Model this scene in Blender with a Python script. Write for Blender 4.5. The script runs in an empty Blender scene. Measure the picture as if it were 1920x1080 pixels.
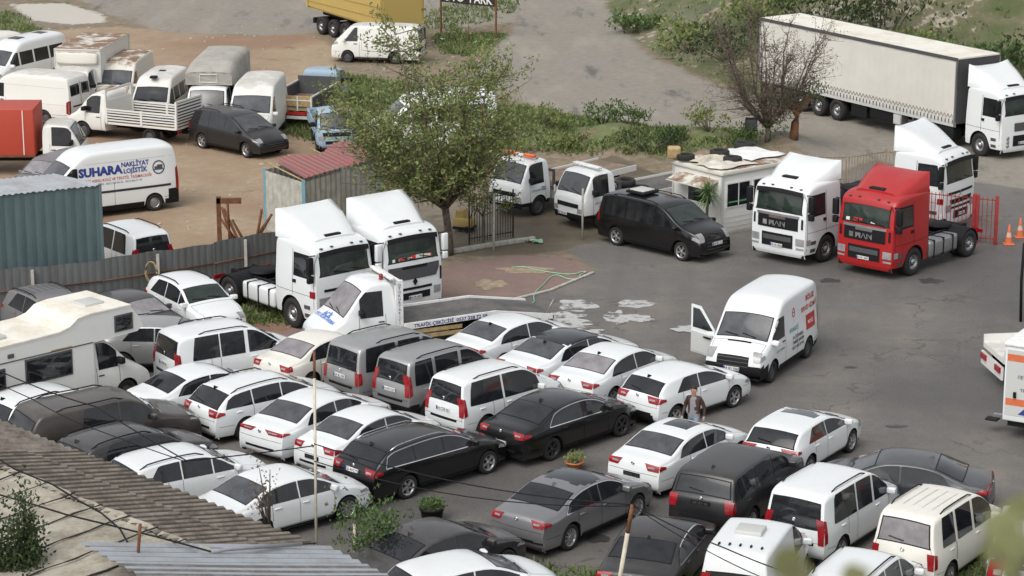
import bpy, bmesh, math, random
from mathutils import Vector, Matrix
random.seed(7)
sc = bpy.context.scene
C = sc.collection
R = math.radians

# ------------------------------------------------------------------ camera
CAMH, PITCH, FPX = 22.292, 15.006, 4700.0
cam_d = bpy.data.cameras.new("camera")
cam = bpy.data.objects.new("camera", cam_d); C.objects.link(cam)
cam.location = (0, 0, CAMH)
cam.rotation_euler = (R(90 - PITCH), 0, 0)
cam_d.sensor_width = 36.0
cam_d.lens = FPX / 1920 * 36.0
cam_d.clip_start = 0.3
cam_d.clip_end = 3000
cam_d.dof.use_dof = True
cam_d.dof.focus_distance = 76
cam_d.dof.aperture_fstop = 4.5
sc.camera = cam

# ------------------------------------------------------------------ light: overcast day
w = bpy.data.worlds.new("World"); sc.world = w; w.use_nodes = True
nt = w.node_tree; nt.nodes.clear()
sky = nt.nodes.new('ShaderNodeTexSky'); sky.sky_type = 'NISHITA'; sky.sun_disc = False
sky.sun_elevation = R(52); sky.sun_rotation = R(215); sky.air_density = 1.0; sky.dust_density = 4.0
hs = nt.nodes.new('ShaderNodeHueSaturation'); hs.inputs['Saturation'].default_value = 0.22
tcw = nt.nodes.new('ShaderNodeTexCoord')
cn = nt.nodes.new('ShaderNodeTexNoise'); cn.inputs['Scale'].default_value = 2.3; cn.inputs['Detail'].default_value = 6
cr = nt.nodes.new('ShaderNodeMapRange'); cr.inputs['From Min'].default_value = .3; cr.inputs['From Max'].default_value = .7
cr.inputs['To Min'].default_value = .75; cr.inputs['To Max'].default_value = 1.3
mx = nt.nodes.new('ShaderNodeVectorMath'); mx.operation = 'SCALE'
bg = nt.nodes.new('ShaderNodeBackground'); bg.inputs['Strength'].default_value = 0.15
wo = nt.nodes.new('ShaderNodeOutputWorld')
L_ = nt.links.new
L_(sky.outputs[0], hs.inputs['Color']); L_(tcw.outputs['Generated'], cn.inputs['Vector'])
L_(cn.outputs[0], cr.inputs[0]); L_(hs.outputs[0], mx.inputs[0]); L_(cr.outputs[0], mx.inputs['Scale'])
L_(mx.outputs[0], bg.inputs['Color']); L_(bg.outputs[0], wo.inputs[0])
sd = bpy.data.lights.new("sun", 'SUN'); sd.energy = 0.65; sd.angle = R(50); sd.color = (1, .96, .9)
sun = bpy.data.objects.new("sun", sd); C.objects.link(sun)
sun.rotation_euler = (R(38), 0, R(-35))
vs = sc.view_settings
vs.view_transform = 'Standard'; vs.look = 'None'; vs.exposure = 0.24; vs.gamma = 1.0; vs.use_curve_mapping = False

def at(px, py, z=0.0):
    """point of the plane at height z seen at a position of the 1920 px wide survey picture"""
    u, v = px - 960.0, py - 540.0
    c, s = math.cos(R(PITCH)), math.sin(R(PITCH))
    t = (CAMH - z) / (v * c + FPX * s)
    return Vector((u * t, (FPX * c - v * s) * t, z))

# ------------------------------------------------------------------ materials
M = {}
def newmat(name):
    m = bpy.data.materials.new(name); m.use_nodes = True
    M[name] = m
    return m, m.node_tree, m.node_tree.nodes['Principled BSDF']
def N(nt, typ, **kw):
    n = nt.nodes.new(typ)
    for k, v in kw.items():
        if hasattr(n, k) and k not in n.inputs: setattr(n, k, v)
        else: n.inputs[k].default_value = v
    return n
def noise(nt, scale, detail=4, rough=.6, vec=None, coord='Object'):
    n = N(nt, 'ShaderNodeTexNoise'); n.inputs['Scale'].default_value = scale
    n.inputs['Detail'].default_value = detail; n.inputs['Roughness'].default_value = rough
    if vec is None:
        t = nt.nodes.new('ShaderNodeTexCoord'); vec = t.outputs[coord]
    nt.links.new(vec, n.inputs['Vector'])
    return n.outputs['Fac']
def rng(nt, fac, a, b, c=0., d=1.):
    n = N(nt, 'ShaderNodeMapRange'); nt.links.new(fac, n.inputs[0])
    for i, v in enumerate((a, b, c, d)): n.inputs[i + 1].default_value = v
    return n.outputs[0]
def mixc(nt, fac, a, b):
    n = nt.nodes.new('ShaderNodeMix'); n.data_type = 'RGBA'
    if isinstance(fac, (int, float)): n.inputs[0].default_value = fac
    else: nt.links.new(fac, n.inputs[0])
    for i, v in ((6, a), (7, b)):
        if isinstance(v, tuple): n.inputs[i].default_value = (*v, 1)
        else: nt.links.new(v, n.inputs[i])
    return n.outputs[2]
def math_(nt, op, a, b=None):
    n = nt.nodes.new('ShaderNodeMath'); n.operation = op
    for i, v in ((0, a), (1, b)):
        if v is None: continue
        if isinstance(v, (int, float)): n.inputs[i].default_value = v
        else: nt.links.new(v, n.inputs[i])
    return n.outputs[0]
def bump(nt, p, h, strength=.3, dist=.02):
    b = N(nt, 'ShaderNodeBump'); b.inputs['Strength'].default_value = strength; b.inputs['Distance'].default_value = dist
    nt.links.new(h, b.inputs['Height']); nt.links.new(b.outputs[0], p.inputs['Normal'])

def paint(name, col, rough=.28, coat=.6, metal=0., dust=.25, dustcol=(.30, .27, .23), spot=.0):
    m, nt, p = newmat(name)
    g = nt.nodes.new('ShaderNodeNewGeometry'); sp = nt.nodes.new('ShaderNodeSeparateXYZ')
    nt.links.new(g.outputs['Normal'], sp.inputs[0])
    tc = nt.nodes.new('ShaderNodeTexCoord')
    oi = nt.nodes.new('ShaderNodeObjectInfo')
    va = nt.nodes.new('ShaderNodeVectorMath'); va.operation = 'ADD'
    nt.links.new(tc.outputs['Object'], va.inputs[0]); nt.links.new(oi.outputs['Location'], va.inputs[1])
    nz = noise(nt, 1.6, 6, .65, va.outputs[0]); nz2 = noise(nt, 14, 4, .6, va.outputs[0])
    up = rng(nt, sp.outputs[2], .1, 1.0, .15, 1.0)
    d = math_(nt, 'MULTIPLY', rng(nt, nz, .35, .7, .35, 1.), up)
    d = math_(nt, 'MULTIPLY', d, rng(nt, nz2, .3, .7, .7, 1.1))
    sz = nt.nodes.new('ShaderNodeSeparateXYZ'); nt.links.new(tc.outputs['Object'], sz.inputs[0])
    low = rng(nt, math_(nt, 'ADD', sz.outputs[2], math_(nt, 'MULTIPLY', nz, .3)), .22, .60, .8, 0.)
    d = math_(nt, 'MAXIMUM', d, low)
    d = math_(nt, 'MULTIPLY', d, dust)
    base = mixc(nt, d, tuple(col), dustcol)
    if spot:
        n3 = noise(nt, 1.1, 8, .7, va.outputs[0])
        base = mixc(nt, rng(nt, math_(nt, 'MULTIPLY', n3, up), .42, .52, 0, spot), base, (.20, .11, .06))
    nt.links.new(base, p.inputs['Base Color'])
    p.inputs['Metallic'].default_value = metal
    nt.links.new(rng(nt, d, 0, .5, rough, .7), p.inputs['Roughness'])
    p.inputs['Coat Weight'].default_value = coat
    p.inputs['Coat Roughness'].default_value = .08
    return m
def plain(name, col, rough=.6, metal=0., var=.12, scale=6, bmp=0., spec=None, emit=None):
    m, nt, p = newmat(name)
    nz = noise(nt, scale, 5, .65)
    k = rng(nt, nz, .3, .7, 0, 1)
    nt.links.new(mixc(nt, k, tuple(c * (1 - var) for c in col), tuple(min(1, c * (1 + var)) for c in col)), p.inputs['Base Color'])
    p.inputs['Roughness'].default_value = rough; p.inputs['Metallic'].default_value = metal
    if spec is not None: p.inputs['Specular IOR Level'].default_value = spec
    if bmp: bump(nt, p, nz, bmp, .02)
    return m
def two(name, a, b, scale, lo=.42, hi=.58, rough=.85, bmp=.2, stretch=None, metal=0.):
    m, nt, p = newmat(name)
    tc = nt.nodes.new('ShaderNodeTexCoord'); vec = tc.outputs['Object']
    if stretch:
        mp = nt.nodes.new('ShaderNodeMapping'); mp.inputs['Scale'].default_value = stretch
        nt.links.new(vec, mp.inputs[0]); vec = mp.outputs[0]
    nz = noise(nt, scale, 8, .7, vec); n2 = noise(nt, scale * 9, 4, .6, vec)
    k = rng(nt, math_(nt, 'ADD', nz, math_(nt, 'MULTIPLY', math_(nt, 'SUBTRACT', n2, .5), .25)), lo, hi)
    nt.links.new(mixc(nt, k, a, b), p.inputs['Base Color'])
    p.inputs['Roughness'].default_value = rough; p.inputs['Metallic'].default_value = metal
    if bmp: bump(nt, p, n2, bmp, .02)
    return m
paint('white', (.79, .82, .82), dust=.16)
paint('old_white', (.76, .76, .72), rough=.5, coat=.15, dust=.38, spot=.25)
paint('rusty_white', (.72, .70, .62), rough=.6, coat=0, dust=.45, spot=.95)
paint('cream', (.80, .78, .71), rough=.4, coat=.3, dust=.25)
paint('black', (.005, .005, .006), rough=.2, coat=.4, dust=.05)
paint('dusty_black', (.012, .012, .014), rough=.28, coat=.3, dust=.16)
paint('dark_grey', (.03, .03, .034), rough=.35, coat=.6, dust=.3, metal=.3)
paint('brown_grey', (.042, .036, .032), rough=.35, coat=.5, dust=.35, metal=.2)
paint('grey_lilac', (.17, .165, .18), rough=.4, coat=.3, dust=.35, metal=.2)
paint('silver', (.42, .42, .42), rough=.3, coat=.5, dust=.2, metal=.55)
paint('mid_grey', (.26, .26, .27), rough=.3, coat=.6, dust=.2, metal=.55)
paint('navy', (.018, .024, .034), rough=.3, coat=.6, dust=.3)
paint('red', (.40, .010, .012), rough=.4, coat=.25, dust=.12)
paint('box_red', (.46, .055, .03), rough=.6, coat=0, dust=.25)
paint('faded_blue', (.30, .42, .52), rough=.6, coat=0, dust=.4)
paint('yellow', (.47, .34, .10), rough=.65, coat=0, dust=.4, spot=.5)
paint('panel_grey', (.55, .56, .54), rough=.6, coat=0, dust=.3)
plain('trim', (.012, .012, .014), .6, spec=.22)
plain('trim_grey', (.075, .075, .08), .6)
plain('underbody', (.012, .012, .012), .9)
plain('tyre', (.022, .021, .020), .85, bmp=.3, scale=20)
plain('alloy', (.48, .48, .49), .32, metal=.75)
plain('dark_alloy', (.06, .06, .065), .35, metal=.6)
plain('steel', (.42, .42, .43), .4, metal=.8)
plain('chrome', (.75, .75, .76), .15, metal=1.)
plain('rusty', (.16, .065, .03), .85, bmp=.4, var=.4)
plain('black_steel', (.03, .03, .032), .55, metal=.3)
plain('white_paint', (.78, .78, .76), .45)
plain('blue_text', (.03, .05, .25), .5)
plain('light_blue_text', (.08, .20, .60), .5)
plain('red_text', (.50, .03, .03), .5)
plain('black_text', (.02, .02, .025), .5)
plain('teal_text', (.05, .30, .32), .5)
plain('plate', (.75, .75, .74), .4)
plain('orange', (.62, .15, .06), .6)
plain('cone_band', (.62, .42, .34), .6)
plain('green_plastic', (.10, .32, .14), .5)
plain('hose_green', (.30, .55, .36), .5)
plain('terracotta', (.50, .17, .06), .7)
plain('wood', (.42, .30, .15), .7, var=.3)
plain('concrete', (.42, .40, .36), .9, var=.2, bmp=.3)
plain('skin', (.45, .26, .19), .55)
plain('hair', (.03, .02, .015), .8)
plain('jacket', (.05, .022, .015), .6)
plain('tshirt', (.22, .22, .24), .8)
plain('jeans', (.20, .26, .32), .85)
plain('paper', (.7, .68, .62), .7)
two('roof_white', (.78, .76, .68), (.60, .52, .38), .8, .45, .75, .6)
two('tarp', (.40, .385, .35), (.30, .27, .23), 1.5, .4, .7, .85)
two('curtain_grey', (.70, .68, .62), (.60, .575, .52), .5, .3, .8, .6, .1)
two('deck_brown', (.17, .12, .085), (.26, .20, .15), 1.2)
two('deck_grey', (.085, .085, .085), (.14, .13, .12), 1.0)
two('green_sheet', (.085, .135, .14), (.15, .20, .21), .6, .3, .75, .5, 0, (3, 3, .6), .2)
two('grey_sheet', (.19, .20, .20), (.125, .125, .115), .8, .35, .7, .6, 0, (2, 2, .5), .3)
two('red_sheet', (.30, .10, .10), (.22, .14, .12), 1.0, .35, .75, .6, 0)
two('zinc', (.40, .43, .46), (.26, .24, .22), .9, .42, .8, .55, 0, None, .25)
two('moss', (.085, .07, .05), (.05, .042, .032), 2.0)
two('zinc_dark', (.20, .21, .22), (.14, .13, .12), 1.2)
two('asbestos', (.25, .22, .185), (.085, .07, .055), 2.0, .38, .66, .95, .3)
two('roof_felt', (.42, .39, .32), (.20, .17, .125), 1.1, .42, .72, .95, .3)
two('bark', (.19, .155, .125), (.06, .05, .04), 5, .4, .6, .95, .5)
two('bark_orange', (.30, .13, .05), (.12, .08, .05), 4, .4, .6, .95, .5)
def leafmat(name, a, b, c=None, scale=.9):
    m, nt, p = newmat(name)
    g = nt.nodes.new('ShaderNodeNewGeometry')
    k = rng(nt, g.outputs['Random Per Island'], 0, 1)
    col = mixc(nt, k, a, b)
    if c: col = mixc(nt, rng(nt, g.outputs['Random Per Island'], .9, .93), col, c)
    nt.links.new(col, p.inputs['Base Color']); p.inputs['Roughness'].default_value = .6
    p.inputs['Specular IOR Level'].default_value = .3
    tr = nt.nodes.new('ShaderNodeBsdfTranslucent'); nt.links.new(col, tr.inputs[0])
    ms = nt.nodes.new('ShaderNodeMixShader'); ms.inputs[0].default_value = .25
    nt.links.new(p.outputs[0], ms.inputs[1]); nt.links.new(tr.outputs[0], ms.inputs[2])
    nt.links.new(ms.outputs[0], nt.nodes['Material Output'].inputs[0])
leafmat('leaf_olive', (.13, .17, .05), (.29, .34, .13), (.34, .26, .12))
leafmat('leaf_green', (.055, .10, .03), (.15, .22, .08))
leafmat('leaf_dark', (.03, .05, .02), (.075, .11, .04))
leafmat('grass_blades', (.09, .13, .04), (.18, .24, .08), (.33, .28, .17))
leafmat('dry_twig', (.15, .10, .075), (.25, .18, .13), (.14, .16, .07))
leafmat('yucca', (.10, .17, .06), (.20, .30, .12))
leafmat('near_leaf', (.16, .22, .08), (.26, .24, .12))
def glass(name, col=(.009, .010, .012), tint=.0, rough=.06):
    m, nt, p = newmat(name)
    p.inputs['Base Color'].default_value = (*col, 1); p.inputs['Roughness'].default_value = rough
    p.inputs['IOR'].default_value = 1.5; p.inputs['Coat Weight'].default_value = .3; p.inputs['Coat Roughness'].default_value = .03
    nz = noise(nt, 3, 4)
    nt.links.new(mixc(nt, rng(nt, nz, .3, .75), tuple(col), tuple(c * 1.8 + .008 for c in col)), p.inputs['Base Color'])
glass('tinted_glass')
glass('grey_glass', (.045, .048, .052), rough=.10)
glass('dusty_glass', (.17, .16, .165), rough=.3)
glass('cab_glass', (.016, .024, .020), rough=.05)
glass('lamp_clear', (.22, .22, .22), rough=.12)
glass('lamp_red', (.21, .004, .008), rough=.12)
glass('lamp_orange', (.60, .10, .02), rough=.15)

# ------------------------------------------------------------------ object helpers
class MB:
    """collects faces with material slots, builds one mesh object"""
    def __init__(s): s.v = []; s.f = []; s.m = []; s.mats = []; s.sm = []
    def mi(s, mat):
        if mat not in s.mats: s.mats.append(mat)
        return s.mats.index(mat)
    def add(s, vs, fs, mat, smooth=False, T=None):
        o = len(s.v); k = s.mi(mat)
        s.v += [tuple(T @ Vector(p)) if T else tuple(p) for p in vs]
        for f in fs: s.f.append(tuple(i + o for i in f)); s.m.append(k); s.sm.append(smooth)
        return s
    def box(s, x0, x1, y0, y1, z0, z1, mat, T=None, bev=0.0):
        if bev <= 0:
            vs = [(x, y, z) for x in (x0, x1) for y in (y0, y1) for z in (z0, z1)]
            fs = [(0, 1, 3, 2), (4, 6, 7, 5), (0, 4, 5, 1), (2, 3, 7, 6), (0, 2, 6, 4), (1, 5, 7, 3)]
            return s.add(vs, fs, mat, False, T)
        bm = bmesh.new(); bmesh.ops.create_cube(bm, size=1)
        bmesh.ops.scale(bm, vec=(x1 - x0, y1 - y0, z1 - z0), verts=bm.verts)
        bmesh.ops.translate(bm, vec=((x0 + x1) / 2, (y0 + y1) / 2, (z0 + z1) / 2), verts=bm.verts)
        bmesh.ops.bevel(bm, geom=bm.edges[:], offset=min(bev, .45 * min(x1 - x0, y1 - y0, z1 - z0)), segments=2, affect='EDGES', profile=.6)
        bm.verts.index_update()
        s.add([v.co[:] for v in bm.verts], [[v.index for v in f.verts] for f in bm.faces], mat, True, T); bm.free()
        return s
    def tube(s, pts, r, mat, n=6, T=None, cap=True, closed=False):
        pts = [Vector(p) for p in pts]; rs = r if isinstance(r, (list, tuple)) else [r] * len(pts)
        vs = []; fs = []
        up = Vector((0, 0, 1))
        for i, p in enumerate(pts):
            d = (pts[min(i + 1, len(pts) - 1)] - pts[max(i - 1, 0)])
            if d.length < 1e-6: d = Vector((0, 0, 1))
            d.normalize()
            a = d.cross(up if abs(d.z) < .95 else Vector((1, 0, 0))).normalized(); b = d.cross(a)
            for k in range(n):
                t = 2 * math.pi * k / n
                vs.append(p + (a * math.cos(t) + b * math.sin(t)) * rs[i])
        for i in range(len(pts) - 1):
            for k in range(n):
                fs.append((i * n + k, i * n + (k + 1) % n, (i + 1) * n + (k + 1) % n, (i + 1) * n + k))
        if cap: fs.append(tuple(range(n - 1, -1, -1))); fs.append(tuple((len(pts) - 1) * n + k for k in range(n)))
        return s.add(vs, fs, mat, True, T)
    def lathe(s, prof, mat, n=20, T=None, axis='y'):
        vs = []; fs = []
        for (r, h) in prof:
            for k in range(n):
                t = 2 * math.pi * k / n
                c, q = r * math.cos(t), r * math.sin(t)
                vs.append((c, h, q) if axis == 'y' else (c, q, h))
        for i in range(len(prof) - 1):
            for k in range(n): fs.append((i * n + k, i * n + (k + 1) % n, (i + 1) * n + (k + 1) % n, (i + 1) * n + k))
        return s.add(vs, fs, mat, True, T)
    def prism(s, outline, a0, a1, mat, axis='y', T=None):
        """outline in (x,z) extruded along y, or (x,y) along z"""
        n = len(outline)
        f3 = (lambda p, a: (p[0], a, p[1])) if axis == 'y' else (lambda p, a: (p[0], p[1], a)) if axis == 'z' else (lambda p, a: (a, p[0], p[1]))
        vs = [f3(p, a0) for p in outline] + [f3(p, a1) for p in outline]
        fs = [tuple(range(n))[::-1], tuple(range(n, 2 * n))] + [(i, (i + 1) % n, n + (i + 1) % n, n + i) for i in range(n)]
        return s.add(vs, fs, mat, False, T)
    def grid(s, P, mat, smooth=True, T=None):
        nu, nv = len(P), len(P[0])
        s.add([p for row in P for p in row], [(i * nv + j, i * nv + j + 1, (i + 1) * nv + j + 1, (i + 1) * nv + j) for i in range(nu - 1) for j in range(nv - 1)], mat, smooth, T)
        return s
    def text(s, txt, fn, mat, size=1., bold=0.0, sx=1., align='CENTER'):
        me = text_mesh(txt, bold)
        if not me[0]: return s
        xs = [p[0] for p in me[0]]; w_ = max(xs) - min(xs)
        off = (min(xs) + max(xs)) / 2 if align == 'CENTER' else min(xs)
        s.add([fn((p[0] - off) * size * sx, p[1] * size) for p in me[0]], me[1], mat)
        return s
    def build(s, name, parent=None, recalc=True):
        me = bpy.data.meshes.new(name); me.from_pydata(s.v, [], s.f)
        for k in s.mats: me.materials.append(M[k])
        me.polygons.foreach_set('material_index', s.m); me.polygons.foreach_set('use_smooth', s.sm)
        if recalc:
            bm = bmesh.new(); bm.from_mesh(me); bmesh.ops.recalc_face_normals(bm, faces=bm.faces); bm.to_mesh(me); bm.free()
        me.update()
        o = bpy.data.objects.new(name, me); C.objects.link(o)
        if parent: o.parent = parent
        return o
_tx = {}
def text_mesh(txt, bold=0.0):
    if (txt, bold) in _tx: return _tx[(txt, bold)]
    cu = bpy.data.curves.new('lettering', 'FONT'); cu.body = txt; cu.size = 1; cu.offset = bold; cu.resolution_u = 2
    ob = bpy.data.objects.new('lettering', cu); C.objects.link(ob)
    dg = bpy.context.evaluated_depsgraph_get(); dg.update()
    me = bpy.data.meshes.new_from_object(ob.evaluated_get(dg))
    res = ([tuple(v.co) for v in me.vertices], [tuple(p.vertices) for p in me.polygons])
    bpy.data.objects.remove(ob); bpy.data.meshes.remove(me); bpy.data.curves.remove(cu)
    _tx[(txt, bold)] = res
    return res
def thing(name, label, cat, loc=(0, 0, 0), rz=0., group=None):
    o = bpy.data.objects.new(name, None); C.objects.link(o); o.empty_display_size = .2
    o.location = loc; o.rotation_euler = (0, 0, rz); o['label'] = label; o['category'] = cat
    if group: o['group'] = group
    return o
def tag(o, label, cat, group=None, kind=None):
    if label: o['label'] = label
    if cat: o['category'] = cat
    if group: o['group'] = group
    if kind: o['kind'] = kind
    return o
def copy_tree(o, parent=None):
    c = o.copy(); C.objects.link(c)
    if parent: c.parent = parent
    for ch in list(o.children): copy_tree(ch, c)
    return c
def lerp(a, b, t): return a + (b - a) * t
def interp(x, xs, ys):
    if x <= xs[0]: return ys[0]
    for i in range(len(xs) - 1):
        if x <= xs[i + 1]: return lerp(ys[i], ys[i + 1], (x - xs[i]) / (xs[i + 1] - xs[i] + 1e-9))
    return ys[-1]

# positions (x, y, heading) of the vehicles on the ground, metres and degrees
PL={'S_wagon':(-2.41,63.37,43.3), 'T_sedan':(1.33,66.45,46.2), 'Z_passat':(1.57,59.68,50.9), 'N_auris':(5.03,69.42,45.1),
'M_fluence':(3.05,71.07,51.7), 'L_merc':(1.74,72.61,45.8), 'K_corolla':(0.03,74.43,43.8), 'J_courier':(-0.44,68.39,44.4),
'I_doblo':(-2.05,70.13,45.5), 'H_caddy':(-3.39,71.41,42.5), 'G_albea':(-5.75,72.43,47.2), 'F_partner':(-8.51,72.46,33.9),
'Q_megane':(-5.42,66.56,50.4), 'R_accent':(-3.88,65.01,47.8), 'AA_bmw':(4.56,63.89,51.6), 'AB_a3':(7.95,65.02,56.9),
'AC_rr':(5.83,60.73,60.7), 'AD_doblo':(8.05,58.94,55.5), 'AF_conn':(10.41,57.21,55.4), 'transit':(7.70,73.94,-117.9),
'man_red':(14.22,86.84,-132.3), 'man_white':(11.34,88.75,-130.8), 'vito':(5.53,88.72,-45.6), 'axor':(-7.25,80.19,-49.2),
'voyager':(-11.78,106.22,-42.8), 'h100':(-6.93,128.65,168.7), 'lorry':(17.16,111.42,-57.0), 'ducato9':(-11.28,109.48,-94.2),
'minibus7':(-16.04,112.55,-97.5), 'renault':(-4.99,81.76,-52.2), 'actros':(14.47,93.20,-38.0), 'tow1':(-3.22,75.82,209.4),
'tow3':(4.60,93.98,-140.7), 'tow2':(1.93,96.21,-133.6), 'A_suv':(-14.38,76.15,-53.0), 'B_dark':(-12.31,77.04,-42.8),
'C_aircross':(-10.25,78.16,-54.3), 'D_silver':(-10.50,73.90,-1.2), 'E_camper':(-13.49,69.42,44.5), 'U_white':(-12.78,66.65,44.0),
'V_pickup':(-11.17,65.34,32.2), 'W_dark':(-10.04,63.08,43.0), 'X_white':(-8.41,61.51,35.7), 'Y_white':(-5.84,59.96,40.2),
'O_white':(-8.98,69.03,38.6), 'P_wagon':(-7.04,68.18,40.5), 'AE_laguna':(10.07,61.25,164.1), 'AG_van':(5.71,55.03,70.9),
'AH_mpv':(8.02,53.58,60.8), 'AI_bmw':(3.52,56.17,70.3), 'AJ_dark':(-1.81,56.11,42.2), 'AK_white':(-0.94,54.01,31.5),
'AL_van':(12.36,55.89,73.1), 'bus1':(-26.23,120.94,-120.0), 'van2':(-24.25,121.92,-118.4), 'box3':(-19.96,114.33,-94.4),
'van4':(-18.30,116.66,-97.2), 'van5':(-21.96,113.04,155.0), 'flat6':(-16.81,108.94,154.9), 'luton8':(-13.39,112.33,-93.6),
'truck11':(-9.22,113.78,75.4), 'pick12':(-7.84,107.24,-80.2), 'red13':(-20.96,102.02,0.6), 'mpv14':(-18.29,98.61,40.0),
'suhara':(-16.09,94.48,220.7), 'berlingo16':(-13.64,85.51,127.2), 'white17':(-3.55,106.64,195.5), 'tipper19':(-8.02,135.58,-56.4)}

PL['suhara'] = (-16.0, 94.5, 211.)
# ------------------------------------------------------------------ the ground: one fine sheet, cut into yard, road, dirt and verge
import numpy as np
def poly(pts): return [tuple(at(*p)[:2]) for p in pts]
Z_ASPH = poly([(-200, 640), (80, 560), (300, 560), (420, 600), (560, 640), (700, 600), (840, 590), (1010, 545), (1120, 508), (1060, 470), (1130, 450), (1260, 430), (1350, 380), (1560, 330), (1640, 300), (1760, 330), (2200, 400), (2200, 1300), (760, 1300), (420, 1000), (-200, 840)])
Z_ROAD = poly([(960, -60), (985, 0), (960, 60), (900, 110), (880, 150), (1000, 200), (1120, 222), (1250, 244), (1420, 262), (1560, 330), (1640, 300), (1760, 330), (2300, 520), (2300, 230), (1920, 205), (1700, 215), (1440, 200), (1300, 140), (1220, 105), (1160, 55), (1130, 0), (1130, -60)])
Z_ROAD2 = poly([(120, -60), (150, 0), (190, 20), (260, 48), (340, 62), (480, 66), (600, 62), (760, 48), (900, 52), (1000, 30), (1000, -60)])
Z_DIRT = poly([(-300, 620), (-300, 120), (60, 60), (220, 50), (330, 60), (480, 66), (600, 62), (640, 100), (640, 132), (560, 150), (540, 240), (700, 300), (700, 430), (520, 440), (440, 455), (190, 490), (0, 520)])
Z_PALE = poly([(20, 8), (120, 6), (190, 26), (200, 42), (130, 46), (60, 38)])
Z_PINK = poly([(500, 640), (640, 560), (845, 498), (960, 478), (1060, 484), (1115, 508), (1030, 540), (900, 572), (800, 605), (650, 640)])
Z_REDD = poly([(395, 600), (540, 590), (700, 640), (540, 660), (440, 640)])
Z_MUD = poly([(820, 470), (900, 380), (930, 330), (1150, 300), (1330, 350), (1330, 420), (1130, 455), (1010, 478), (900, 480)])
Z_GR1 = poly([(640, 140), (760, 160), (900, 190), (1000, 200), (1250, 246), (1420, 262), (1400, 300), (1250, 300), (960, 290), (700, 300), (540, 250), (520, 165)])
Z_GR2 = poly([(815, 70), (850, 62), (960, 66), (975, 90), (900, 105), (840, 100)])
Z_GR3 = poly([(-60, 15), (10, 20), (60, 45), (80, 60), (40, 80), (-60, 80)])
Z_GR4 = poly([(780, 40), (900, -10), (980, -10), (960, 20), (860, 60)])
Z_GR5 = poly([(1000, 1060), (900, 1110), (1000, 1200), (1900, 1200), (1900, 1050), (1820, 1040), (1300, 1090), (1060, 1075)])
Z_GR6 = poly([(440, 575), (540, 580), (560, 610), (470, 608)])
def sdist(X, Y, pg):
    d = np.full(X.shape, 1e9); ins = np.zeros(X.shape, bool); n = len(pg)
    for i in range(n):
        ax, ay = pg[i]; bx, by = pg[(i + 1) % n]; ex, ey = bx - ax, by - ay
        t = np.clip(((X - ax) * ex + (Y - ay) * ey) / (ex * ex + ey * ey + 1e-9), 0, 1)
        d = np.minimum(d, np.hypot(X - ax - t * ex, Y - ay - t * ey))
        c = ((ay > Y) != (by > Y)) & (X < (bx - ax) * (Y - ay) / (by - ay + 1e-12) + ax); ins ^= c
    return np.where(ins, d, -d)
HILL = [at(*p).xy for p in ((1120, -40), (1135, 20), (1190, 80), (1290, 135), (1440, 192), (1700, 205), (1950, 200), (2400, 215))]
HPOLY = [tuple(p) for p in HILL] + [(140, 160), (140, 420), (8, 420)]
BA, BB = at(940, 262).xy, at(1440, 285).xy
def height(X, Y):
    X = np.asarray(X, float); Y = np.asarray(Y, float)
    h = np.clip(sdist(X, Y, HPOLY) - .5, 0, None)
    z = .36 * h ** 1.08 + .25 * np.sin(X * .7 + Y * .23) * np.clip(h / 8, 0, 1)
    ex, ey = BB.x - BA.x, BB.y - BA.y; t = np.clip(((X - BA.x) * ex + (Y - BA.y) * ey) / (ex * ex + ey * ey), 0, 1)
    d = np.hypot(X - BA.x - t * ex, Y - BA.y - t * ey)
    z = z + .75 * np.exp(-(d / 2.6) ** 2) * (1 + .25 * np.sin(X * 1.7)) 
    return z
def hz(x, y): return float(height(np.array([x]), np.array([y]))[0])
rows = [46.0]
while rows[-1] < 330: rows.append(rows[-1] + .16 + .0035 * (rows[-1] - 46))
cols = np.linspace(-.30, .30, 300)
Yg, Kg = np.meshgrid(np.array(rows), cols, indexing='ij'); Xg = Kg * (Yg + 10)
Zg = height(Xg, Yg)
nr, nc = Xg.shape
attr = {}
def zone(name, pgs, soft):
    s = None
    for p in pgs:
        q = sdist(Xg, Yg, p); s = q if s is None else np.maximum(s, q)
    attr[name] = (np.clip(.5 + s / (2 * soft), 0, 1)).astype(np.float32); return s
sA = zone('zone_asphalt', [Z_ASPH], .9); sR = zone('zone_road', [Z_ROAD, Z_ROAD2], 1.6); sD = zone('zone_dirt', [Z_DIRT], 1.6)
zone('zone_pale', [Z_PALE], 1.); zone('zone_pink', [Z_PINK], .35); zone('zone_red', [Z_REDD], 1.2); zone('zone_mud', [Z_MUD], 1.0)
sG = zone('zone_grass', [Z_GR1, Z_GR2, Z_GR3, Z_GR4, Z_GR5, Z_GR6], 1.2); sH = zone('zone_hill', [HPOLY], 2.)
m, nt, p = newmat('ground_cover')
def at_(n): 
    a = nt.nodes.new('ShaderNodeAttribute'); a.attribute_name = n; return a.outputs['Fac']
def fac(n, nz, amp=.9, w=.07):
    return rng(nt, math_(nt, 'ADD', at_(n), math_(nt, 'MULTIPLY', math_(nt, 'SUBTRACT', nz, .5), amp)), .5 - w, .5 + w)
n1 = noise(nt, .35, 8, .65); n2 = noise(nt, 2.2, 8, .7); n3 = noise(nt, 14, 6, .7); n4 = noise(nt, .09, 5, .6)
fine = rng(nt, n3, .3, .7, 0, 1)
soil = mixc(nt, rng(nt, n2, .35, .65), (.15, .115, .075), (.27, .22, .155))
soil = mixc(nt, rng(nt, n1, .55, .66), soil, (.085, .10, .04))
grass = mixc(nt, rng(nt, n2, .35, .65), (.10, .125, .045), (.17, .19, .085))
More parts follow.
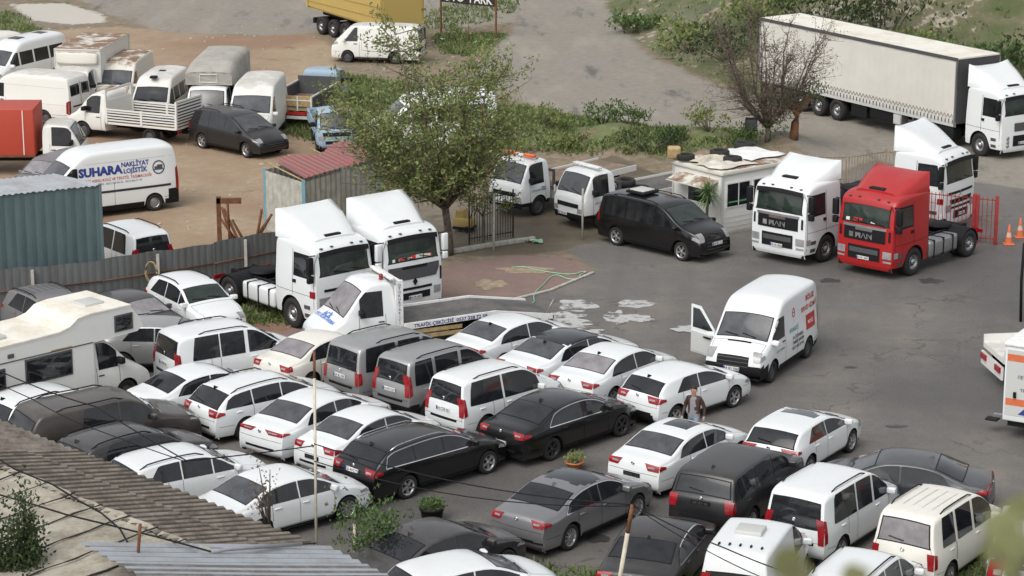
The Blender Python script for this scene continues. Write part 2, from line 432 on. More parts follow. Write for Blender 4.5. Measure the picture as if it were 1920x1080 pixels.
grass = mixc(nt, rng(nt, n1, .52, .62), grass, (.20, .155, .10))
hill = mixc(nt, rng(nt, n1, .40, .55), (.085, .105, .04), (.15, .14, .08))
hill = mixc(nt, rng(nt, math_(nt, 'ADD', math_(nt, 'MULTIPLY', n2, .5), math_(nt, 'MULTIPLY', n1, .5)), .545, .595), hill, (.40, .35, .28))
dirt = mixc(nt, rng(nt, n2, .3, .7), (.29, .215, .14), (.40, .31, .21))
dirt = mixc(nt, rng(nt, n4, .45, .62), dirt, (.26, .17, .11))
dirt = mixc(nt, rng(nt, n1, .62, .72), dirt, (.14, .115, .08))
road = mixc(nt, rng(nt, n2, .3, .7), (.215, .195, .165), (.285, .26, .22))
mp = nt.nodes.new('ShaderNodeMapping'); mp.inputs['Scale'].default_value = (.5, .12, 1); mp.inputs['Rotation'].default_value = (0, 0, .45)
tcg = nt.nodes.new('ShaderNodeTexCoord'); nt.links.new(tcg.outputs['Object'], mp.inputs[0]); n5 = noise(nt, 1.0, 7, .65, mp.outputs[0])
road = mixc(nt, rng(nt, n5, .52, .66), road, (.30, .27, .225))
road = mixc(nt, rng(nt, n5, .42, .32), road, (.12, .115, .105))
asp = mixc(nt, rng(nt, n2, .25, .75), (.118, .111, .103), (.165, .155, .143))
asp = mixc(nt, rng(nt, n1, .48, .68), asp, (.21, .185, .155))
asp = mixc(nt, rng(nt, n4, .54, .38, 0, .85), asp, (.07, .067, .063))
asp = mixc(nt, rng(nt, noise(nt, .8, 10, .8), .60, .64, 0, .6), asp, (.055, .052, .05))
vor = N(nt, 'ShaderNodeTexVoronoi', feature='DISTANCE_TO_EDGE'); vor.inputs['Scale'].default_value = .16
wv = nt.nodes.new('ShaderNodeVectorMath'); wv.operation = 'MULTIPLY_ADD'
nzc = N(nt, 'ShaderNodeTexNoise'); nzc.inputs['Scale'].default_value = .7; nzc.inputs['Detail'].default_value = 6; nt.links.new(tcg.outputs['Object'], nzc.inputs['Vector'])
nt.links.new(nzc.outputs['Color'], wv.inputs[0]); wv.inputs[1].default_value = (5, 5, 0); nt.links.new(tcg.outputs['Object'], wv.inputs[2]); nt.links.new(wv.outputs[0], vor.inputs['Vector'])
crack = math_(nt, 'MULTIPLY', rng(nt, vor.outputs['Distance'], .0, .016, 1, 0), rng(nt, n1, .45, .6))
asp = mixc(nt, math_(nt, 'MULTIPLY', crack, .8), asp, (.035, .033, .03))
tw = N(nt, 'ShaderNodeTexWave'); tw.inputs['Scale'].default_value = .28; tw.inputs['Distortion'].default_value = 9; tw.inputs['Detail'].default_value = 4; tw.inputs['Detail Scale'].default_value = .5
nt.links.new(mp.outputs[0], tw.inputs['Vector'])
asp = mixc(nt, math_(nt, 'MULTIPLY', rng(nt, tw.outputs['Fac'], .80, .98), rng(nt, n2, .4, .6, 0, .35)), asp, (.07, .066, .062))
asp = mixc(nt, math_(nt, 'MULTIPLY', fine, .35), asp, (.18, .17, .16))
n6 = noise(nt, 38, 3, .6); asp = mixc(nt, rng(nt, n6, .60, .72, 0, .5), asp, (.30, .285, .26)); asp = mixc(nt, rng(nt, n6, .40, .28, 0, .5), asp, (.05, .048, .045))
pink = mixc(nt, rng(nt, n2, .35, .65), (.25, .165, .145), (.20, .145, .125))
pink = mixc(nt, rng(nt, n1, .5, .7), pink, (.27, .205, .155))
mud = mixc(nt, rng(nt, n1, .35, .65), (.085, .068, .046), (.16, .135, .095))
red = mixc(nt, rng(nt, n2, .35, .65), (.22, .105, .075), (.25, .17, .12))
col = soil
for nm, c, nz, amp in (('zone_hill', hill, n1, .9), ('zone_grass', grass, n1, 1.1), ('zone_dirt', dirt, n1, 1.0), ('zone_pale', (.50, .47, .41), n2, .8), ('zone_road', road, n1, .9), ('zone_mud', mud, n1, .9), ('zone_asphalt', asp, n1, .7), ('zone_red', red, n1, .9), ('zone_pink', pink, n2, .6)):
    col = mixc(nt, fac(nm, nz, amp), col, c)
hsv = nt.nodes.new('ShaderNodeHueSaturation'); nt.links.new(col, hsv.inputs['Color']); nt.links.new(rng(nt, n3, .3, .7, .86, 1.14), hsv.inputs['Value'])
nt.links.new(hsv.outputs[0], p.inputs['Base Color'])
nt.links.new(rng(nt, n4, .36, .5, .55, .95), p.inputs['Roughness'])
bump(nt, p, math_(nt, 'ADD', n3, math_(nt, 'MULTIPLY', n2, 2)), .35, .04)
def cls(i, j):
    a, b = slice(None), slice(None)
cen = lambda s: (s[:-1, :-1] + s[1:, :-1] + s[:-1, 1:] + s[1:, 1:]) / 4
cA, cR, cD = cen(sA) > 0, cen(sR) > 0, cen(sD) > 0
kind_ = np.where(cA, 1, np.where(cR, 2, np.where(cD, 3, 0)))
co = np.stack([Xg, Yg, Zg], -1).reshape(-1, 3)
for k, nm in enumerate(('ground', 'yard_asphalt', 'road', 'dirt_yard')):
    ii, jj = np.where(kind_ == k); a = ii * nc + jj
    F = np.stack([a, a + 1, a + nc + 1, a + nc], -1); used, inv = np.unique(F, return_inverse=True); inv = inv.reshape(F.shape)
    me = bpy.data.meshes.new(nm); me.from_pydata(co[used].tolist(), [], inv.tolist()); me.polygons.foreach_set('use_smooth', [True] * len(F))
    for an, v in attr.items():
        at2 = me.attributes.new(an, 'FLOAT', 'POINT'); at2.data.foreach_set('value', v.reshape(-1)[used])
    me.materials.append(m); o = bpy.data.objects.new(nm, me); C.objects.link(o); o['kind'] = 'structure'
mb = MB(); mb.add([(-900, -900, -.6), (900, -900, -.6), (900, 1500, -.6), (-900, 1500, -.6)], [(0, 1, 2, 3)], 'ground_cover'); tag(mb.build('terrain'), None, None, kind='structure')

def patch(name, mat, cx, cy, rx, ry, seed, z=.006, lobes=(3, 5, 7), kind='structure', th=0.):
    rnd = random.Random(seed); ph = [(l, rnd.uniform(0, 6.28), rnd.uniform(.05, .17)) for l in lobes]
    c = at(cx, cy); mb = MB(); pts = [(c.x, c.y, z)]; n = 40
    for i in range(n):
        a = 2 * math.pi * i / n; r = 1 + sum(k * math.sin(l * a + q) for l, q, k in ph)
        pts.append((c.x + rx * r * math.cos(a), c.y + ry * r * math.sin(a), z))
    mb.add(pts, [(0, i + 1, (i + 1) % n + 1) for i in range(n)], mat); o = mb.build(name); o['kind'] = kind; return o
m, nt, p = newmat('water'); p.inputs['Base Color'].default_value = (.46, .45, .42, 1); p.inputs['Roughness'].default_value = .05; p.inputs['IOR'].default_value = 1.33; p.inputs['Coat Weight'].default_value = .6; p.inputs['Coat Roughness'].default_value = .02
wn = noise(nt, 1.7, 9, .75); tr = nt.nodes.new('ShaderNodeBsdfTransparent'); ms = nt.nodes.new('ShaderNodeMixShader'); nt.links.new(rng(nt, wn, .43, .50), ms.inputs[0])
nt.links.new(tr.outputs[0], ms.inputs[1]); nt.links.new(p.outputs[0], ms.inputs[2]); nt.links.new(ms.outputs[0], nt.nodes['Material Output'].inputs[0])
for i, (x, y, rx, ry) in enumerate(((1082, 573, .62, .75), (1192, 570, .62, .5), (1052, 597, .85, .7), (1153, 596, .35, .8), (1192, 598, .55, .5), (1078, 610, .45, .35), (1100, 621, .5, .4), (1290, 618, .5, .4), (1305, 620, .3, .2))):
    patch('puddle', 'water', x, y, rx, ry, i + 3, .006 + .003 * i)
plain('pale_screed', (.33, .26, .18), .9, var=.35, scale=4)
patch('mortar_patch', 'pale_screed', 920, 533, .55, .6, 21, .008); patch('mortar_patch', 'pale_screed', 985, 506, .9, .5, 22, .007)
plain('oil', (.055, .052, .05), .45, var=.3)
for i, (x, y, rx, ry) in enumerate(((1556, 526, .35, .3), (1745, 527, .4, .35), (1595, 689, .2, .12), (1680, 800, .3, .12), (1120, 1010, .3, .3))):
    patch('oil_stain', 'oil', x, y, rx, ry, i + 40, .005 + .002 * i)
# kerbs around the red slab
mb = MB(); pts = [at(840, 478), at(925, 463), at(1005, 452)]
for a, b in zip(pts[:-1], pts[1:]):
    d = (b - a); n = 6
    for i in range(n):
        p0, p1 = a + d * (i / n), a + d * ((i + .96) / n); ang = math.atan2(d.y, d.x); L1 = (p1 - p0).length
        mb.box(0, L1, 0, .18, 0, .16, 'concrete', Matrix.Translation(p0) @ Matrix.Rotation(ang, 4, 'Z'), .02)
tag(mb.build('kerb'), None, None, kind='structure')
mb = MB(); pts = [at(1110, 512), at(1030, 545), at(900, 577), at(800, 610)]
for a, b in zip(pts[:-1], pts[1:]):
    d = (b - a); n = 4
    for i in range(n):
        p0 = a + d * (i / n); mb.box(0, d.length / n * .97, 0, .12, 0, .07, 'concrete', Matrix.Translation(p0) @ Matrix.Rotation(math.atan2(d.y, d.x), 4, 'Z'), .02)
tag(mb.build('kerb'), None, None, kind='structure')

# ------------------------------------------------------------------ buildings and fences
def corr(mb, A, B, z0, z1, mat, pitch=.2, amp=.02, wob=0.0, lean=0.):
    """vertical corrugated sheet wall from A to B"""
    A = Vector(A[:2]); B_ = Vector(B[:2]); d = B_ - A; L1 = d.length; d.normalize(); nrm = Vector((d.y, -d.x)); n = max(2, int(L1 / (pitch / 4)))
    P = []
    for i in range(n + 1):
        s = L1 * i / n; o = amp * (1, .3, -1, .3)[i % 4]; q = A + d * s + nrm * o
        t = 0.0 if not wob else wob * math.sin(s * 1.3) + wob * .6 * math.sin(s * 4.1)
        P.append([(q.x, q.y, z0), (q.x + nrm.x * lean, q.y + nrm.y * lean, z1(s / L1) + t if callable(z1) else z1 + t)])
    mb.grid(P, mat, False)
# sheet fence
FP = [at(-70, 514, 1.7), at(190, 487, 1.7), at(400, 455, 1.7), at(520, 433, 1.7), at(650, 420, 1.7)]
fn_ = thing('sheet_fence', 'long grey corrugated sheet fence with rusty rails behind the parked cars', 'fence', (FP[0].x, FP[0].y, 0))
def under(o, t): o.parent = t; o.matrix_parent_inverse = Matrix.Translation(-t.location) @ Matrix.Identity(4) if False else t.matrix_world.inverted(); return o
bpy.context.view_layer.update()
for a, b in zip(FP[:-1], FP[1:]):
    mb = MB(); corr(mb, a, b, 0, 1.7, 'grey_sheet', .25, .008, .03); under(mb.build('sheet_panel', recalc=False), fn_)
    mb = MB(); off = Vector((0, -.06, 0))
    mb.tube([a + off - Vector((0, 0, .72)), b + off - Vector((0, 0, .72))], .025, 'rusty', 5); under(mb.build('rail'), fn_)
    n = max(1, int((b - a).length / 2.6))
    for i in range(n):
        q = a.lerp(b, (i + .5) / n); mb = MB(); mb.box(q.x - .05, q.x + .05, q.y - .16, q.y - .06, 0, 1.62 + .12 * (i % 2), 'rusty' if i % 2 else 'concrete'); under(mb.build('post'), fn_)
# coil of rope on the fence
q = at(285, 505, 1.2); q.y -= .15; mb = MB()
for k in range(3): mb.tube([(q.x + (.17 + .02 * k) * math.cos(a * .5), q.y - .02 * k, 1.15 + (.33 + .02 * k) * math.sin(a * .5)) for a in range(14)], .018, 'wood', 5)
tag(mb.build('rope_coil'), 'coil of pale rope hanging on a post of the sheet fence', 'rope')
# green shed
A, B_ = at(-80, 374, 3.9), at(187, 347, 3.9); d = (B_ - A).normalized(); bk = at(97, 330, 3.9) - B_
gs = thing('metal_shed', 'tall dull green corrugated metal shed at the left edge', 'shed', (B_.x, B_.y, 0)); bpy.context.view_layer.update()
mb = MB(); corr(mb, A, B_, 0, 3.88, 'green_sheet', .34, .012); corr(mb, B_, B_ + bk, 0, 3.88, 'green_sheet', .26, .025); corr(mb, B_ + bk, A + bk, 0, 3.88, 'green_sheet', .26, .025); corr(mb, A + bk, A, 0, 3.88, 'green_sheet', .26, .025)
under(mb.build('wall', recalc=False), gs)
mb = MB(); n = int((B_ - A).length / .05); P = []
for i in range(n + 1):
    q = A + d * (i * .05) + d * .1; o = .02 * (1, .2, -1, .2)[i % 4]; P.append([(q.x - bk.x * .03, q.y - bk.y * .03, 3.90 + o + .01 * math.sin(i * .7)), (q.x + bk.x * 1.02, q.y + bk.y * 1.02, 3.96 + o)])
mb.grid(P, 'zinc', False); under(mb.build('roof', recalc=False), gs)
mb = MB(); mb.box(B_.x - .04, B_.x + .05, B_.y - .05, B_.y + .04, 0, 3.95, 'green_sheet'); under(mb.build('corner_post'), gs)
# red roofed shed
A, B_, C_ = at(496, 308, 2.5), at(569, 336, 2.4), at(712, 300, 2.3); D_ = A + C_ - B_
rs = thing('sheet_shed', 'small shed with pale sheet walls and a torn faded red metal roof beside the tree', 'shed', (B_.x, B_.y, 0)); bpy.context.view_layer.update()
plain('pale_sheet', (.42, .41, .36), .7, var=.25, scale=3); plain('blue_paint', (.18, .36, .42), .6)
mb = MB()
for a, b in ((A, B_), (B_, C_), (C_, D_), (D_, A)): corr(mb, a, b, 0, 2.28, 'pale_sheet', .3, .02)
under(mb.build('wall', recalc=False), rs)
for q in (A, B_, C_, D_): mb = MB(); mb.box(q.x - .06, q.x + .06, q.y - .06, q.y + .06, 0, 2.36, 'blue_paint'); under(mb.build('corner_post'), rs)
mb = MB(); P = []; u = (C_ - B_); v = (A - B_); n = int(u.length / .06)
for i in range(n + 1):
    s = i / n; o = .045 if i % 5 == 0 else 0
    row = []
    for j in range(7):
        t = j / 6 * (.70 if s < .1 else .78 + .12 * math.sin(s * 9)) ; q = B_ + u * s + v * t; row.append((q.x, q.y, 2.42 + .28 * t + o + (.10 * t if s < .06 else 0)))
    P.append(row)
mb.grid(P, 'red_sheet', False); under(mb.build('roof', recalc=False), rs)
mb = MB()
for s in (0, .3, .6, 1): q = B_ + u * s; r = q + v; mb.tube([(q.x, q.y, 2.34), (r.x, r.y, 2.62)], .035, 'wood', 4)
under(mb.build('rafter'), rs)
# kiosk
N0 = at(1352, 441); ang = R(38)
ks = thing('kiosk', 'white cabin kiosk with tyres and tarpaulins on its flat roof', 'kiosk', (N0.x, N0.y, 0), ang)
w1, w2, hk = 3.9, 2.7, 2.25
mb = MB(); mb.box(0, w1, 0, w2, .08, hk, 'old_white', None, .02)
for i in range(9): mb.box(-.008, w1, -.012, 0, .25 + i * .06, .262 + i * .06, 'panel_grey') if i % 3 == 0 else None
for (x, y) in ((0, 0), (w1, 0), (0, w2)): mb.box(x - .04, x + .04, y - .04, y + .04, .05, hk, 'panel_grey')
mb.box(0, w1, -.02, w2, 0, .1, 'concrete'); mb.build('wall', ks)
mb = MB(); mb.box(-.08, w1 + .08, -.08, w2 + .08, hk, hk + .18, 'rusty_white', None, .04); mb.build('roof', ks)
for (x0, x1, z0, z1) in ((.25, 1.35, 1.05, 1.9), (1.6, 2.6, 1.05, 1.9)):
    mb = MB(); mb.box(x0 - .06, x1 + .06, -.035, 0, z0 - .06, z1 + .06, 'white_paint'); mb.box((x0 + x1) / 2 - .02, (x0 + x1) / 2 + .02, -.055, -.03, z0, z1, 'white_paint'); f_ = mb.build('window', ks)
    mb = MB(); mb.box(x0, x1, -.048, -.02, z0, z1, 'tinted_glass'); mb.build('pane', f_)
mb = MB(); mb.box(-.035, 0, .5, 1.9, 1.0, 1.75, 'white_paint'); f_ = mb.build('window', ks); mb = MB(); mb.box(-.045, -.02, .58, 1.82, 1.07, 1.68, 'tinted_glass'); mb.build('pane', f_)
mb = MB(); mb.prism([(.0, 2.0), (-.75, 1.82), (-.75, 1.86), (.0, 2.06)], .2, 2.3, 'rusty_white'); mb.build('awning', ks)
mb = MB(); mb.box(.3, 1.3, -.05, -.046, 1.18, 1.24, 'green_plastic'); mb.build('window_bar', ks)
# railings, gate
def railing(name, label, cat, pts, h, mat, gap=.13, r=.012, rails_=(.12, .95), group=None, post=.03, posts=True):
    t = thing(name, label, cat, (pts[0].x, pts[0].y, 0), 0, group); bpy.context.view_layer.update()
    for a, b in zip(pts[:-1], pts[1:]):
        a = Vector((a.x, a.y, 0)); b = Vector((b.x, b.y, 0)); d = b - a; n = max(2, int(d.length / gap)); mb = MB()
        for i in range(1, n):
            q = a + d * i / n; mb.box(q.x - r, q.x + r, q.y - r, q.y + r, .05, h, mat)
        for z in rails_: mb.tube([a + Vector((0, 0, z * h)), b + Vector((0, 0, z * h))], r * 1.6, mat, 4)
        under(mb.build('railing_panel'), t)
    if posts:
        for q in pts: mb = MB(); mb.box(q.x - post, q.x + post, q.y - post, q.y + post, 0, h + .08, mat, None, .008); under(mb.build('post'), t)
    return t
plain('rail_beige', (.30, .23, .15), .8, var=.3); plain('gate_red', (.30, .03, .03), .6, var=.3)
railing('black_gate', 'black barred steel gate leaf standing open beside the leafy tree', 'gate', [at(880, 458), at(962, 445)], 1.75, 'black_steel', .11)
railing('railing', 'rusty beige railing behind the white tractor units', 'railing', [at(1420, 348), at(1585, 352), at(1660, 340), at(1700, 345)], 1.3, 'rail_beige', .15)
railing('red_gate', 'red barred steel gate between the red tractor unit and the traffic cones', 'gate', [at(1740, 361, 1.7), at(1828, 370, 1.7)], 1.75, 'gate_red', .14, post=.07)
railing('red_gate', 'narrow red steel fence section right beside the traffic cones', 'gate', [at(1834, 371, 1.7), at(1870, 374, 1.7)], 1.75, 'gate_red', .16, post=.06)
def pole(name, label, base, top, r, mat, mat2=None, split=.5, cat='pole'):
    mb = MB(); b, tp = Vector(base), Vector(top)
    if mat2:
        m_ = b.lerp(tp, split); mb.tube([b, m_], r, mat, 8); mb.tube([m_, tp], r * .98, mat2, 8)
    else: mb.tube([b, b.lerp(tp, .5), tp], r, mat, 8)
    return tag(mb.build(name), label, cat)
def up(v, z): return Vector((v.x, v.y, z))
plain('pole_white', (.55, .50, .40), .8, var=.25, scale=3)
P1 = at(593, 1030); pole('rusty_pole', 'tall thin rusty white pole in front of the parked white cars', P1, at(589, 657, 4.75), .035, 'pole_white', 'rusty', .86)
two('rust_paint', (.55, .50, .40), (.16, .065, .03), 3, .45, .6)
P2 = at(1148, 1165); P2t = at(1186, 946, 2.85); pole('leaning_pole', 'leaning white pole with rusty top that carries the cables', P2, P2t, .05, 'pole_white', 'rusty', .76)
pole('thin_post', 'thin grey post at the edge of the mud by the barred gate', at(926, 472), up(at(926, 472), 2.15), .045, 'concrete')
pole('thin_post', 'thin pale post in front of the white-bar recovery truck', at(1092, 450), up(at(1092, 450), 1.95), .04, 'concrete')
pole('white_post', 'short white post rising out of the leafy bush', at(666, 1078), up(at(666, 1078), 1.3), .035, 'pole_white')
# bottom left sheds
def roof_sheet(name, P0, u, v, lu, lv, z0, rise, mat, pitch, amp, parent=None, th=.02, jag=0., dark=None):
    mb = MB(); n = int(lu / (pitch / 6)); nv = 8; P = []
    for i in range(n + 1):
        s = lu * i / n; o = amp * math.cos(2 * math.pi * s / pitch); row = []
        k = int(s / (pitch * 6)); dz = .012 * (k % 2); ex = jag * math.sin(k * 12.9) 
        for j in range(nv + 1):
            t = lerp(-ex, lv, j / nv); q = P0 + u * s + v * t; row.append((q.x, q.y, z0 + rise * t + o + dz + (.008 * math.sin(s * .9 + t))))
        P.append(row)
    mb.grid(P, mat, True)
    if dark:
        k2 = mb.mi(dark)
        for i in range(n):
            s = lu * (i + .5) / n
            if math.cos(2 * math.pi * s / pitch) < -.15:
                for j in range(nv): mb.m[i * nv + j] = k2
    E_ = [row[0] for row in P]; mb.grid([E_, [(a, b, c - .018) for a, b, c in E_]], mat, False)
    o = mb.build(name, None, False)
    if parent: under(o, parent)
    return o
E0, E1 = at(-110, 746, 2.3), at(592, 1021, 2.3); u = (E1 - E0).normalized(); v = Vector((-u.y, u.x, 0)); v = v if v.x < 0 else -v
ls = thing('long_shed', 'low shed with mossy corrugated roof strip and weathered felt roof, bottom left', 'shed', (E1.x, E1.y, 0)); bpy.context.view_layer.update()
roof_sheet('corrugated_roof', E0, u, v, (E1 - E0).length, 3.1, 2.3, .20, 'asbestos', .34, .04, ls, jag=.05, dark='moss')
roof_sheet('corrugated_roof', E0 + v * 1.5 + Vector((0, 0, .0)), u, v, (E1 - E0).length, 1.75, 2.645, .20, 'asbestos', .34, .04, ls, jag=.04, dark='moss')
Lr = (E1 - E0).length
mb = MB(); P = []
for i in range(61):
    row = []
    for j in range(31):
        s, t = Lr * i / 60 * 1.02, 3.0 + 9 * j / 30; q = E0 + u * s + v * t; st = (i % 4) / 4 * .07
        row.append((q.x, q.y, 2.98 - .06 * (t - 3) + st + .02 * math.sin(s * 1.9 + t) + .015 * math.sin(t * 3.1)))
    P.append(row)
mb.grid(P, 'roof_felt', False); under(mb.build('felt_roof', recalc=False), ls)
plain('tar', (.035, .032, .03), .9)
mb = MB(); rnd = random.Random(5)
for i in range(1, 15):
    s = Lr * (i * 4) / 60 * 1.02; pts = []
    for j in range(26): t = 3.0 + 9 * j / 25; q = E0 + u * (s + .03 * math.sin(t * 5 + i)) + v * t; pts.append((q.x, q.y, 3.035 - .06 * (t - 3)))
    mb.tube(pts, [.008 + .02 * rnd.random() for _ in pts], 'tar', 4)
for i in range(26):
    s, t = rnd.uniform(2, Lr), rnd.uniform(3.2, 8); q = E0 + u * s + v * t; L1 = rnd.uniform(.1, .7)
    mb.add([(q + u * rnd.uniform(-.03, .03) + v * a * L1 / 5 + u * (.03 + .05 * rnd.random()) * k + Vector((0, 0, .07))).to_tuple() for a in range(6) for k in (-1, 1)], [(2 * a, 2 * a + 1, 2 * a + 3, 2 * a + 2) for a in range(5)], 'tar')
under(mb.build('felt_seam', recalc=False), ls)
mb = MB(); a0, a1, a2, a3 = E0 + v * .25, E1 + v * .25, E1 + v * 11.5, E0 + v * 11.5
for a, b in ((a0, a1), (a1, a2), (a2, a3), (a3, a0)): mb.add([(a.x, a.y, 0), (b.x, b.y, 0), (b.x, b.y, 2.22), (a.x, a.y, 2.22)], [(0, 1, 2, 3)], 'concrete')
under(mb.build('wall', recalc=False), ls)
Z0_ = at(620, 1026, 2.15); Z1_ = at(720, 1110, 2.15)
zs_ = thing('lean_to', 'lean-to with a ribbed zinc sheet roof at the bottom edge', 'shed', (Z0_.x, Z0_.y, 0)); bpy.context.view_layer.update()
uz = Vector((math.cos(R(-52)), math.sin(R(-52)), 0)); vz = Vector((-math.cos(R(38)), -math.sin(R(38)), 0))
roof_sheet('zinc_roof', Z0_, uz, vz, 5.5, 6.2, 2.15, .25, 'zinc', .36, .035, zs_, dark='zinc_dark')
mb = MB(); a = Z0_ + vz * .2; b = a + uz * 5.2; c = b + vz * 5.5; d_ = a + vz * 5.5
for p0, p1 in ((a, b), (b, c), (c, d_), (d_, a)): mb.add([(p0.x, p0.y, 0), (p1.x, p1.y, 0), (p1.x, p1.y, 2.05), (p0.x, p0.y, 2.05)], [(0, 1, 2, 3)], 'concrete')
under(mb.build('wall', recalc=False), zs_)
mb = MB(); q0 = at(250, 1062, 3.2); q1 = at(425, 1030, 3.05); q2 = at(565, 1020, 2.5); mb.tube([q0, q1, q2], .045, 'zinc', 8); tag(mb.build('gutter_pipe'), 'grey pipe lying between the felt roof and the zinc roof', 'pipe')
pole('roof_stake', 'short rusty stake on the felt roof', at(257, 1062, 3.2), at(263, 982, 4.1), .035, 'rusty', cat='stake')
def cable(label, pts, r=.018, mat='trim', name='cable', n=10, sag=0.):
    P = []
    for i in range(len(pts) - 1):
        for k in range(n): 
            q = pts[i].lerp(pts[i + 1], k / n); s = k / n; P.append(q - Vector((0, 0, 4 * sag * s * (1 - s))))
    P.append(pts[-1]); mb = MB(); mb.tube(P, r, mat, 5); return tag(mb.build(name), label, 'cable')
rz = lambda px, py, z=3.25: at(px, py, z)
cable('black cable snaking down across the felt roof from the left edge', [rz(-20, 850), rz(28, 880), rz(98, 908), rz(150, 940), rz(190, 962), rz(225, 992), rz(258, 1050)], .022)
cable('thin cable crossing the felt roof towards the zinc roof', [rz(-20, 922), rz(60, 945), rz(125, 965), rz(228, 990), rz(300, 1008), rz(395, 1034)], .022)
W0 = at(-60, 668, 5.5); cable('upper overhead cable above the brown grey pickup', [W0, at(75, 728, 5.0), at(179, 762, 4.6), at(350, 864, 4.0), P1 + Vector((0, 0, 2.7))], .016, sag=.02)
cable('lower overhead cable above the brown grey pickup', [at(-60, 690, 5.2), at(60, 748, 4.8), at(140, 790, 4.4), at(350, 866, 3.9)], .012, sag=.02)
cable('upper cable strung between the rusty pole and the leaning pole', [P1 + Vector((0, 0, 2.75)), P2t], .016, sag=.28)
cable('lower cable strung between the rusty pole and the leaning pole', [P1 + Vector((0, 0, 2.3)), P2t - Vector((0, 0, .03))], .014, sag=.35)
cable('upper cable running from the leaning pole to the bottom right', [P2t, at(1360, 1028, 2.6), at(1560, 1100, 2.4)], .016, sag=.05)
cable('lower cable running from the leaning pole to the bottom right', [P2t - Vector((0, 0, .02)), at(1330, 1035, 2.5), at(1500, 1110, 2.3)], .012, sag=.05)
# sign
s0, s1 = at(827, 62), at(930, 73); d = s1 - s0; ang = math.atan2(d.y, d.x)
sg = thing('car_park_sign', 'dark board with white OTO PARK lettering on two posts at the upper road', 'sign', (s0.x, s0.y, 0), ang)
Ls = d.length
for x in (0, Ls): mb = MB(); mb.box(x - .04, x + .04, -.04, .04, 0, 2.9, 'rusty'); mb.build('post', sg)
mb = MB(); mb.box(.05, Ls - .05, -.02, .02, 1.75, 2.85, 'brown_grey'); mb.build('board', sg)
mb = MB(); mb.text('OTO  PARK', lambda a, b: (Ls / 2 + a, -.03, 1.86 + b), 'white_paint', .66, .02, .93); mb.build('lettering', sg)
pole('stub_post', 'short thin post in the grass below the car park sign', at(879, 79), up(at(879, 79), .9), .025, 'rusty')
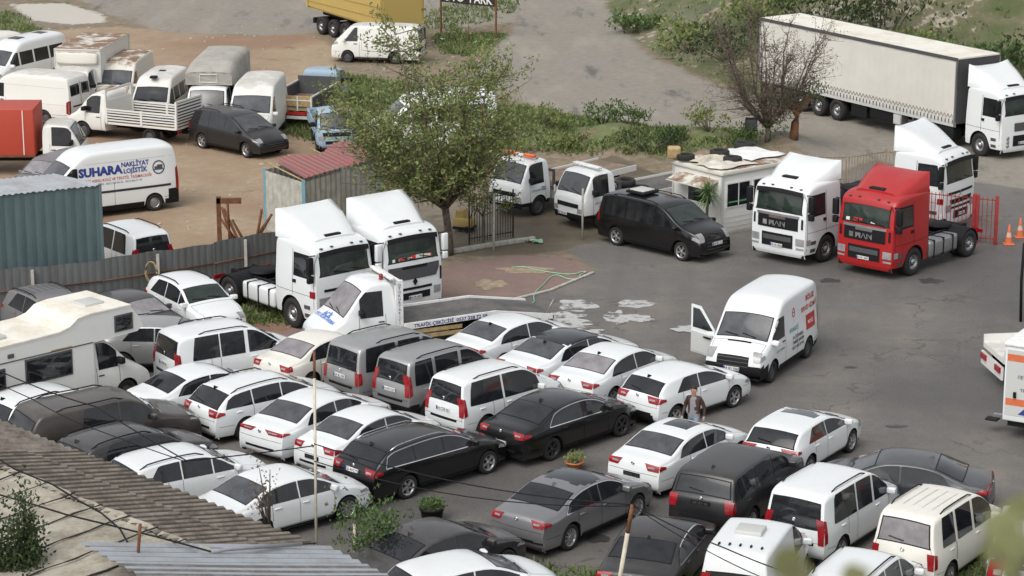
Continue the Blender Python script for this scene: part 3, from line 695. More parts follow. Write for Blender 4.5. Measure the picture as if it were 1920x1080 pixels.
# ------------------------------------------------------------------ lofted vehicle bodies
def chaikin(pts, it=2, w=.25):
    for _ in range(it):
        o = [pts[0]]
        for a, b in zip(pts[:-1], pts[1:]):
            o.append((lerp(a[0], b[0], w), lerp(a[1], b[1], w))); o.append((lerp(a[0], b[0], 1 - w), lerp(a[1], b[1], 1 - w)))
        o.append(pts[-1]); pts = o
    return pts
PROF = {
 'sedan': (4.6, 1.46, [(.14,.22),(.03,.33),(0,.55),(.04,.80),(.08,.98),(.20,1.05),(.66,1.09),(1.38,1.39),(1.9,1.455),(2.4,1.46),(2.85,1.40),(3.58,1.03),(4.10,.93),(4.45,.80),(4.57,.64),(4.6,.45),(4.55,.27),(4.42,.2)],
           [(0,.90),(.7,.95),(3.5,.92),(4.1,.84),(4.6,.66)]),
 'hatch': (4.28, 1.47, [(.14,.22),(.02,.35),(0,.6),(.05,.9),(.10,1.0),(.42,1.34),(.72,1.43),(1.7,1.47),(2.4,1.42),(3.2,1.06),(3.85,.94),(4.13,.80),(4.26,.62),(4.28,.42),(4.18,.22)],
           [(0,.93),(.6,.98),(3.2,.94),(3.8,.84),(4.28,.66)]),
 'wagon': (4.9, 1.5, [(.14,.22),(.02,.35),(0,.6),(.05,.9),(.12,1.0),(.58,1.36),(.9,1.44),(2.2,1.5),(2.95,1.43),(3.75,1.04),(4.35,.93),(4.72,.80),(4.87,.62),(4.9,.42),(4.78,.22)],
           [(0,.93),(.6,.97),(3.7,.93),(4.3,.85),(4.9,.66)]),
 'suv': (4.6, 1.7, [(.14,.32),(0,.5),(0,.75),(.05,1.05),(.12,1.13),(.38,1.53),(.68,1.65),(1.9,1.7),(2.7,1.62),(3.4,1.17),(4.1,1.06),(4.45,.93),(4.58,.75),(4.6,.5),(4.48,.3)],
           [(0,1.06),(.6,1.10),(3.3,1.05),(4.0,.98),(4.6,.75)]),
 'boxy': (4.79, 1.8, [(.14,.35),(0,.5),(0,.8),(.03,1.12),(.10,1.2),(.27,1.66),(.42,1.77),(2.0,1.8),(3.0,1.74),(3.62,1.27),(4.4,1.15),(4.7,1.02),(4.77,.8),(4.79,.5),(4.7,.3)],
           [(0,1.14),(3.5,1.14),(4.3,1.06),(4.79,.85)]),
 'mpv': (4.3, 1.83, [(.10,.25),(0,.4),(0,.8),(.02,1.10),(.13,1.66),(.20,1.77),(.50,1.83),(2.2,1.83),(2.70,1.76),(3.42,1.22),(4.00,1.08),(4.21,.93),(4.29,.66),(4.3,.4),(4.2,.25)],
           [(0,1.04),(3.4,1.02),(3.9,.92),(4.3,.7)]),
 'van': (4.86, 2.4, [(.06,.3),(0,.5),(.0,1.3),(.07,2.20),(.2,2.36),(.6,2.4),(2.7,2.39),(3.15,2.30),(3.48,2.0),(4.12,1.32),(4.55,1.13),(4.78,.95),(4.86,.6),(4.84,.4),(4.72,.3)],
           [(0,1.22),(3.9,1.18),(4.4,1.05),(4.86,.75)]),
 'van_flatnose': (4.75, 1.95, [(.06,.3),(0,.5),(0,1.05),(.10,1.75),(.22,1.90),(.6,1.95),(3.3,1.95),(3.75,1.86),(4.35,1.25),(4.62,1.05),(4.73,.8),(4.75,.45),(4.65,.3)],
           [(0,1.10),(4.2,1.08),(4.75,.8)]),
 'minivan': (4.73, 1.75, [(.14,.3),(0,.5),(0,.9),(.05,1.1),(.30,1.62),(.45,1.71),(1.6,1.75),(2.7,1.68),(3.75,1.10),(4.35,.92),(4.65,.74),(4.73,.5),(4.65,.28)],
           [(0,1.05),(3.6,.98),(4.3,.85),(4.73,.6)]),
 'pickup_cab': (5.25, 1.85, [(.08,.45),(0,.6),(0,1.0),(.02,1.16),(.12,1.20),(.35,1.62),(.6,1.78),(2.2,1.80),(2.7,1.85),(3.35,1.76),(3.95,1.25),(4.7,1.12),(5.1,1.0),(5.22,.8),(5.25,.5),(5.15,.35)],
           [(0,1.14),(3.8,1.14),(4.6,1.04),(5.25,.85)]),
 'truck_cab': (2.3, 3.1, [(.04,.95),(0,1.1),(0,2.9),(.05,3.06),(.3,3.1),(1.5,3.08),(1.95,2.97),(2.12,2.82),(2.16,2.70),(2.29,1.95),(2.3,1.2),(2.3,.5),(2.22,.34)],
           [(0,1.95),(2.3,1.9)]),
 'light_cab': (1.75, 2.2, [(.04,.6),(0,.8),(0,1.9),(.06,2.12),(.25,2.2),(1.0,2.18),(1.22,2.08),(1.68,1.32),(1.75,1.0),(1.75,.5),(1.68,.38)],
           [(0,1.25),(1.6,1.2),(1.75,1.1)]),
 'van_cab': (2.6, 2.2, [(.03,.4),(0,.5),(0,1.9),(.05,2.1),(.2,2.18),(.7,2.2),(1.05,2.10),(1.75,1.30),(2.25,1.08),(2.5,.9),(2.6,.6),(2.58,.4),(2.48,.3)],
           [(0,1.2),(1.7,1.18),(2.2,1.0),(2.6,.75)]),
}
class Body:
    def __init__(s, kind, L, W, H, wheels, wr=.33, sill=.24, tum=.28, r=.09, crown=.04, inset=.03, pf=.16, pr=.10, bow=.08, xoff=0., arch=None, prof=None):
        L0, H0, pts, belt = PROF[kind]
        if prof: pts = prof
        s.L, s.W, s.H, s.wheels, s.wr, s.sill, s.tum, s.r, s.crown, s.inset = L, W, H, wheels, wr, sill, tum, r, crown, inset
        s.pf, s.pr, s.bow, s.xoff, s.kind = pf, pr, bow, xoff, kind
        fx, fz = L / L0, H / H0
        s.keys = [(x * fx - L / 2 + xoff, z * fz) for x, z in pts]
        s.bx = [x * fx - L / 2 + xoff for x, z in belt]; s.bz = [z * fz for x, z in belt]
        s.arch = arch or (wr + .075)
        c = chaikin(s.keys, 3, .25)
        st = [c[0]]
        for a, b in zip(c[:-1], c[1:]):
            n = max(1, int(math.dist(a, b) / .07))
            for i in range(1, n + 1): st.append((lerp(a[0], b[0], i / n), lerp(a[1], b[1], i / n)))
        s.st = st
        s.acc = [0.]
        for a, b in zip(st[:-1], st[1:]): s.acc.append(s.acc[-1] + math.dist(a, b))
        xm = {}
        for x, z in st: k = round(x / .02); xm[k] = max(xm.get(k, 0), z)
        ks = sorted(xm); s.ex = [k * .02 for k in ks]; s.ez = [xm[k] for k in ks]
    def plan(s, x):
        f = s.L / 2 + s.xoff - x; b = x + s.L / 2 - s.xoff; d = min(.95, s.L * .3); k = 1.
        if f < d: k -= s.pf * ((d - max(f, 0)) / d) ** 2.3
        if b < d: k -= s.pr * ((d - max(b, 0)) / d) ** 2.3
        return s.W / 2 * k
    def belt(s, x): return interp(x, s.bx, s.bz)
    def zlow(s, x):
        z = s.sill
        for xw in s.wheels:
            q = s.arch ** 2 - (x - xw) ** 2
            if q > 0: z = max(z, s.wr + math.sqrt(q) * .98)
        return z
    def par(s, x, zt):
        hw = s.plan(x); b = min(s.belt(x), zt - .02)
        cr = min(s.crown, .5 * (zt - b)); e = zt - cr
        yr = hw - s.inset - s.tum * max(0, e - b); r = min(s.r, max(.012, .8 * (e - b) + .012))
        return hw, b, e, yr, r
    def low(s, x, z, hw, b):
        t = max(0., min(1., (z - s.sill) / max(.05, s.belt(x) - s.sill)))
        return hw - (.045 * (1 - t / .3) ** 2 if t < .3 else 0) - (s.inset * ((t - .62) / .38) ** 2 if t > .62 else 0)
    def sec(s, x, zt):
        hw, b, e, yr, r = s.par(x, zt); zl = min(s.zlow(x), b - .03); o = []
        for t in (0, .06, .2, .36, .55, .75, .9, 1): z = lerp(zl, b, t); o.append((s.low(x, z, hw, b), z))
        y0 = o[-1][0]
        for t in (.2, .45, .7, .9, 1): o.append((lerp(y0, yr, t), lerp(b, max(b, e - r), t)))
        for a in (30, 60, 90): o.append((yr - r + r * math.cos(R(a)), max(b, e - r) + (e - max(b, e - r)) * math.sin(R(a))))
        yq = yr - r
        for t in (.8, .6, .4, .2, 0): o.append((yq * t, e + (zt - e) * (1 - t * t)))
        return o
    def D(s, x, y):
        u = (x - s.xoff) / (s.L / 2); k = (y / (s.W / 2)) ** 2
        return x + (s.bow * k * (-u) ** 2 if u < 0 else -s.bow * 1.4 * k * u ** 2)
    def side_y(s, x, z):
        zt = interp(x, s.ex, s.ez); hw, b, e, yr, r = s.par(x, zt)
        if z <= b: return s.low(x, z, hw, b)
        y0 = s.low(x, b, hw, b); zc = max(b, e - r)
        if z <= zc: return lerp(y0, yr, (z - b) / max(zc - b, 1e-3))
        q = min(1, (z - zc) / max(e - zc, 1e-3)); return yr - r + r * math.sqrt(max(0, 1 - q * q))
    def sp(s, x, z, side, off=.006):
        y = s.side_y(x, z) + off
        return (s.D(x, y), side * y, z)
    def at_s(s, a):
        i = 0
        while i < len(s.acc) - 2 and s.acc[i + 1] < a: i += 1
        t = (a - s.acc[i]) / max(1e-6, s.acc[i + 1] - s.acc[i]); p, q = s.st[i], s.st[i + 1]
        dx, dz = q[0] - p[0], q[1] - p[1]; l = math.hypot(dx, dz) or 1
        return lerp(p[0], q[0], t), lerp(p[1], q[1], t), -dz / l, dx / l
    def key(s, k):
        i = int(k); i = min(i, len(s.keys) - 2); f = k - i
        px, pz = lerp(s.keys[i][0], s.keys[i + 1][0], f), lerp(s.keys[i][1], s.keys[i + 1][1], f)
        j = min(range(len(s.st)), key=lambda j: (s.st[j][0] - px) ** 2 + (s.st[j][1] - pz) ** 2)
        return s.acc[j]
    def az(s, z, front=True):
        n = len(s.st); rg = range(n // 2, n) if front else range(n // 2, -1, -1)
        j = min(rg, key=lambda j: abs(s.st[j][1] - z)); return s.acc[j]
    def fp(s, mb, z0, z1, y0, y1, mat, off=.012, front=True, nu=3, nv=6):
        s.sheet(mb, s.az(z0, front), s.az(z1, front), y0, y1, mat, off, nu, nv)
    def half(s, a, m=0.):
        x, z, _, _ = s.at_s(a); hw, b, e, yr, r = s.par(x, z); return yr - r * .6 - m
    def top(s, a, y, off=.006):
        x, zt, nx, nz = s.at_s(a); hw, b, e, yr, r = s.par(x, zt); yq = max(yr - r, .01); t = min(1, abs(y) / yq)
        z = e + (zt - e) * (1 - t * t); return (s.D(x, y) + nx * off, y, z + nz * off)
    # --- meshes
    def shell(s, mb, mat, low=None, low_mat='trim', zones=()):
        P = []
        for x, zt in s.st:
            o = s.sec(x, zt); row = [(s.D(x, y), -y, z) for y, z in o] + [(s.D(x, y), y, z) for y, z in o[-2::-1]]
            P.append(row)
        nu, nv = len(P), len(P[0]); vs = [p for r_ in P for p in r_]; i0 = len(mb.v); mb.v += vs
        k0 = mb.mi(mat); kl = mb.mi(low_mat) if low else k0
        zk = [(mb.mi(mm), fn) for mm, fn in zones]
        for i in range(nu - 1):
            for j in range(nv - 1):
                ids = (i * nv + j, i * nv + j + 1, (i + 1) * nv + j + 1, (i + 1) * nv + j)
                c = [sum(vs[k][q] for k in ids) / 4 for q in range(3)]
                kk = k0
                if low and low(*c): kk = kl
                for z_, fn in zk:
                    if fn(*c): kk = z_
                mb.f.append(tuple(i0 + k for k in ids)); mb.m.append(kk); mb.sm.append(True)
        # turned-in lower lip + inner wheel housings / floor
        lip = []
        for k in range(nu):
            for sgn, j in ((-1, 0), (1, nv - 1)):
                lip.append(vs[k * nv + j])
        for q in (0, 1):
            A = [lip[2 * k + q] for k in range(nu)]
            mb.grid([[p for p in A], [(p[0], p[1] * .82, p[2] + .01) for p in A]], 'underbody', True)
        mb.add([lip[0], lip[1], lip[-1], lip[-2]] + [(s.xoff - s.L / 2 + .1, -s.W * .4, s.sill + .02), (s.xoff - s.L / 2 + .1, s.W * .4, s.sill + .02), (s.xoff + s.L / 2 - .12, s.W * .4, s.sill + .02), (s.xoff + s.L / 2 - .12, -s.W * .4, s.sill + .02)], [(4, 5, 6, 7)], 'underbody')
        xs = sorted(s.wheels); hy = s.W / 2 - .30
        for xw in xs: mb.box(xw - s.arch, xw + s.arch, -hy, hy, s.sill, s.wr + s.arch * .96, 'underbody')
    def side_grid(s, mb, x0, x1, zb, zt, side, mat, off=.006, nu=14, nv=4):
        P = []
        for i in range(nu + 1):
            x = lerp(x0, x1, i / nu); a = zb(x) if callable(zb) else zb; b = zt(x) if callable(zt) else zt
            b = max(a, b); P.append([s.sp(x, lerp(a, b, j / nv), side, off) for j in range(nv + 1)])
        mb.grid(P, mat, True)
    def dlo_top(s, x, m=.09, x0=None, sl=1.2, x1=None, sf=9):
        z = interp(x, s.ex, s.ez) - m
        if x0 is not None: z = min(z, s.belt(x) + .03 + (x - x0) * sl)
        if x1 is not None: z = min(z, s.belt(x) + .03 + (x1 - x) * sf)
        return z
    def side_line(s, mb, pts, side, wd, mat, off=.008):
        P = []
        for (x, z) in pts: P.append([s.sp(x, z - wd / 2, side, off), s.sp(x, z + wd / 2, side, off)])
        mb.grid(P, mat, True)
    def seam(s, mb, x, z0, z1, side, wd=.012, lean=0., mat='trim'):
        P = []
        for i in range(7):
            z = lerp(z0, z1, i / 6); xx = x + lean * (z - z0)
            P.append([s.sp(xx - wd / 2, z, side, .003), s.sp(xx + wd / 2, z, side, .003)])
        mb.grid(P, mat, True)
    def sheet(s, mb, a0, a1, y0, y1, mat, off=.006, nu=8, nv=8):
        """y0,y1: numbers or functions of profile length; y from y0 to y1"""
        P = []
        for i in range(nu + 1):
            a = lerp(a0, a1, i / nu); ya = y0(a) if callable(y0) else y0; yb = y1(a) if callable(y1) else y1
            P.append([s.top(a, lerp(ya, yb, j / nv), off) for j in range(nv + 1)])
        mb.grid(P, mat, True)
    def glass_sheet(s, name, parent, a0, a1, m=.05, mat='tinted_glass', off=.007, border=None):
        mb = MB()
        if border: s.sheet(mb, a0 - .03, a1 + .03, lambda a: -s.half(a, m - .035), lambda a: s.half(a, m - .035), border, off - .003)
        s.sheet(mb, a0, a1, lambda a: -s.half(a, m), lambda a: s.half(a, m), mat, off)
        return mb.build(name, parent)
    def text_side(s, mb, txt, size, xc, zc, side, mat, bold=.02, sx=1., slope=0.):
        d = 1 if side < 0 else -1
        mb.text(txt, lambda u, v: s.sp(xc + d * u, zc + v + slope * u, side, .009), mat, size, bold, sx)

# ------------------------------------------------------------------ wheels (shared meshes)
_wh = {}
def wheel_meshes(r, w_, style, rimmat):
    k = (r, w_, style, rimmat)
    if k in _wh: return _wh[k]
    rr = r * (.68 if style != 'truck' else .56) if style != 'steelie' else r * .62
    t = MB(); t.lathe([(rr, -w_ / 2), (r * .93, -w_ / 2), (r, -w_ * .36), (r, w_ * .36), (r * .93, w_ / 2), (rr * 1.02, w_ / 2), (rr * .97, w_ * .36), (rr * .97, -w_ / 2)], 'tyre', 24)
    to = t.build('tyre')
    m = MB()
    f = w_ / 2
    if style == 'truck':
        m.lathe([(rr, f * .9), (rr * .92, f * .2), (rr * .62, f * .1), (rr * .55, f * .55), (rr * .34, f * .6), (rr * .30, f * 1.05), (0, f * 1.08)], rimmat, 20)
        for i in range(10):
            a = i * math.pi / 5; m.box(-.025, .025, f * .5, f * .75, -.025, .025, 'trim_grey', Matrix.Translation((rr * .46 * math.cos(a), 0, rr * .46 * math.sin(a))))
    elif style == 'steelie':
        m.lathe([(rr, f * .8), (rr * .9, f * .3), (rr * .75, f * .3), (rr * .6, f * .62), (rr * .3, f * .55), (0, f * .6)], rimmat, 20)
    else:
        m.lathe([(rr, f * .96), (rr * .90, f * .92), (rr * .88, f * .2)], rimmat, 24)
        m.lathe([(rr * .88, f * .1), (0, f * .1)], 'underbody', 20)
        m.lathe([(rr * .2, f * .2), (rr * .2, f * .8), (0, f * .84)], rimmat, 12)
        n = int(style)
        for i in range(n):
            a = 2 * math.pi * i / n + .3; T = Matrix.Rotation(a, 4, 'Y')
            b = rr * (.16 if n <= 5 else .10)
            m.add([(rr * .12, f * .78, -b * .8), (rr * .12, f * .78, b * .8), (rr * .92, f * .88, b), (rr * .92, f * .88, -b),
                   (rr * .12, f * .3, -b * .8), (rr * .12, f * .3, b * .8), (rr * .92, f * .3, b), (rr * .92, f * .3, -b)],
                  [(0, 1, 2, 3), (0, 4, 5, 1), (3, 2, 6, 7), (0, 3, 7, 4), (1, 5, 6, 2)], rimmat, False, T)
    ro = m.build('rim')
    _wh[k] = (to.data, ro.data)
    bpy.data.objects.remove(to); bpy.data.objects.remove(ro)
    return _wh[k]
def wheel(parent, x, y, r, w_, style='5', rimmat='alloy', steer=0., name='wheel'):
    tm, rm = wheel_meshes(r, w_, style, rimmat)
    o = bpy.data.objects.new(name, tm); C.objects.link(o); o.parent = parent
    o.location = (x, y, r); o.rotation_euler = (0, 0, (math.pi if y < 0 else 0) + steer)
    q = bpy.data.objects.new('rim', rm); C.objects.link(q); q.parent = o
    return o

def plate(parent, pos, nrm, txt, w_=.52, h=.11, dark=False, mat='plate'):
    """number plate centred at pos facing nrm (x,z) direction"""
    nx, nz = nrm; l = math.hypot(nx, nz); nx /= l; nz /= l
    s = 1 if nx > 0 else -1
    X = Vector((0, s, 0)); Nn = Vector((nx, 0, nz)); Y = Vector((-nz * s * s if s > 0 else nz * -1, 0, abs(nx)))
    Y = Nn.cross(X); Y = Y if Y.z > 0 else -Y
    p = Vector(pos); mb = MB()
    f = lambda u, v, d=0: p + X * u + Y * v + Nn * d
    a = [f(-w_/2, -h/2, 0), f(w_/2, -h/2, 0), f(w_/2, h/2, 0), f(-w_/2, h/2, 0)]
    b = [f(-w_/2, -h/2, .014), f(w_/2, -h/2, .014), f(w_/2, h/2, .014), f(-w_/2, h/2, .014)]
    mb.add(a + b, [(4, 5, 6, 7), (0, 1, 5, 4), (1, 2, 6, 5), (2, 3, 7, 6), (3, 0, 4, 7)], 'trim' if dark else mat)
    if not dark:
        mb.add([f(-w_/2, -h/2, .017), f(-w_/2 + .05, -h/2, .017), f(-w_/2 + .05, h/2, .017), f(-w_/2, h/2, .017)], [(0, 1, 2, 3)], 'blue_text')
        mb.text(txt, lambda u, v: f(u + .02, v - h * .33, .018), 'black_text', h * .95, .012, 1.0)
    else:
        mb.text(txt, lambda u, v: f(u, v - h * .33, .018), 'trim_grey', h * .95, .0, 1.0)
    return mb.build('number_plate', parent, False)

def mirror(parent, x, y, z, mat, sc_=1., dark=False):
    mb = MB(); s = 1 if y > 0 else -1
    mb.box(-.07 * sc_, .07 * sc_, -.02, .21 * sc_, -.06 * sc_, .09 * sc_, mat, Matrix.Translation((x, y, z)) @ Matrix.Scale(s, 4, (0, 1, 0)) @ Matrix.Rotation(R(-8), 4, 'Z'), .035 * sc_)
    mb.box(x - .02, x + .03, min(y - s * .06, y), max(y - s * .06, y), z - .06, z - .02, 'trim')
    return mb.build('mirror', parent)
def handle(parent, B, x, z, side, mat):
    mb = MB(); p = B.sp(x, z, side, .004)
    mb.box(p[0] - .10, p[0] + .10, p[1] - .022, p[1] + .022, p[2] - .016, p[2] + .016, mat, None, .012)
    return mb.build('door_handle', parent)

# ------------------------------------------------------------------ passenger car / van
def vehicle(key, name, label, cat, kind, pmat, L, W, H, xf, xr, group='vehicles parked in the yard', wr=.325, rim='5', rimmat='alloy',
            glassm='tinted_glass', backm=None, frontm=None, wins=None, win_m=.085, wincap=None, tumble=.28, sill=.24, rear_sl=1.1, front_sl=9, back=None, screen=None,
            low=None, low_mat='trim', zones=(), chrome=False, rails=None, antenna=None, tail='wrap', tz=None, tail_w=.36, taillen=None, plates=('34 KT 518', None), plate_z=None,
            plate_dark=False, head_len=.45, head_mat='lamp_clear', handles=True, seams=None, mir=True, mir_mat=None, crown=.04, rr=.09, tail_mat='lamp_red', badge=True,
            grille=True, hubz=0, steer=0., pr=.10, pf=.16, bow=.08, extra=None, prof=None, xy=None, wiper=True, lights=True, fold=None):
    if taillen is None: taillen = .28 if kind not in ('mpv', 'van', 'van_flatnose', 'boxy', 'minivan') else .12
    x_, y_, yaw = xy or PL[key]
    t = thing(name, label, cat, (x_, y_, hubz), R(yaw), group)
    B = Body(kind, L, W, H, (xf, xr), wr, sill, tumble, rr, crown, .03, pf, pr, bow, 0., None, prof)
    k = B.key
    K = {'sedan': dict(back=(6.12, 7.0), screen=(10.06, 10.97), tail=(3.0, 4.2), pl=2.35, hood=11.2, head=(13.15, 14.1), gr=(13.9, 15.4), bx=.55),
         'hatch': dict(back=(4.15, 5.1), screen=(8.06, 8.97), tail=(2.7, 3.9), pl=2.3, hood=9.2, head=(10.9, 12.1), gr=(12.0, 13.3), bx=.1),
         'wagon': dict(back=(4.12, 5.1), screen=(8.06, 8.97), tail=(2.7, 3.9), pl=2.9, hood=9.2, head=(10.9, 12.1), gr=(12.0, 13.3), bx=.1),
         'suv': dict(back=(4.1, 5.05), screen=(8.06, 8.97), tail=(2.6, 3.9), pl=2.6, hood=9.2, head=(10.9, 12.1), gr=(12.0, 13.3), bx=.1),
         'boxy': dict(back=(4.1, 5.0), screen=(8.06, 8.97), tail=(2.2, 3.7), pl=2.75, hood=9.2, head=(10.8, 12.0), gr=(12.0, 13.2), bx=.1),
         'mpv': dict(back=(3.1, 4.0), screen=(8.06, 8.97), tail=(1.9, 3.5), pl=2.35, hood=9.2, head=(10.3, 11.7), gr=(11.6, 13.0), bx=.1),
         'van': dict(back=(2.15, 2.9), screen=(8.1, 8.97), tail=(1.2, 2.3), pl=1.6, hood=9.3, head=(10.1, 11.4), gr=(11.0, 12.2), bx=.05),
         'van_flatnose': dict(back=(2.2, 2.95), screen=(7.1, 7.95), tail=(1.1, 2.0), pl=1.5, hood=8.1, head=(8.5, 9.7), gr=(9.0, 10.2), bx=.05),
         'minivan': dict(back=(3.1, 4.1), screen=(7.1, 7.98), tail=(1.8, 3.2), pl=1.8, hood=8.2, head=(9.1, 10.1), gr=(10.0, 11.2), bx=.1),
         'pickup_cab': dict(back=(4.15, 5.0), screen=(9.15, 9.97), tail=(2.0, 3.2), pl=1.7, hood=10.2, head=(11.3, 12.6), gr=(12.0, 13.3), bx=.1)}[kind]
    mb = MB()
    B.shell(mb, pmat, low, low_mat, zones)
    x0, x1 = -L / 2 + K['bx'], L / 2 - .5
    # side windows
    if wins is None:
        a, b = -L / 2 + (.95 if kind == 'sedan' else .42), B.keys[int(K['screen'][0]) + 1][0] - .12
        wins = [(a, lerp(a, b, .45)), (lerp(a, b, .45), b)]
    if kind == 'van':
        wincap = wincap or B.belt(0) + .275 * H; front_sl = 9; win_m = .11
    wincap = wincap or 9
    wa, wb = wins[0][0], wins[-1][1]
    for side in (-1, 1):
        for i, (a, b) in enumerate(wins):
            g_ = MB(); z0 = lambda x: B.belt(x) + .03
            B.side_grid(g_, a + .012, b - .012, z0, lambda x: min(wincap, B.dlo_top(x, win_m, wa, rear_sl, wb, front_sl)), side, glassm, .007, 14, 4)
            g_.build('side_window', t)
        if chrome:
            n = 24; xs = [lerp(wa, wb, i / n) for i in range(n + 1)]
            top = [(x, max(B.belt(x) + .03, B.dlo_top(x, win_m - .01, wa, rear_sl, wb, front_sl))) for x in xs]
            B.side_line(mb, top, side, .022, 'chrome', .011); B.side_line(mb, [(x, B.belt(x) + .02) for x in xs], side, .022, 'chrome', .011)
        if seams is None:
            ss = [wins[0][1]] if len(wins) > 1 else []
            ss = ss + [wb - .02] if kind not in ('van',) else ss
            if kind in ('sedan', 'hatch', 'wagon', 'suv', 'boxy', 'mpv'): ss.append(wins[0][0] + .45 if kind == 'sedan' else xr + .28)
        else: ss = seams
        for x in ss: B.seam(mb, x, B.zlow(x) + .05, B.belt(x) + .02, side)
        xx = [lerp(xr + B.arch + .03, xf - B.arch - .03, i / 8) for i in range(9)]
        B.side_line(mb, [(x, sill + .09) for x in xx], side, .012, 'trim', .004)
        if handles and len(wins) > 1:
            for x in (wins[-1][0] + .16, wins[0][0] + (.62 if kind == 'sedan' else .45)):
                if abs(x - xr) > B.arch + .02 or B.belt(x) > wr + B.arch + .1: handle(t, B, x, B.belt(x) - .10, side, pmat)
        elif handles: handle(t, B, wins[0][0] + .12, B.belt(wins[0][0]) - .10, side, 'trim')
    # windscreen, rear window
    fs = screen or K['screen']; bs = back or K['back']
    B.glass_sheet('windscreen', t, k(fs[0]), k(fs[1]), .07, frontm or 'grey_glass', .007, 'trim')
    if back != 0: B.glass_sheet('rear_window', t, k(bs[0]), k(bs[1]), .07, backm or glassm, .007, 'trim')
    # seam round the bonnet and boot
    a = k(K['hood']); B.sheet(mb, a - .006, a + .006, lambda q: -B.half(q, .02), lambda q: B.half(q, .02), 'trim', .003, 1, 10)
    for sgn in (-1, 1):
        B.sheet(mb, a, k(K['head'][0]), lambda q: sgn * B.half(q, .055), lambda q: sgn * B.half(q, .045), 'trim', .003, 8, 1)
    # tailgate / boot gaps and bumper line
    q0 = k(K['tail'][0]) - .10
    B.sheet(mb, q0 - .005, q0 + .005, -W * .43, W * .43, 'trim', .003, 1, 10)
    if kind in ('mpv', 'boxy', 'hatch', 'wagon', 'suv', 'minivan'):
        for sgn in (-1, 1): B.sheet(mb, q0, k(bs[1]) + .05 if back != 0 else k(K['back'][1]), lambda q: sgn * B.half(q, .052), lambda q: sgn * B.half(q, .044), 'trim', .003, 12, 1)
    for side in (-1, 1):
        B.side_line(mb, [(lerp(xr - B.arch - .02, -L / 2 + .12, i / 4), sill + .30) for i in range(5)], side, .010, 'trim', .003)
        B.side_line(mb, [(lerp(xf + B.arch + .02, L / 2 - .15, i / 4), sill + .34) for i in range(5)], side, .010, 'trim', .003)
        zz = lambda x: sill + .02
        B.side_grid(mb, xr + B.arch + .02, xf - B.arch - .02, lambda x: sill + .005, lambda x: sill + .07, side, 'trim', .004, 10, 1)
    # rear lamps
    def lamp(nm, a0, a1, w_, side, mat, rear=True, wrap=taillen):
        l = MB(); hy = lambda q: B.half(q, .0)
        B.sheet(l, a0, a1, lambda q: side * (hy(q) - w_ * (.72 + .28 * ((q - a0) / (a1 - a0) if rear else (a1 - q) / (a1 - a0)))), lambda q: side * (hy(q) + (.02 if wrap > .2 else .035)), mat, .012, 4, 5)
        xa, za, _, _ = B.at_s(a0); xb, zb, _, _ = B.at_s(a1); z0, z1 = min(za, zb), max(za, zb)
        xe = B.keys[0][0] if rear else B.keys[-1][0]
        d = 1 if rear else -1
        e = (-L / 2 + (.035 if wrap > .2 else .004)) if rear else (L / 2 - .05)
        zt_ = lambda x: min(z1 - .01, interp(x, B.ex, B.ez) - .04)
        n_ = 6; P = []
        for i in range(n_ + 1):
            x = e + d * wrap * i / n_; q = (i / n_); hi = max(z0 + .02, lerp(zt_(x), lerp(z0, zt_(x), .62 if wrap > .2 else .9), q)); lo = lerp(z0, hi, (.45 if wrap > .2 else .08) * q)
            P.append([B.sp(x, lerp(lo, hi, j / 3), side, .012) for j in range(4)])
        if wrap > 0: l.grid(P, mat, True)
        return l.build(nm, t)
    ta, tb = tz or K['tail']
    if lights:
        for side in (-1, 1):
            tl = lamp('tail_light', k(ta), k(tb), tail_w, side, tail_mat)
            if tail_w > .3 and tail_mat == 'lamp_red':
                l = MB(); a0, a1 = k(ta), k(tb); B.sheet(l, lerp(a0, a1, .35), lerp(a0, a1, .6), lambda q: side * (B.half(q) - tail_w * .75), lambda q: side * (B.half(q) - tail_w * .25), 'lamp_clear', .018, 1, 3); l.build('reversing_lamp', tl)
            lamp('headlight', k(K['head'][0]), k(K['head'][1]), .26, side, head_mat, False, head_len * .75)
    # grille, plates
    if grille:
        g_ = MB(); a0, a1 = k(K['gr'][0]), k(K['gr'][1]); gh = W * .26
        B.sheet(g_, a0, a1, -gh, gh, 'trim', .010, 6, 4)
        for q in (.2, .5, .8): B.sheet(g_, lerp(a0, a1, q) - .01, lerp(a0, a1, q) + .01, -gh, gh, 'chrome' if chrome else 'trim_grey', .02, 1, 4)
        g_.build('grille', t)
        a = k(len(B.keys) - 2.6); B.sheet(mb, a - .06, a + .06, -W * .33, W * .33, 'trim', .006, 2, 6)
    if plates[0]:
        a = k(plate_z or K['pl']); x, z, nx, nz = B.at_s(a); plate(t, (x + nx * .006, 0, z), (nx, nz * .5), plates[0], dark=plate_dark)
    if plates[1]:
        a = k(len(B.keys) - 2.9); x, z, nx, nz = B.at_s(a); plate(t, (x + nx * .03, 0, z), (nx, nz * .5), plates[1])
    if badge:
        a = k(lerp(K['pl'], tb, .75)); p = B.top(a, 0, .012); mb.lathe([(0, 0), (.05, 0), (.055, .01), (.035, .016)], 'chrome', 12, Matrix.Translation(p) @ Matrix.Rotation(R(90), 4, 'Z'))
    a = k(1.6); B.sheet(mb, a - .035, a + .035, -W * .30, W * .30, 'trim', .005, 2, 6)
    if wiper and kind in ('hatch', 'wagon', 'suv', 'mpv', 'boxy'):
        a = k(bs[0]) + .05; p, q = Vector(B.top(a, -.02, .03)), Vector(B.top(a + .06, .38, .03)); wmb = MB(); wmb.tube([p, q], .012, 'trim', 5); wmb.build('wiper', t)
    if wiper:
        wmb = MB(); a = k(fs[1]) - .02
        for y in (.45, -.12): wmb.tube([B.top(a, y, .03), B.top(a - .10, y - .45, .028)], .012, 'trim', 5)
        wmb.build('wiper', t)
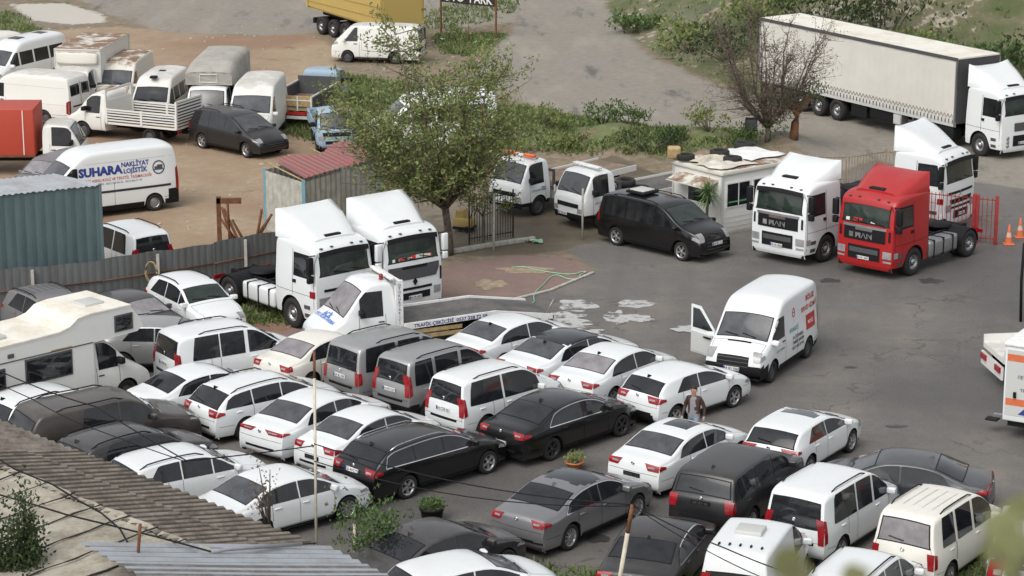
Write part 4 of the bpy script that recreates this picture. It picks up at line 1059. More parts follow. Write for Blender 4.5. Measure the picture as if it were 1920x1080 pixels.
    if antenna:
        mbA = MB()
        a = k(antenna); p = Vector(B.top(a, 0, 0))
        mbA.add([p + Vector(q) for q in ((-.09, 0, -.01), (.09, -.03, -.01), (.09, .03, -.01), (-.10, -.03, -.01), (-.10, .03, -.01), (-.09, 0, .085))], [(1, 2, 5), (3, 1, 5), (2, 4, 5), (4, 3, 5)], 'trim' if 'white' in pmat or pmat in ('cream', 'silver') else pmat)
        mbA.build('antenna', t)
    if rails:
        ra, rb = rails
        for side in (-1, 1):
            rl = MB(); pts = []
            for i in range(9):
                q = lerp(k(ra), k(rb), i / 8); y = B.half(q, .05); x, z, _, _ = B.at_s(q)
                h = .055 if 0 < i < 8 else .0
                p = B.top(q, side * y, h); pts.append(p)
            rl.tube(pts, .018, 'chrome' if chrome else 'trim', 6); rl.build('roof_rail', t)
    # wheels
    for x, st in ((xf, steer), (xr, 0)):
        for s_ in (-1, 1): wheel(t, x, s_ * (W / 2 - .135), wr, .215, rim, rimmat, st)
    if mir:
        xm = wb - .02; zm = B.belt(xm) + .09
        for s_ in (-1, 1): mirror(t, xm - .06, s_ * (B.side_y(xm, zm) + .02), zm, mir_mat or pmat)
    if extra: extra(t, B, mb)
    mb.build('body', t)
    return t, B
# ------------------------------------------------------------------ lorries
def spoiler(mb, x0, x1, hw, z0, h, horn, mat, frontz=.05):
    """roof air deflector: x0 rear, x1 front"""
    nx, ny = 10, 12; P = []
    for i in range(nx + 1):
        u = i / nx; x = lerp(x1, x0, u); row = []; wq = hw * (.80 + .20 * min(1, u * 1.6))
        for j in range(ny + 1):
            v = -1 + 2 * j / ny; row.append((x - .10 * (1 - v * v) * u, wq * v, z0 + frontz + h * math.sin(u * math.pi / 2) ** 1.15 + horn * abs(v) ** 4 * u ** 5 - .13 * abs(v) ** 7 * (1 - .6 * u ** 4)))
        P.append([(x, -wq * 1.02, z0 - .06)] + row + [(x, wq * 1.02, z0 - .06)])
    mb.grid(P, mat, True)
    mb.add([P[0][k] for k in range(len(P[0]))], [tuple(range(len(P[0])))], mat)
    B_ = [(p[0] - .05, p[1] * .97, p[2] - .05) for p in P[-1]]
    mb.grid([P[-1], B_], mat, False); mb.add(B_, [tuple(range(len(B_)))], 'trim')

def big_mirror(t, B, x, s, z, mat='trim'):
    y = s * (B.W / 2 - .06); mb = MB()
    mb.box(x - .06, x + .09, y + s * .16 - .11, y + s * .16 + .11, z - .45, z + .12, mat, None, .04)
    mb.box(x - .06, x + .09, y + s * .16 - .10, y + s * .16 + .10, z - .74, z - .49, mat, None, .04)
    mb.tube([(x - .02, y - s * .08, z + .14), (x + .02, y + s * .16, z + .16)], .02, 'trim')
    mb.tube([(x - .02, y - s * .08, z - .6), (x + .02, y + s * .16, z - .5)], .02, 'trim')
    return mb.build('mirror', t)

def tractor(key, name, label, mat, face, L=5.9, W=2.46, H=3.0, sp_h=.55, horn=.12, xy=None, chassis=True, wr=.5, group='lorry tractors parked in the yard', visor='trim', glassm='cab_glass', xoff=1.8, plate_t='34 VR 4417', curtain=None, parent=None, cabL=2.3, xf=1.6, xr=-2.0, papers=0):
    if parent is None:
        x_, y_, yaw = xy or PL[key]; t = thing(name, label, 'lorry', (x_, y_, 0), R(yaw), group)
    else: t = parent
    B = Body('truck_cab', cabL, W, H, (xf,), wr, .45, .05, .12, .06, .02, .07, .03, .07, xoff, wr + .12)
    fx = xoff + cabL / 2; rx = xoff - cabL / 2
    mb = MB(); zs = H / 3.1
    B.shell(mb, mat, (lambda x, y, z: z < .62 and abs(x - xf) < wr + .4) if face in ('grey_low',) else None)
    # windscreen and side windows
    B.glass_sheet('windscreen', t, B.key(8.05), B.key(8.95), .12, glassm, .008, 'trim')
    for s in (-1, 1):
        g_ = MB(); a0, a1 = fx - 1.18, fx - .30
        B.side_grid(g_, a0 - .05, a1 + .06, lambda x: 1.86 * zs, lambda x: min(2.66 * zs, 1.86 * zs + 3.2 * (fx - .14 - x)), s, 'trim', .006)
        g_.build('window_frame', t)
        g_ = MB(); B.side_grid(g_, a0, a1 + .02, lambda x: 1.92 * zs, lambda x: min(2.60 * zs, 1.9 * zs + 3.0 * (fx - .17 - x)), s, 'tinted_glass', .012)
        g_.build('side_window', t)
        for x in (fx - 1.28, fx - .12): B.seam(mb, x, max(B.zlow(x), .55) + .05, 2.75 * zs, s, .018)
        B.side_line(mb, [(lerp(rx + .05, fx - .15, i / 8), 1.25) for i in range(9)], s, .014, 'trim', .004)
        big_mirror(t, B, fx - .18, s, 2.55 * zs, mat if face == 'diamond' else 'trim')
        p = B.sp(fx - 1.16, 1.62, s, .01); h_ = MB(); h_.box(p[0] - .08, p[0] + .08, p[1] - .03, p[1] + .03, 1.57, 1.68, 'trim', None, .02); h_.build('door_handle', t)
        # steps between wheel and bumper
        for z in (.52, .80):
            B.side_grid(mb, fx - .62, fx - .30, lambda x: z, lambda x: z + .13, s, 'trim_grey' if face != 'flat' else 'trim', .01, 3, 2)
    v = MB(); vz = 2.74 * zs
    for i in range(1):
        B.sheet(v, B.key(7.25), B.key(8.1), lambda q: -B.half(q, .06), lambda q: B.half(q, .06), visor, .10, 3, 10)
        B.sheet(v, B.key(7.25), B.key(7.35), lambda q: -B.half(q, .06), lambda q: B.half(q, .06), visor, .02, 1, 10)
    v.build('sun_visor', t)
    s_ = MB(); spoiler(s_, rx + .02, fx - .62, W / 2 - .12, H - .06, sp_h, horn, mat); s_.build('roof_spoiler', t)
    hatch = MB(); hatch.box(fx - .95, fx - .66, -.32, .32, H - .02, H + .075, 'trim', None, .03); hatch.build('roof_hatch', t)
    for y in (-.8, -.4, .4, .8):
        q = B.key(6.6); p = B.top(q, y, .02); l = MB(); l.box(p[0] - .03, p[0] + .05, y - .05, y + .05, p[2] - .02, p[2] + .02, 'trim_grey', None, .015); l.build('marker_light', t)
    g_ = MB()
    if face == 'lion':       # wide black panel with silver letters, black lower grille
        B.fp(g_, 1.76, 1.28, -.86, .86, 'trim', .018); B.fp(g_, 1.80, 1.75, -.90, .90, 'steel', .03)
        B.fp(g_, 1.34, 1.32, -.8, .8, 'trim_grey', .03)
        g_.text('MAN', lambda u, w_: (B.top(B.az(1.42 + w_), u, .04)), 'steel', .26, .02, 1.25)
        B.fp(g_, 1.60, 1.36, -.62, -.44, 'chrome', .035); B.fp(g_, 1.72, 1.69, -.35, .35, 'chrome', .04)
        B.fp(g_, 1.14, .66, -.66, .66, 'trim', .018, nu=5)
        for z in (1.02, .92): B.fp(g_, z, z - .03, -.6, .6, 'trim_grey', .03)
        for s in (-1, 1):
            B.fp(g_, 1.72, 1.35, s * .98, s * 1.06, 'trim', .02)
            l = MB(); B.fp(l, 1.0, .80, s * .78, s * 1.12, 'lamp_clear', .02); B.fp(l, .72, .62, s * .80, s * 1.12, 'lamp_clear', .02); B.side_grid(l, fx - .28, fx - .06, .80, 1.0, s, 'lamp_clear', .015, 4, 2)
            l.build('headlight', t)
    elif face == 'star':     # slatted grille, corner lamps high up on the bumper
        for i, z in enumerate((1.60, 1.47, 1.34, 1.21, 1.08)): B.fp(g_, z, z - .065, -.92 + .05 * i, .92 - .05 * i, 'trim', .018)
        B.fp(g_, 1.66, 1.62, -.98, .98, 'trim', .02)
        g_.lathe([(.10, 0), (.12, .015), (.10, .03)], 'chrome', 16, Matrix.Translation(B.top(B.az(1.52), 0, .02)) @ Matrix.Rotation(R(90), 4, 'Z'))
        B.fp(g_, .86, .60, -.55, .55, 'trim', .018)
        for s in (-1, 1):
            l = MB(); B.fp(l, 1.18, .90, s * .72, s * 1.05, 'lamp_clear', .02); B.side_grid(l, fx - .30, fx - .04, 1.20, 1.42, s, 'lamp_red', .015, 4, 2); l.build('headlight', t)
    elif face == 'diamond':  # grey slatted panel narrowing down, low dark grille
        B.sheet(g_, B.az(1.82), B.az(1.34), lambda q: -1.02 + .5 * max(0, (q - B.az(1.62))), lambda q: 1.02 - .5 * max(0, (q - B.az(1.62))), 'trim_grey', .018, 5, 6)
        for z in (1.74, 1.64, 1.54, 1.44): B.fp(g_, z, z - .03, -.5, .5, 'trim', .03)
        g_.prism([(-.09, 0), (0, -.13), (.09, 0), (0, .13)], 0, .03, 'trim', 'x', Matrix.Translation(Vector(B.top(B.az(1.22), 0, .01))))
        B.fp(g_, 1.08, .94, -.7, .7, 'trim', .018); B.fp(g_, .88, .66, -.62, .62, 'trim', .018); B.fp(g_, .98, .95, -.6, .6, 'chrome', .03)
        for s in (-1, 1):
            B.fp(g_, 1.60, 1.1, s * 1.05, s * 1.13, 'trim', .02)
            l = MB(); B.fp(l, 1.0, .72, s * .78, s * 1.08, 'lamp_clear', .02); l.build('headlight', t)
    else:                     # 'round': twin round lamps, plain grille
        B.fp(g_, 1.55, 1.2, -.5, .5, 'trim_grey', .018); B.fp(g_, 1.0, .55, -.55, .55, 'trim', .018)
        for s in (-1, 1):
            l = MB()
            for z in (.98, .80, .62): l.lathe([(0, 0), (.085, 0), (.09, .02), (0, .035)], 'lamp_clear', 12, Matrix.Translation(B.top(B.az(z), s * .82, .0)) @ Matrix.Rotation(R(-90), 4, 'Z'))
            l.build('headlight', t)
    g_.build('grille', t)
    q = B.top(B.az(.72), 0, .03); plate(t, q, (1, 0), plate_t)
    if papers:
        rnd = random.Random(len(label)); a = B.key(8.9)
        for i in range(papers): pm = MB(); y = rnd.uniform(-.85, .75); B.sheet(pm, a - rnd.uniform(.09, .16), a - .03, y, y + rnd.uniform(.06, .2), 'paper' if i % 3 else 'red_text', .011, 1, 1); pm.build('paper', t)
    wmb = MB(); a = B.key(8.95)
    for y in (.8, .1): wmb.tube([B.top(a, y, .03), B.top(a - .12, y - .6, .03)], .014, 'trim', 5)
    wmb.build('wiper', t)
    for s in (-1, 1): wheel(t, xf, s * (W / 2 - .17), wr, .30, 'truck', 'steel')
    if chassis:
        c = MB()
        for s in (-1, 1): c.box(-2.9, rx + .4, s * .43 - .05, s * .43 + .05, .72, .98, 'trim')
        for x in (-2.8, -2.0, -1.0, 0): c.box(x - .06, x + .06, -.40, .40, .76, .94, 'trim')
        c.box(-2.35, -1.65, -.5, .5, 1.0, 1.03, 'trim')
        c.box(-2.6, -1.3, -.12, .12, .5, .7, 'underbody'); c.box(xr - .1, xr + .1, -1.0, 1.0, .42, .62, 'underbody')
        c.box(rx - .5, rx + .1, -.9, .9, .98, 1.02, 'trim_grey')
        c.build('chassis', t)
        f_ = MB(); f_.lathe([(0, 1.12), (.42, 1.12), (.48, 1.08), (.48, 1.03)], 'trim', 18, Matrix.Translation((xr + .25, 0, 0)), 'z'); f_.build('fifth_wheel', t)
        for s in (-1, 1):
            wheel(t, xr, s * (W / 2 - .17), wr, .30, 'truck', 'steel'); wheel(t, xr, s * (W / 2 - .52), wr, .30, 'truck', 'steel')
            md = MB(); pts = [(xr + (wr + .07) * math.cos(R(a)), wr + (wr + .07) * math.sin(R(a))) for a in range(0, 181, 15)]
            md.grid([[(x, s * (W / 2 - .72), z), (x, s * (W / 2 - .02), z)] for x, z in pts], 'trim'); md.grid([[(x, s * (W / 2 - .02), z), (x, s * (W / 2 - .02), z - .05)] for x, z in pts], 'trim')
            md.build('mudguard', t)
            tk = MB(); tk.box(-1.25, rx - .08, min(s * .62, s * (W / 2 - .04)), max(s * .62, s * (W / 2 - .04)), .42, 1.02, mat if face in ('star', ) else 'steel', None, .10)
            for x in (-.9, -.3, .3): tk.box(x - .03, x + .03, min(s * .60, s * (W / 2 - .025)), max(s * .60, s * (W / 2 - .025)), .405, 1.035, 'trim')
            tk.build('fuel_tank', t)
            l = MB(); l.box(-2.93, -2.88, s * .95 - .22, s * .95 + .22, .72, .86, 'lamp_red'); l.build('tail_light', t)
        ar = MB(); ar.tube([(rx - .1, .3, 1.0), (rx - .12, .3, 2.1), (rx - .2, .2, 2.3)], .03, 'trim'); ar.tube([(rx - .15, .1, 2.0), (rx - .45, .1, 1.4), (rx - .3, .1, 1.1)], .035, 'trim'); ar.build('air_hose', t)
    mb.build('cab', t)
    return t, B

def cab_unit(t, kind, mat, L, W, H, xoff, xf, wr, sill=.4, tum=.10, screen=None, lowmat=None, glassm='grey_glass', win=None, low=None):
    B = Body(kind, L, W, H, (xf,), wr, sill, tum, .10, .05, .03, .10, .02, .08, xoff, wr + .08)
    mb = MB(); B.shell(mb, mat, low, 'trim')
    n = len(B.keys); fx = xoff + L / 2
    sk = screen or (6.06, 6.96)
    B.glass_sheet('windscreen', t, B.key(sk[0]), B.key(sk[1]), .07, glassm, .008, 'trim')
    a, b = win
    for s in (-1, 1):
        g_ = MB(); B.side_grid(g_, a, b, lambda x: B.belt(x) + .04, lambda x: min(B.dlo_top(x, .13), B.belt(a) + .82), s, 'tinted_glass', .008); g_.build('side_window', t)
        for x in (a - .08, b + .04): B.seam(mb, x, B.zlow(x) + .04, B.belt(x) + .1, s, .015)
        handle(t, B, a + .08, B.belt(a) - .13, s, 'trim')
        mirror(t, b - .02, s * (W / 2 - .03), B.belt(b) + .22, 'trim', 1.3)
        wheel(t, xf, s * (W / 2 - .15), wr, .20, 'steelie', 'trim_grey')
    wmb = MB(); q = B.key(sk[1]) - .02
    for y in (.5, -.1): wmb.tube([B.top(q, y, .03), B.top(q - .10, y - .45, .028)], .012, 'trim', 5)
    wmb.build('wiper', t)
    return B, mb

def rear_axle(t, x, W, wr, dual=True, style='steelie', rim='trim_grey'):
    for s in (-1, 1):
        wheel(t, x, s * (W / 2 - .14), wr, .20, style, rim)
        if dual: wheel(t, x, s * (W / 2 - .37), wr, .20, style, rim)
def rails_mb(t, x0, x1, z=.6, w_=.38):
    c = MB()
    for s in (-1, 1): c.box(x0, x1, s * w_ - .04, s * w_ + .04, z, z + .16, 'trim')
    for i in range(5): x = lerp(x0 + .1, x1 - .1, i / 4); c.box(x - .04, x + .04, -w_, w_, z + .02, z + .12, 'trim')
    c.box(x0, x1, -.12, .12, z - .15, z, 'underbody')
    return c.build('chassis', t)
# ------------------------------------------------------------------ parked cars of the front rows
CARS = 'cars and small vans parked in rows'
roofz = lambda x0, x1, z0: (lambda x, y, z: x0 < x < x1 and z > z0)
vehicle('S_wagon', 'estate_car', 'black estate car with chrome window surround and roof rails, front wheel near the green pot', 'car', 'wagon', 'black', 4.9, 1.85, 1.5, 1.62, -1.25, CARS,
        wins=[(-2.02, -1.0), (-.98, .02), (.04, 1.12)], chrome=True, rails=(5.6, 7.7), antenna=5.6, plates=('CB 4672 TB', None), rear_sl=2.2, tz=(2.7, 3.95), glassm='tinted_glass', frontm='grey_glass')
vehicle('T_sedan', 'saloon_car', 'black saloon with chrome window line and dark two-tone wheels behind the orange flower bowl', 'car', 'sedan', 'black', 4.87, 1.85, 1.47, 1.63, -1.24, CARS,
        wins=[(-1.38, .0), (.02, 1.05)], chrome=True, antenna=7.4, rimmat='dark_alloy', plates=('34 CF 8155', None), zones=[('tinted_glass', roofz(-.95, .35, 1.44))])
vehicle('Z_passat', 'saloon_car', 'silver grey saloon with black glass roof panel in the middle of the front row', 'car', 'sedan', 'mid_grey', 4.77, 1.83, 1.46, 1.51, -1.28, CARS, wr=.34, rim='10',
        wins=[(-1.45, -.05), (-.03, 1.0)], chrome=True, antenna=7.35, plates=(None, None), zones=[('tinted_glass', roofz(-.55, .5, 1.41)), ('chrome', lambda x, y, z: x < -2.25 and .40 < z < .45)])
def sill_deco(t, B, mb): pass
vehicle('N_auris', 'hatchback', 'white hatchback with red pointed rear lamps that the walking man passes', 'car', 'hatch', 'white', 4.28, 1.76, 1.46, 1.22, -1.38, CARS, wins=[(-1.35, -.35), (-.33, .95)],
        antenna=5.6, plates=(None, None), rear_sl=.9, tail_w=.42, low=lambda x, y, z: z < .45 and x < -1.95 and abs(y) < .6)
vehicle('M_fluence', 'saloon_car', 'white saloon with light grey rear glass parked beside the white hatchback', 'car', 'sedan', 'white', 4.62, 1.81, 1.48, 1.43, -1.27, CARS,
        wins=[(-1.35, -.1), (-.08, 1.0)], antenna=7.3, plates=('34 TP 6290', None), plate_dark=True, backm='dusty_glass', tail_w=.40)
vehicle('L_merc', 'saloon_car', 'white saloon with a black roof panel, second from the tow truck ramp', 'car', 'sedan', 'white', 4.88, 1.85, 1.47, 1.6, -1.3, CARS,
        wins=[(-1.35, -.05), (-.03, 1.05)], antenna=6.95, plates=('34 VN 2210', None), plate_dark=True, zones=[('tinted_glass', roofz(-1.3, .55, 1.36))], chrome=False, backm='grey_glass')
vehicle('K_corolla', 'saloon_car', 'white saloon right under the tow truck ramp, farthest of its row', 'car', 'sedan', 'white', 4.62, 1.78, 1.46, 1.4, -1.25, CARS,
        wins=[(-1.35, -.1), (-.08, 1.0)], antenna=7.0, plates=(None, None), backm='grey_glass', tail_w=.45)
vehicle('J_courier', 'small_van', 'white people carrier with very dark rear glass right beside the black saloon', 'van', 'mpv', 'white', 4.2, 1.78, 1.76, 1.3, -1.25, CARS,
        wins=[(-1.85, -.55), (-.5, .95)], rails=(6.1, 7.4), plates=('34 CTB 92', None), tumble=.22, rear_sl=4, tail_w=.17)
vehicle('I_doblo', 'small_van', 'silver van with torn black plate trim, beside the white people carrier', 'van', 'mpv', 'silver', 4.2, 1.73, 1.86, 1.35, -1.3, CARS,
        wins=[(-1.85, -1.1), (-1.0, -.05), (.05, 1.05)], rails=(6.0, 7.4), plates=('34 NY 5271', None), tumble=.16, rear_sl=8, tail_w=.16, low=lambda x, y, z: z < .5)
vehicle('H_caddy', 'small_van', 'silver van with bright blank plate surround, behind the torn-trim silver van', 'van', 'mpv', 'silver', 4.45, 1.8, 1.9, 1.45, -1.3, CARS,
        wins=[(-1.95, -.75), (-.65, .2), (.3, 1.1)], rails=(6.2, 7.5), plates=('34 BL 390', None), tumble=.13, rear_sl=8, tail_w=.13, tz=(1.8, 3.0), back=(3.15, 3.95), low=lambda x, y, z: z < .45)
vehicle('G_albea', 'saloon_car', 'cream white old saloon behind the rusty pole', 'car', 'sedan', 'cream', 4.25, 1.70, 1.5, 1.3, -1.2, CARS,
        wins=[(-1.25, -.05), (-.03, 1.0)], plates=('34 AKH 03', None), backm='dusty_glass', tail_w=.34, taillen=.2)
vehicle('F_partner', 'small_van', 'white people van with large dark side windows, front next to the motorhome', 'van', 'mpv', 'white', 4.4, 1.84, 1.83, 1.4, -1.35, CARS,
        wins=[(-1.7, -.75), (-.73, .1), (.2, 1.25)], rails=(6.2, 7.4), plates=('34 TR 771', None), tumble=.16, rear_sl=5, tail_w=.16, glassm='tinted_glass')
vehicle('Q_megane', 'saloon_car', 'white saloon with long lamps meeting at the badge, two away from the black estate', 'car', 'sedan', 'white', 4.63, 1.81, 1.45, 1.42, -1.28, CARS,
        wins=[(-1.3, -.1), (-.08, 1.0)], plates=(None, None), backm='grey_glass', tail_w=.62, tz=(3.3, 4.0))
vehicle('R_accent', 'saloon_car', 'white saloon with a small boot spoiler next to the black estate', 'car', 'sedan', 'white', 4.37, 1.7, 1.46, 1.35, -1.22, CARS,
        wins=[(-1.3, -.1), (-.08, .95)], plates=('35 AVF 54', None), plate_dark=True, backm='grey_glass', chrome=True, tail_w=.38)
vehicle('AA_bmw', 'saloon_car', 'white saloon with a sunroof just in front of the walking man', 'car', 'sedan', 'white', 4.63, 1.81, 1.43, 1.53, -1.28, CARS,
        wins=[(-1.35, -.1), (-.08, .95)], plates=('34 FN 118', None), plate_dark=True, zones=[('tinted_glass', lambda x, y, z: -.35 < x < .35 and z > 1.38 and abs(y) < .42)], backm='grey_glass', tail_w=.42)
vehicle('AB_a3', 'hatchback', 'white hatchback with glass sunroof at the right end, nearest the open yard', 'car', 'hatch', 'white', 4.31, 1.785, 1.43, 1.3, -1.3, CARS,
        wins=[(-1.4, -.3), (-.28, .95)], plates=(None, None), rimmat='alloy', zones=[('grey_glass', lambda x, y, z: -.45 < x < .55 and z > 1.38 and abs(y) < .5)], tail_w=.42, rear_sl=.9)
vehicle('AC_rr', 'off_roader', 'tall black off-roader with a dusty ribbed roof', 'car', 'boxy', 'dusty_black', 4.79, 1.95, 1.8, 1.45, -1.3, CARS, wr=.37,
        wins=[(-2.05, -1.05), (-.98, 0), (.06, 1.05)], antenna=6.2, plates=('34 UY 46', None), plate_dark=True, rear_sl=6, tumble=.22, tail_w=.22)
def ribs(n, z0, mat):
    def f(t, B, mb):
        for i in range(n):
            y = lerp(-.5, .5, i / (n - 1)) * B.W * .7; B.sheet(mb, B.key(6.15), B.key(6.95), y - .02, y + .02, mat, .018, 8, 1)
    return f
vehicle('AD_doblo', 'small_van', 'white van with roof rails and a round badge low on its dark rear glass', 'van', 'mpv', 'white', 4.4, 1.84, 1.87, 1.42, -1.32, CARS,
        wins=[(-1.75, -.55), (-.5, .3), (.38, 1.2)], rails=(6.05, 7.3), plates=(None, None), tumble=.14, rear_sl=6, tail_w=.16, tz=(1.6, 3.3), back=(2.75, 3.95))
vehicle('AF_conn', 'small_van', 'cream van with a curtain behind its rear window and narrow side windows', 'van', 'mpv', 'cream', 4.3, 1.8, 1.92, 1.4, -1.3, CARS,
        wins=[(-1.75, -1.05), (-.95, -.1), (0, 1.05)], rails=(6.1, 7.2), plates=(None, None), tumble=.16, rear_sl=8, tail_w=.15, tz=(1.55, 2.75), backm='dusty_glass', extra=ribs(6, 0, 'cream'))
vehicle('AE_laguna', 'saloon_car', 'dark blue grey saloon parked crosswise, facing left, behind the white vans', 'car', 'sedan', 'navy', 4.75, 1.81, 1.45, 1.42, -1.35, CARS,
        wins=[(-1.35, -.05), (-.03, 1.0)], antenna=7.4, plates=(None, None), tail_w=.5)
def vent(t, B, mb):
    v = MB(); p = B.top(B.key(6.6), 0, 0); v.box(p[0] - .28, p[0] + .28, -.32, .32, p[2] - .02, p[2] + .09, 'panel_grey', None, .03); v.build('roof_vent', t)
    for y in (-.5, -.25, 0, .25, .5):
        q = B.top(B.key(6.1), y, 0); mb.box(q[0] - .05, q[0] + .05, y - .02, y + .02, q[2] - .01, q[2] + .04, 'trim')
vehicle('AG_van', 'small_van', 'white van with a square roof vent at the bottom edge of the picture', 'van', 'mpv', 'white', 4.4, 1.83, 1.88, 1.42, -1.32, CARS,
        wins=[(.25, 1.15)], plates=(None, None), tumble=.16, rear_sl=6, tail_w=.16, extra=vent, back=(2.75, 3.5))
vehicle('AH_mpv', 'small_van', 'white people carrier with two thin roof rails at the bottom edge, beside the cream van', 'car', 'mpv', 'white', 4.3, 1.8, 1.68, 1.4, -1.3, CARS,
        wins=[(-1.75, -.6), (-.55, .3), (.35, 1.15)], rails=(5.9, 7.6), plates=(None, None), tumble=.22, rear_sl=2)
vehicle('AI_bmw', 'saloon_car', 'dusty black saloon with chrome window arch behind the leaning white pole', 'car', 'sedan', 'dusty_black', 4.85, 1.86, 1.47, 1.6, -1.3, CARS,
        wins=[(-1.35, -.05), (-.03, 1.0)], antenna=7.2, chrome=True, plates=(None, None))
vehicle('AJ_dark', 'saloon_car', 'dusty dark grey saloon behind the leafy bush at the bottom', 'car', 'sedan', 'dark_grey', 4.6, 1.8, 1.43, 1.5, -1.28, CARS,
        wins=[(-1.35, -.05), (-.03, 1.0)], antenna=7.3, plates=(None, None))
vehicle('AK_white', 'hatchback', 'white car at the bottom edge below the silver grey saloon', 'car', 'hatch', 'white', 4.3, 1.76, 1.47, 1.25, -1.35, CARS, plates=(None, None), wins=[(-1.35, -.35), (-.33, .95)])
vehicle('AL_van', 'small_van', 'white van cut off by the right edge of the picture at the bottom', 'van', 'mpv', 'white', 4.4, 1.83, 1.87, 1.42, -1.32, CARS, wins=[(-1.75, -.55), (-.5, .3), (.38, 1.2)], plates=(None, None), tumble=.14, rear_sl=6)
vehicle('O_white', 'saloon_car', 'white saloon with purple tinted rear glass in front of the motorhome', 'car', 'sedan', 'white', 4.35, 1.7, 1.46, 1.32, -1.22, CARS, wins=[(-1.25, -.1), (-.08, .95)], plates=('34 HL 22', None), plate_dark=True)
vehicle('P_wagon', 'estate_car', 'white estate car with roof rails and red oval lamps, right of the brown grey pickup', 'car', 'wagon', 'white', 4.6, 1.8, 1.52, 1.45, -1.28, CARS,
        wins=[(-1.95, -1.0), (-.98, 0), (.02, 1.05)], rails=(5.4, 7.8), antenna=5.4, plates=(None, None), rear_sl=1.6)
vehicle('U_white', 'small_suv', 'white car with dark rear glass at the left edge below the motorhome', 'car', 'suv', 'white', 4.3, 1.8, 1.66, 1.3, -1.3, CARS, wins=[(-1.6, -.6), (-.58, .3), (.35, 1.0)], rails=(5.4, 7.3), plates=(None, None), antenna=5.7)
vehicle('V_pickup', 'pickup_truck', 'brown grey pickup with a hard canopy over its bed', 'pickup', 'pickup_cab', 'brown_grey', 5.25, 1.95, 1.85, 1.65, -1.5, CARS, wr=.37,
        wins=[(-1.0, .1), (.13, 1.1)], rails=(6.2, 8.3), plates=(None, None), rear_sl=5, tumble=.22, back=(4.15, 4.95))
vehicle('W_dark', 'small_suv', 'dusty dark crossover between the pickup and the white railed car', 'car', 'suv', 'dark_grey', 4.6, 1.85, 1.65, 1.4, -1.3, CARS, wins=[(-1.6, -.7), (-.68, .3), (.32, 1.05)], rails=(5.6, 7.7), antenna=5.7, plates=(None, None))
vehicle('X_white', 'small_suv', 'white crossover with black roof strips, half hidden by the corrugated roof', 'car', 'suv', 'white', 4.4, 1.8, 1.58, 1.35, -1.3, CARS, wins=[(-1.6, -.6), (-.58, .3), (.32, 1.05)], rails=(5.4, 7.7), plates=(None, None))
vehicle('Y_white', 'saloon_car', 'white saloon with silver multispoke wheels, nose past the rusty pole', 'car', 'sedan', 'white', 4.65, 1.81, 1.46, 1.45, -1.25, CARS, rim='10',
        wins=[(-1.35, -.05), (-.03, 1.05)], plates=(None, None), backm='grey_glass')
vehicle('A_suv', 'small_suv', 'grey dusty car with ribbed roof and rails by the sheet fence, behind the motorhome', 'car', 'suv', 'grey_lilac', 4.6, 1.85, 1.7, 1.4, -1.3, CARS, wins=[(-1.6, -.6), (-.58, .3), (.32, 1.05)], rails=(5.4, 7.5), plates=(None, None), extra=ribs(7, 0, 'grey_lilac'), frontm='dusty_glass')
vehicle('B_dark', 'saloon_car', 'dark grey saloon with a dust-covered windscreen by the sheet fence', 'car', 'sedan', 'dark_grey', 4.7, 1.84, 1.46, 1.42, -1.35, CARS, wins=[(-1.35, -.05), (-.03, 1.0)], chrome=True, plates=(None, None), frontm='dusty_glass')
vehicle('C_aircross', 'small_suv', 'white crossover with black pillars facing the viewer by the sheet fence', 'car', 'suv', 'white', 4.15, 1.76, 1.64, 1.25, -1.3, CARS, wins=[(-1.5, -.5), (-.48, .4), (.42, 1.0)], rails=(5.6, 7.5), plates=(None, '34 SD 905'), frontm='cab_glass')
vehicle('D_silver', 'hatchback', 'silver car between the motorhome and the white people van', 'car', 'hatch', 'silver', 4.3, 1.76, 1.5, 1.25, -1.35, CARS, wins=[(-1.35, -.35), (-.33, .95)], plates=(None, None))
# the black people carrier by the kiosk
def roofbox(t, B, mb):
    v = MB(); p = B.top(B.key(6.45), 0, 0); v.box(p[0] - .45, p[0] + .45, -.42, .42, p[2] + .02, p[2] + .12, 'trim', None, .05); v.box(p[0] - .33, p[0] + .33, -.32, .32, p[2] + .11, p[2] + .17, 'panel_grey', None, .05); v.build('roof_vent', t)
vehicle('vito', 'passenger_van', 'long black passenger van with a roof vent, in front of the kiosk', 'van', 'mpv', 'black', 5.14, 1.93, 1.9, 1.67, -1.53, None, wr=.35,
        wins=[(-2.2, -1.1), (-1.05, .35), (.4, 1.5)], rails=(6.05, 7.6), plates=(None, '34 BK 731'), tumble=.14, rear_sl=6, extra=roofbox, frontm='cab_glass', head_len=.4, rr=.07)
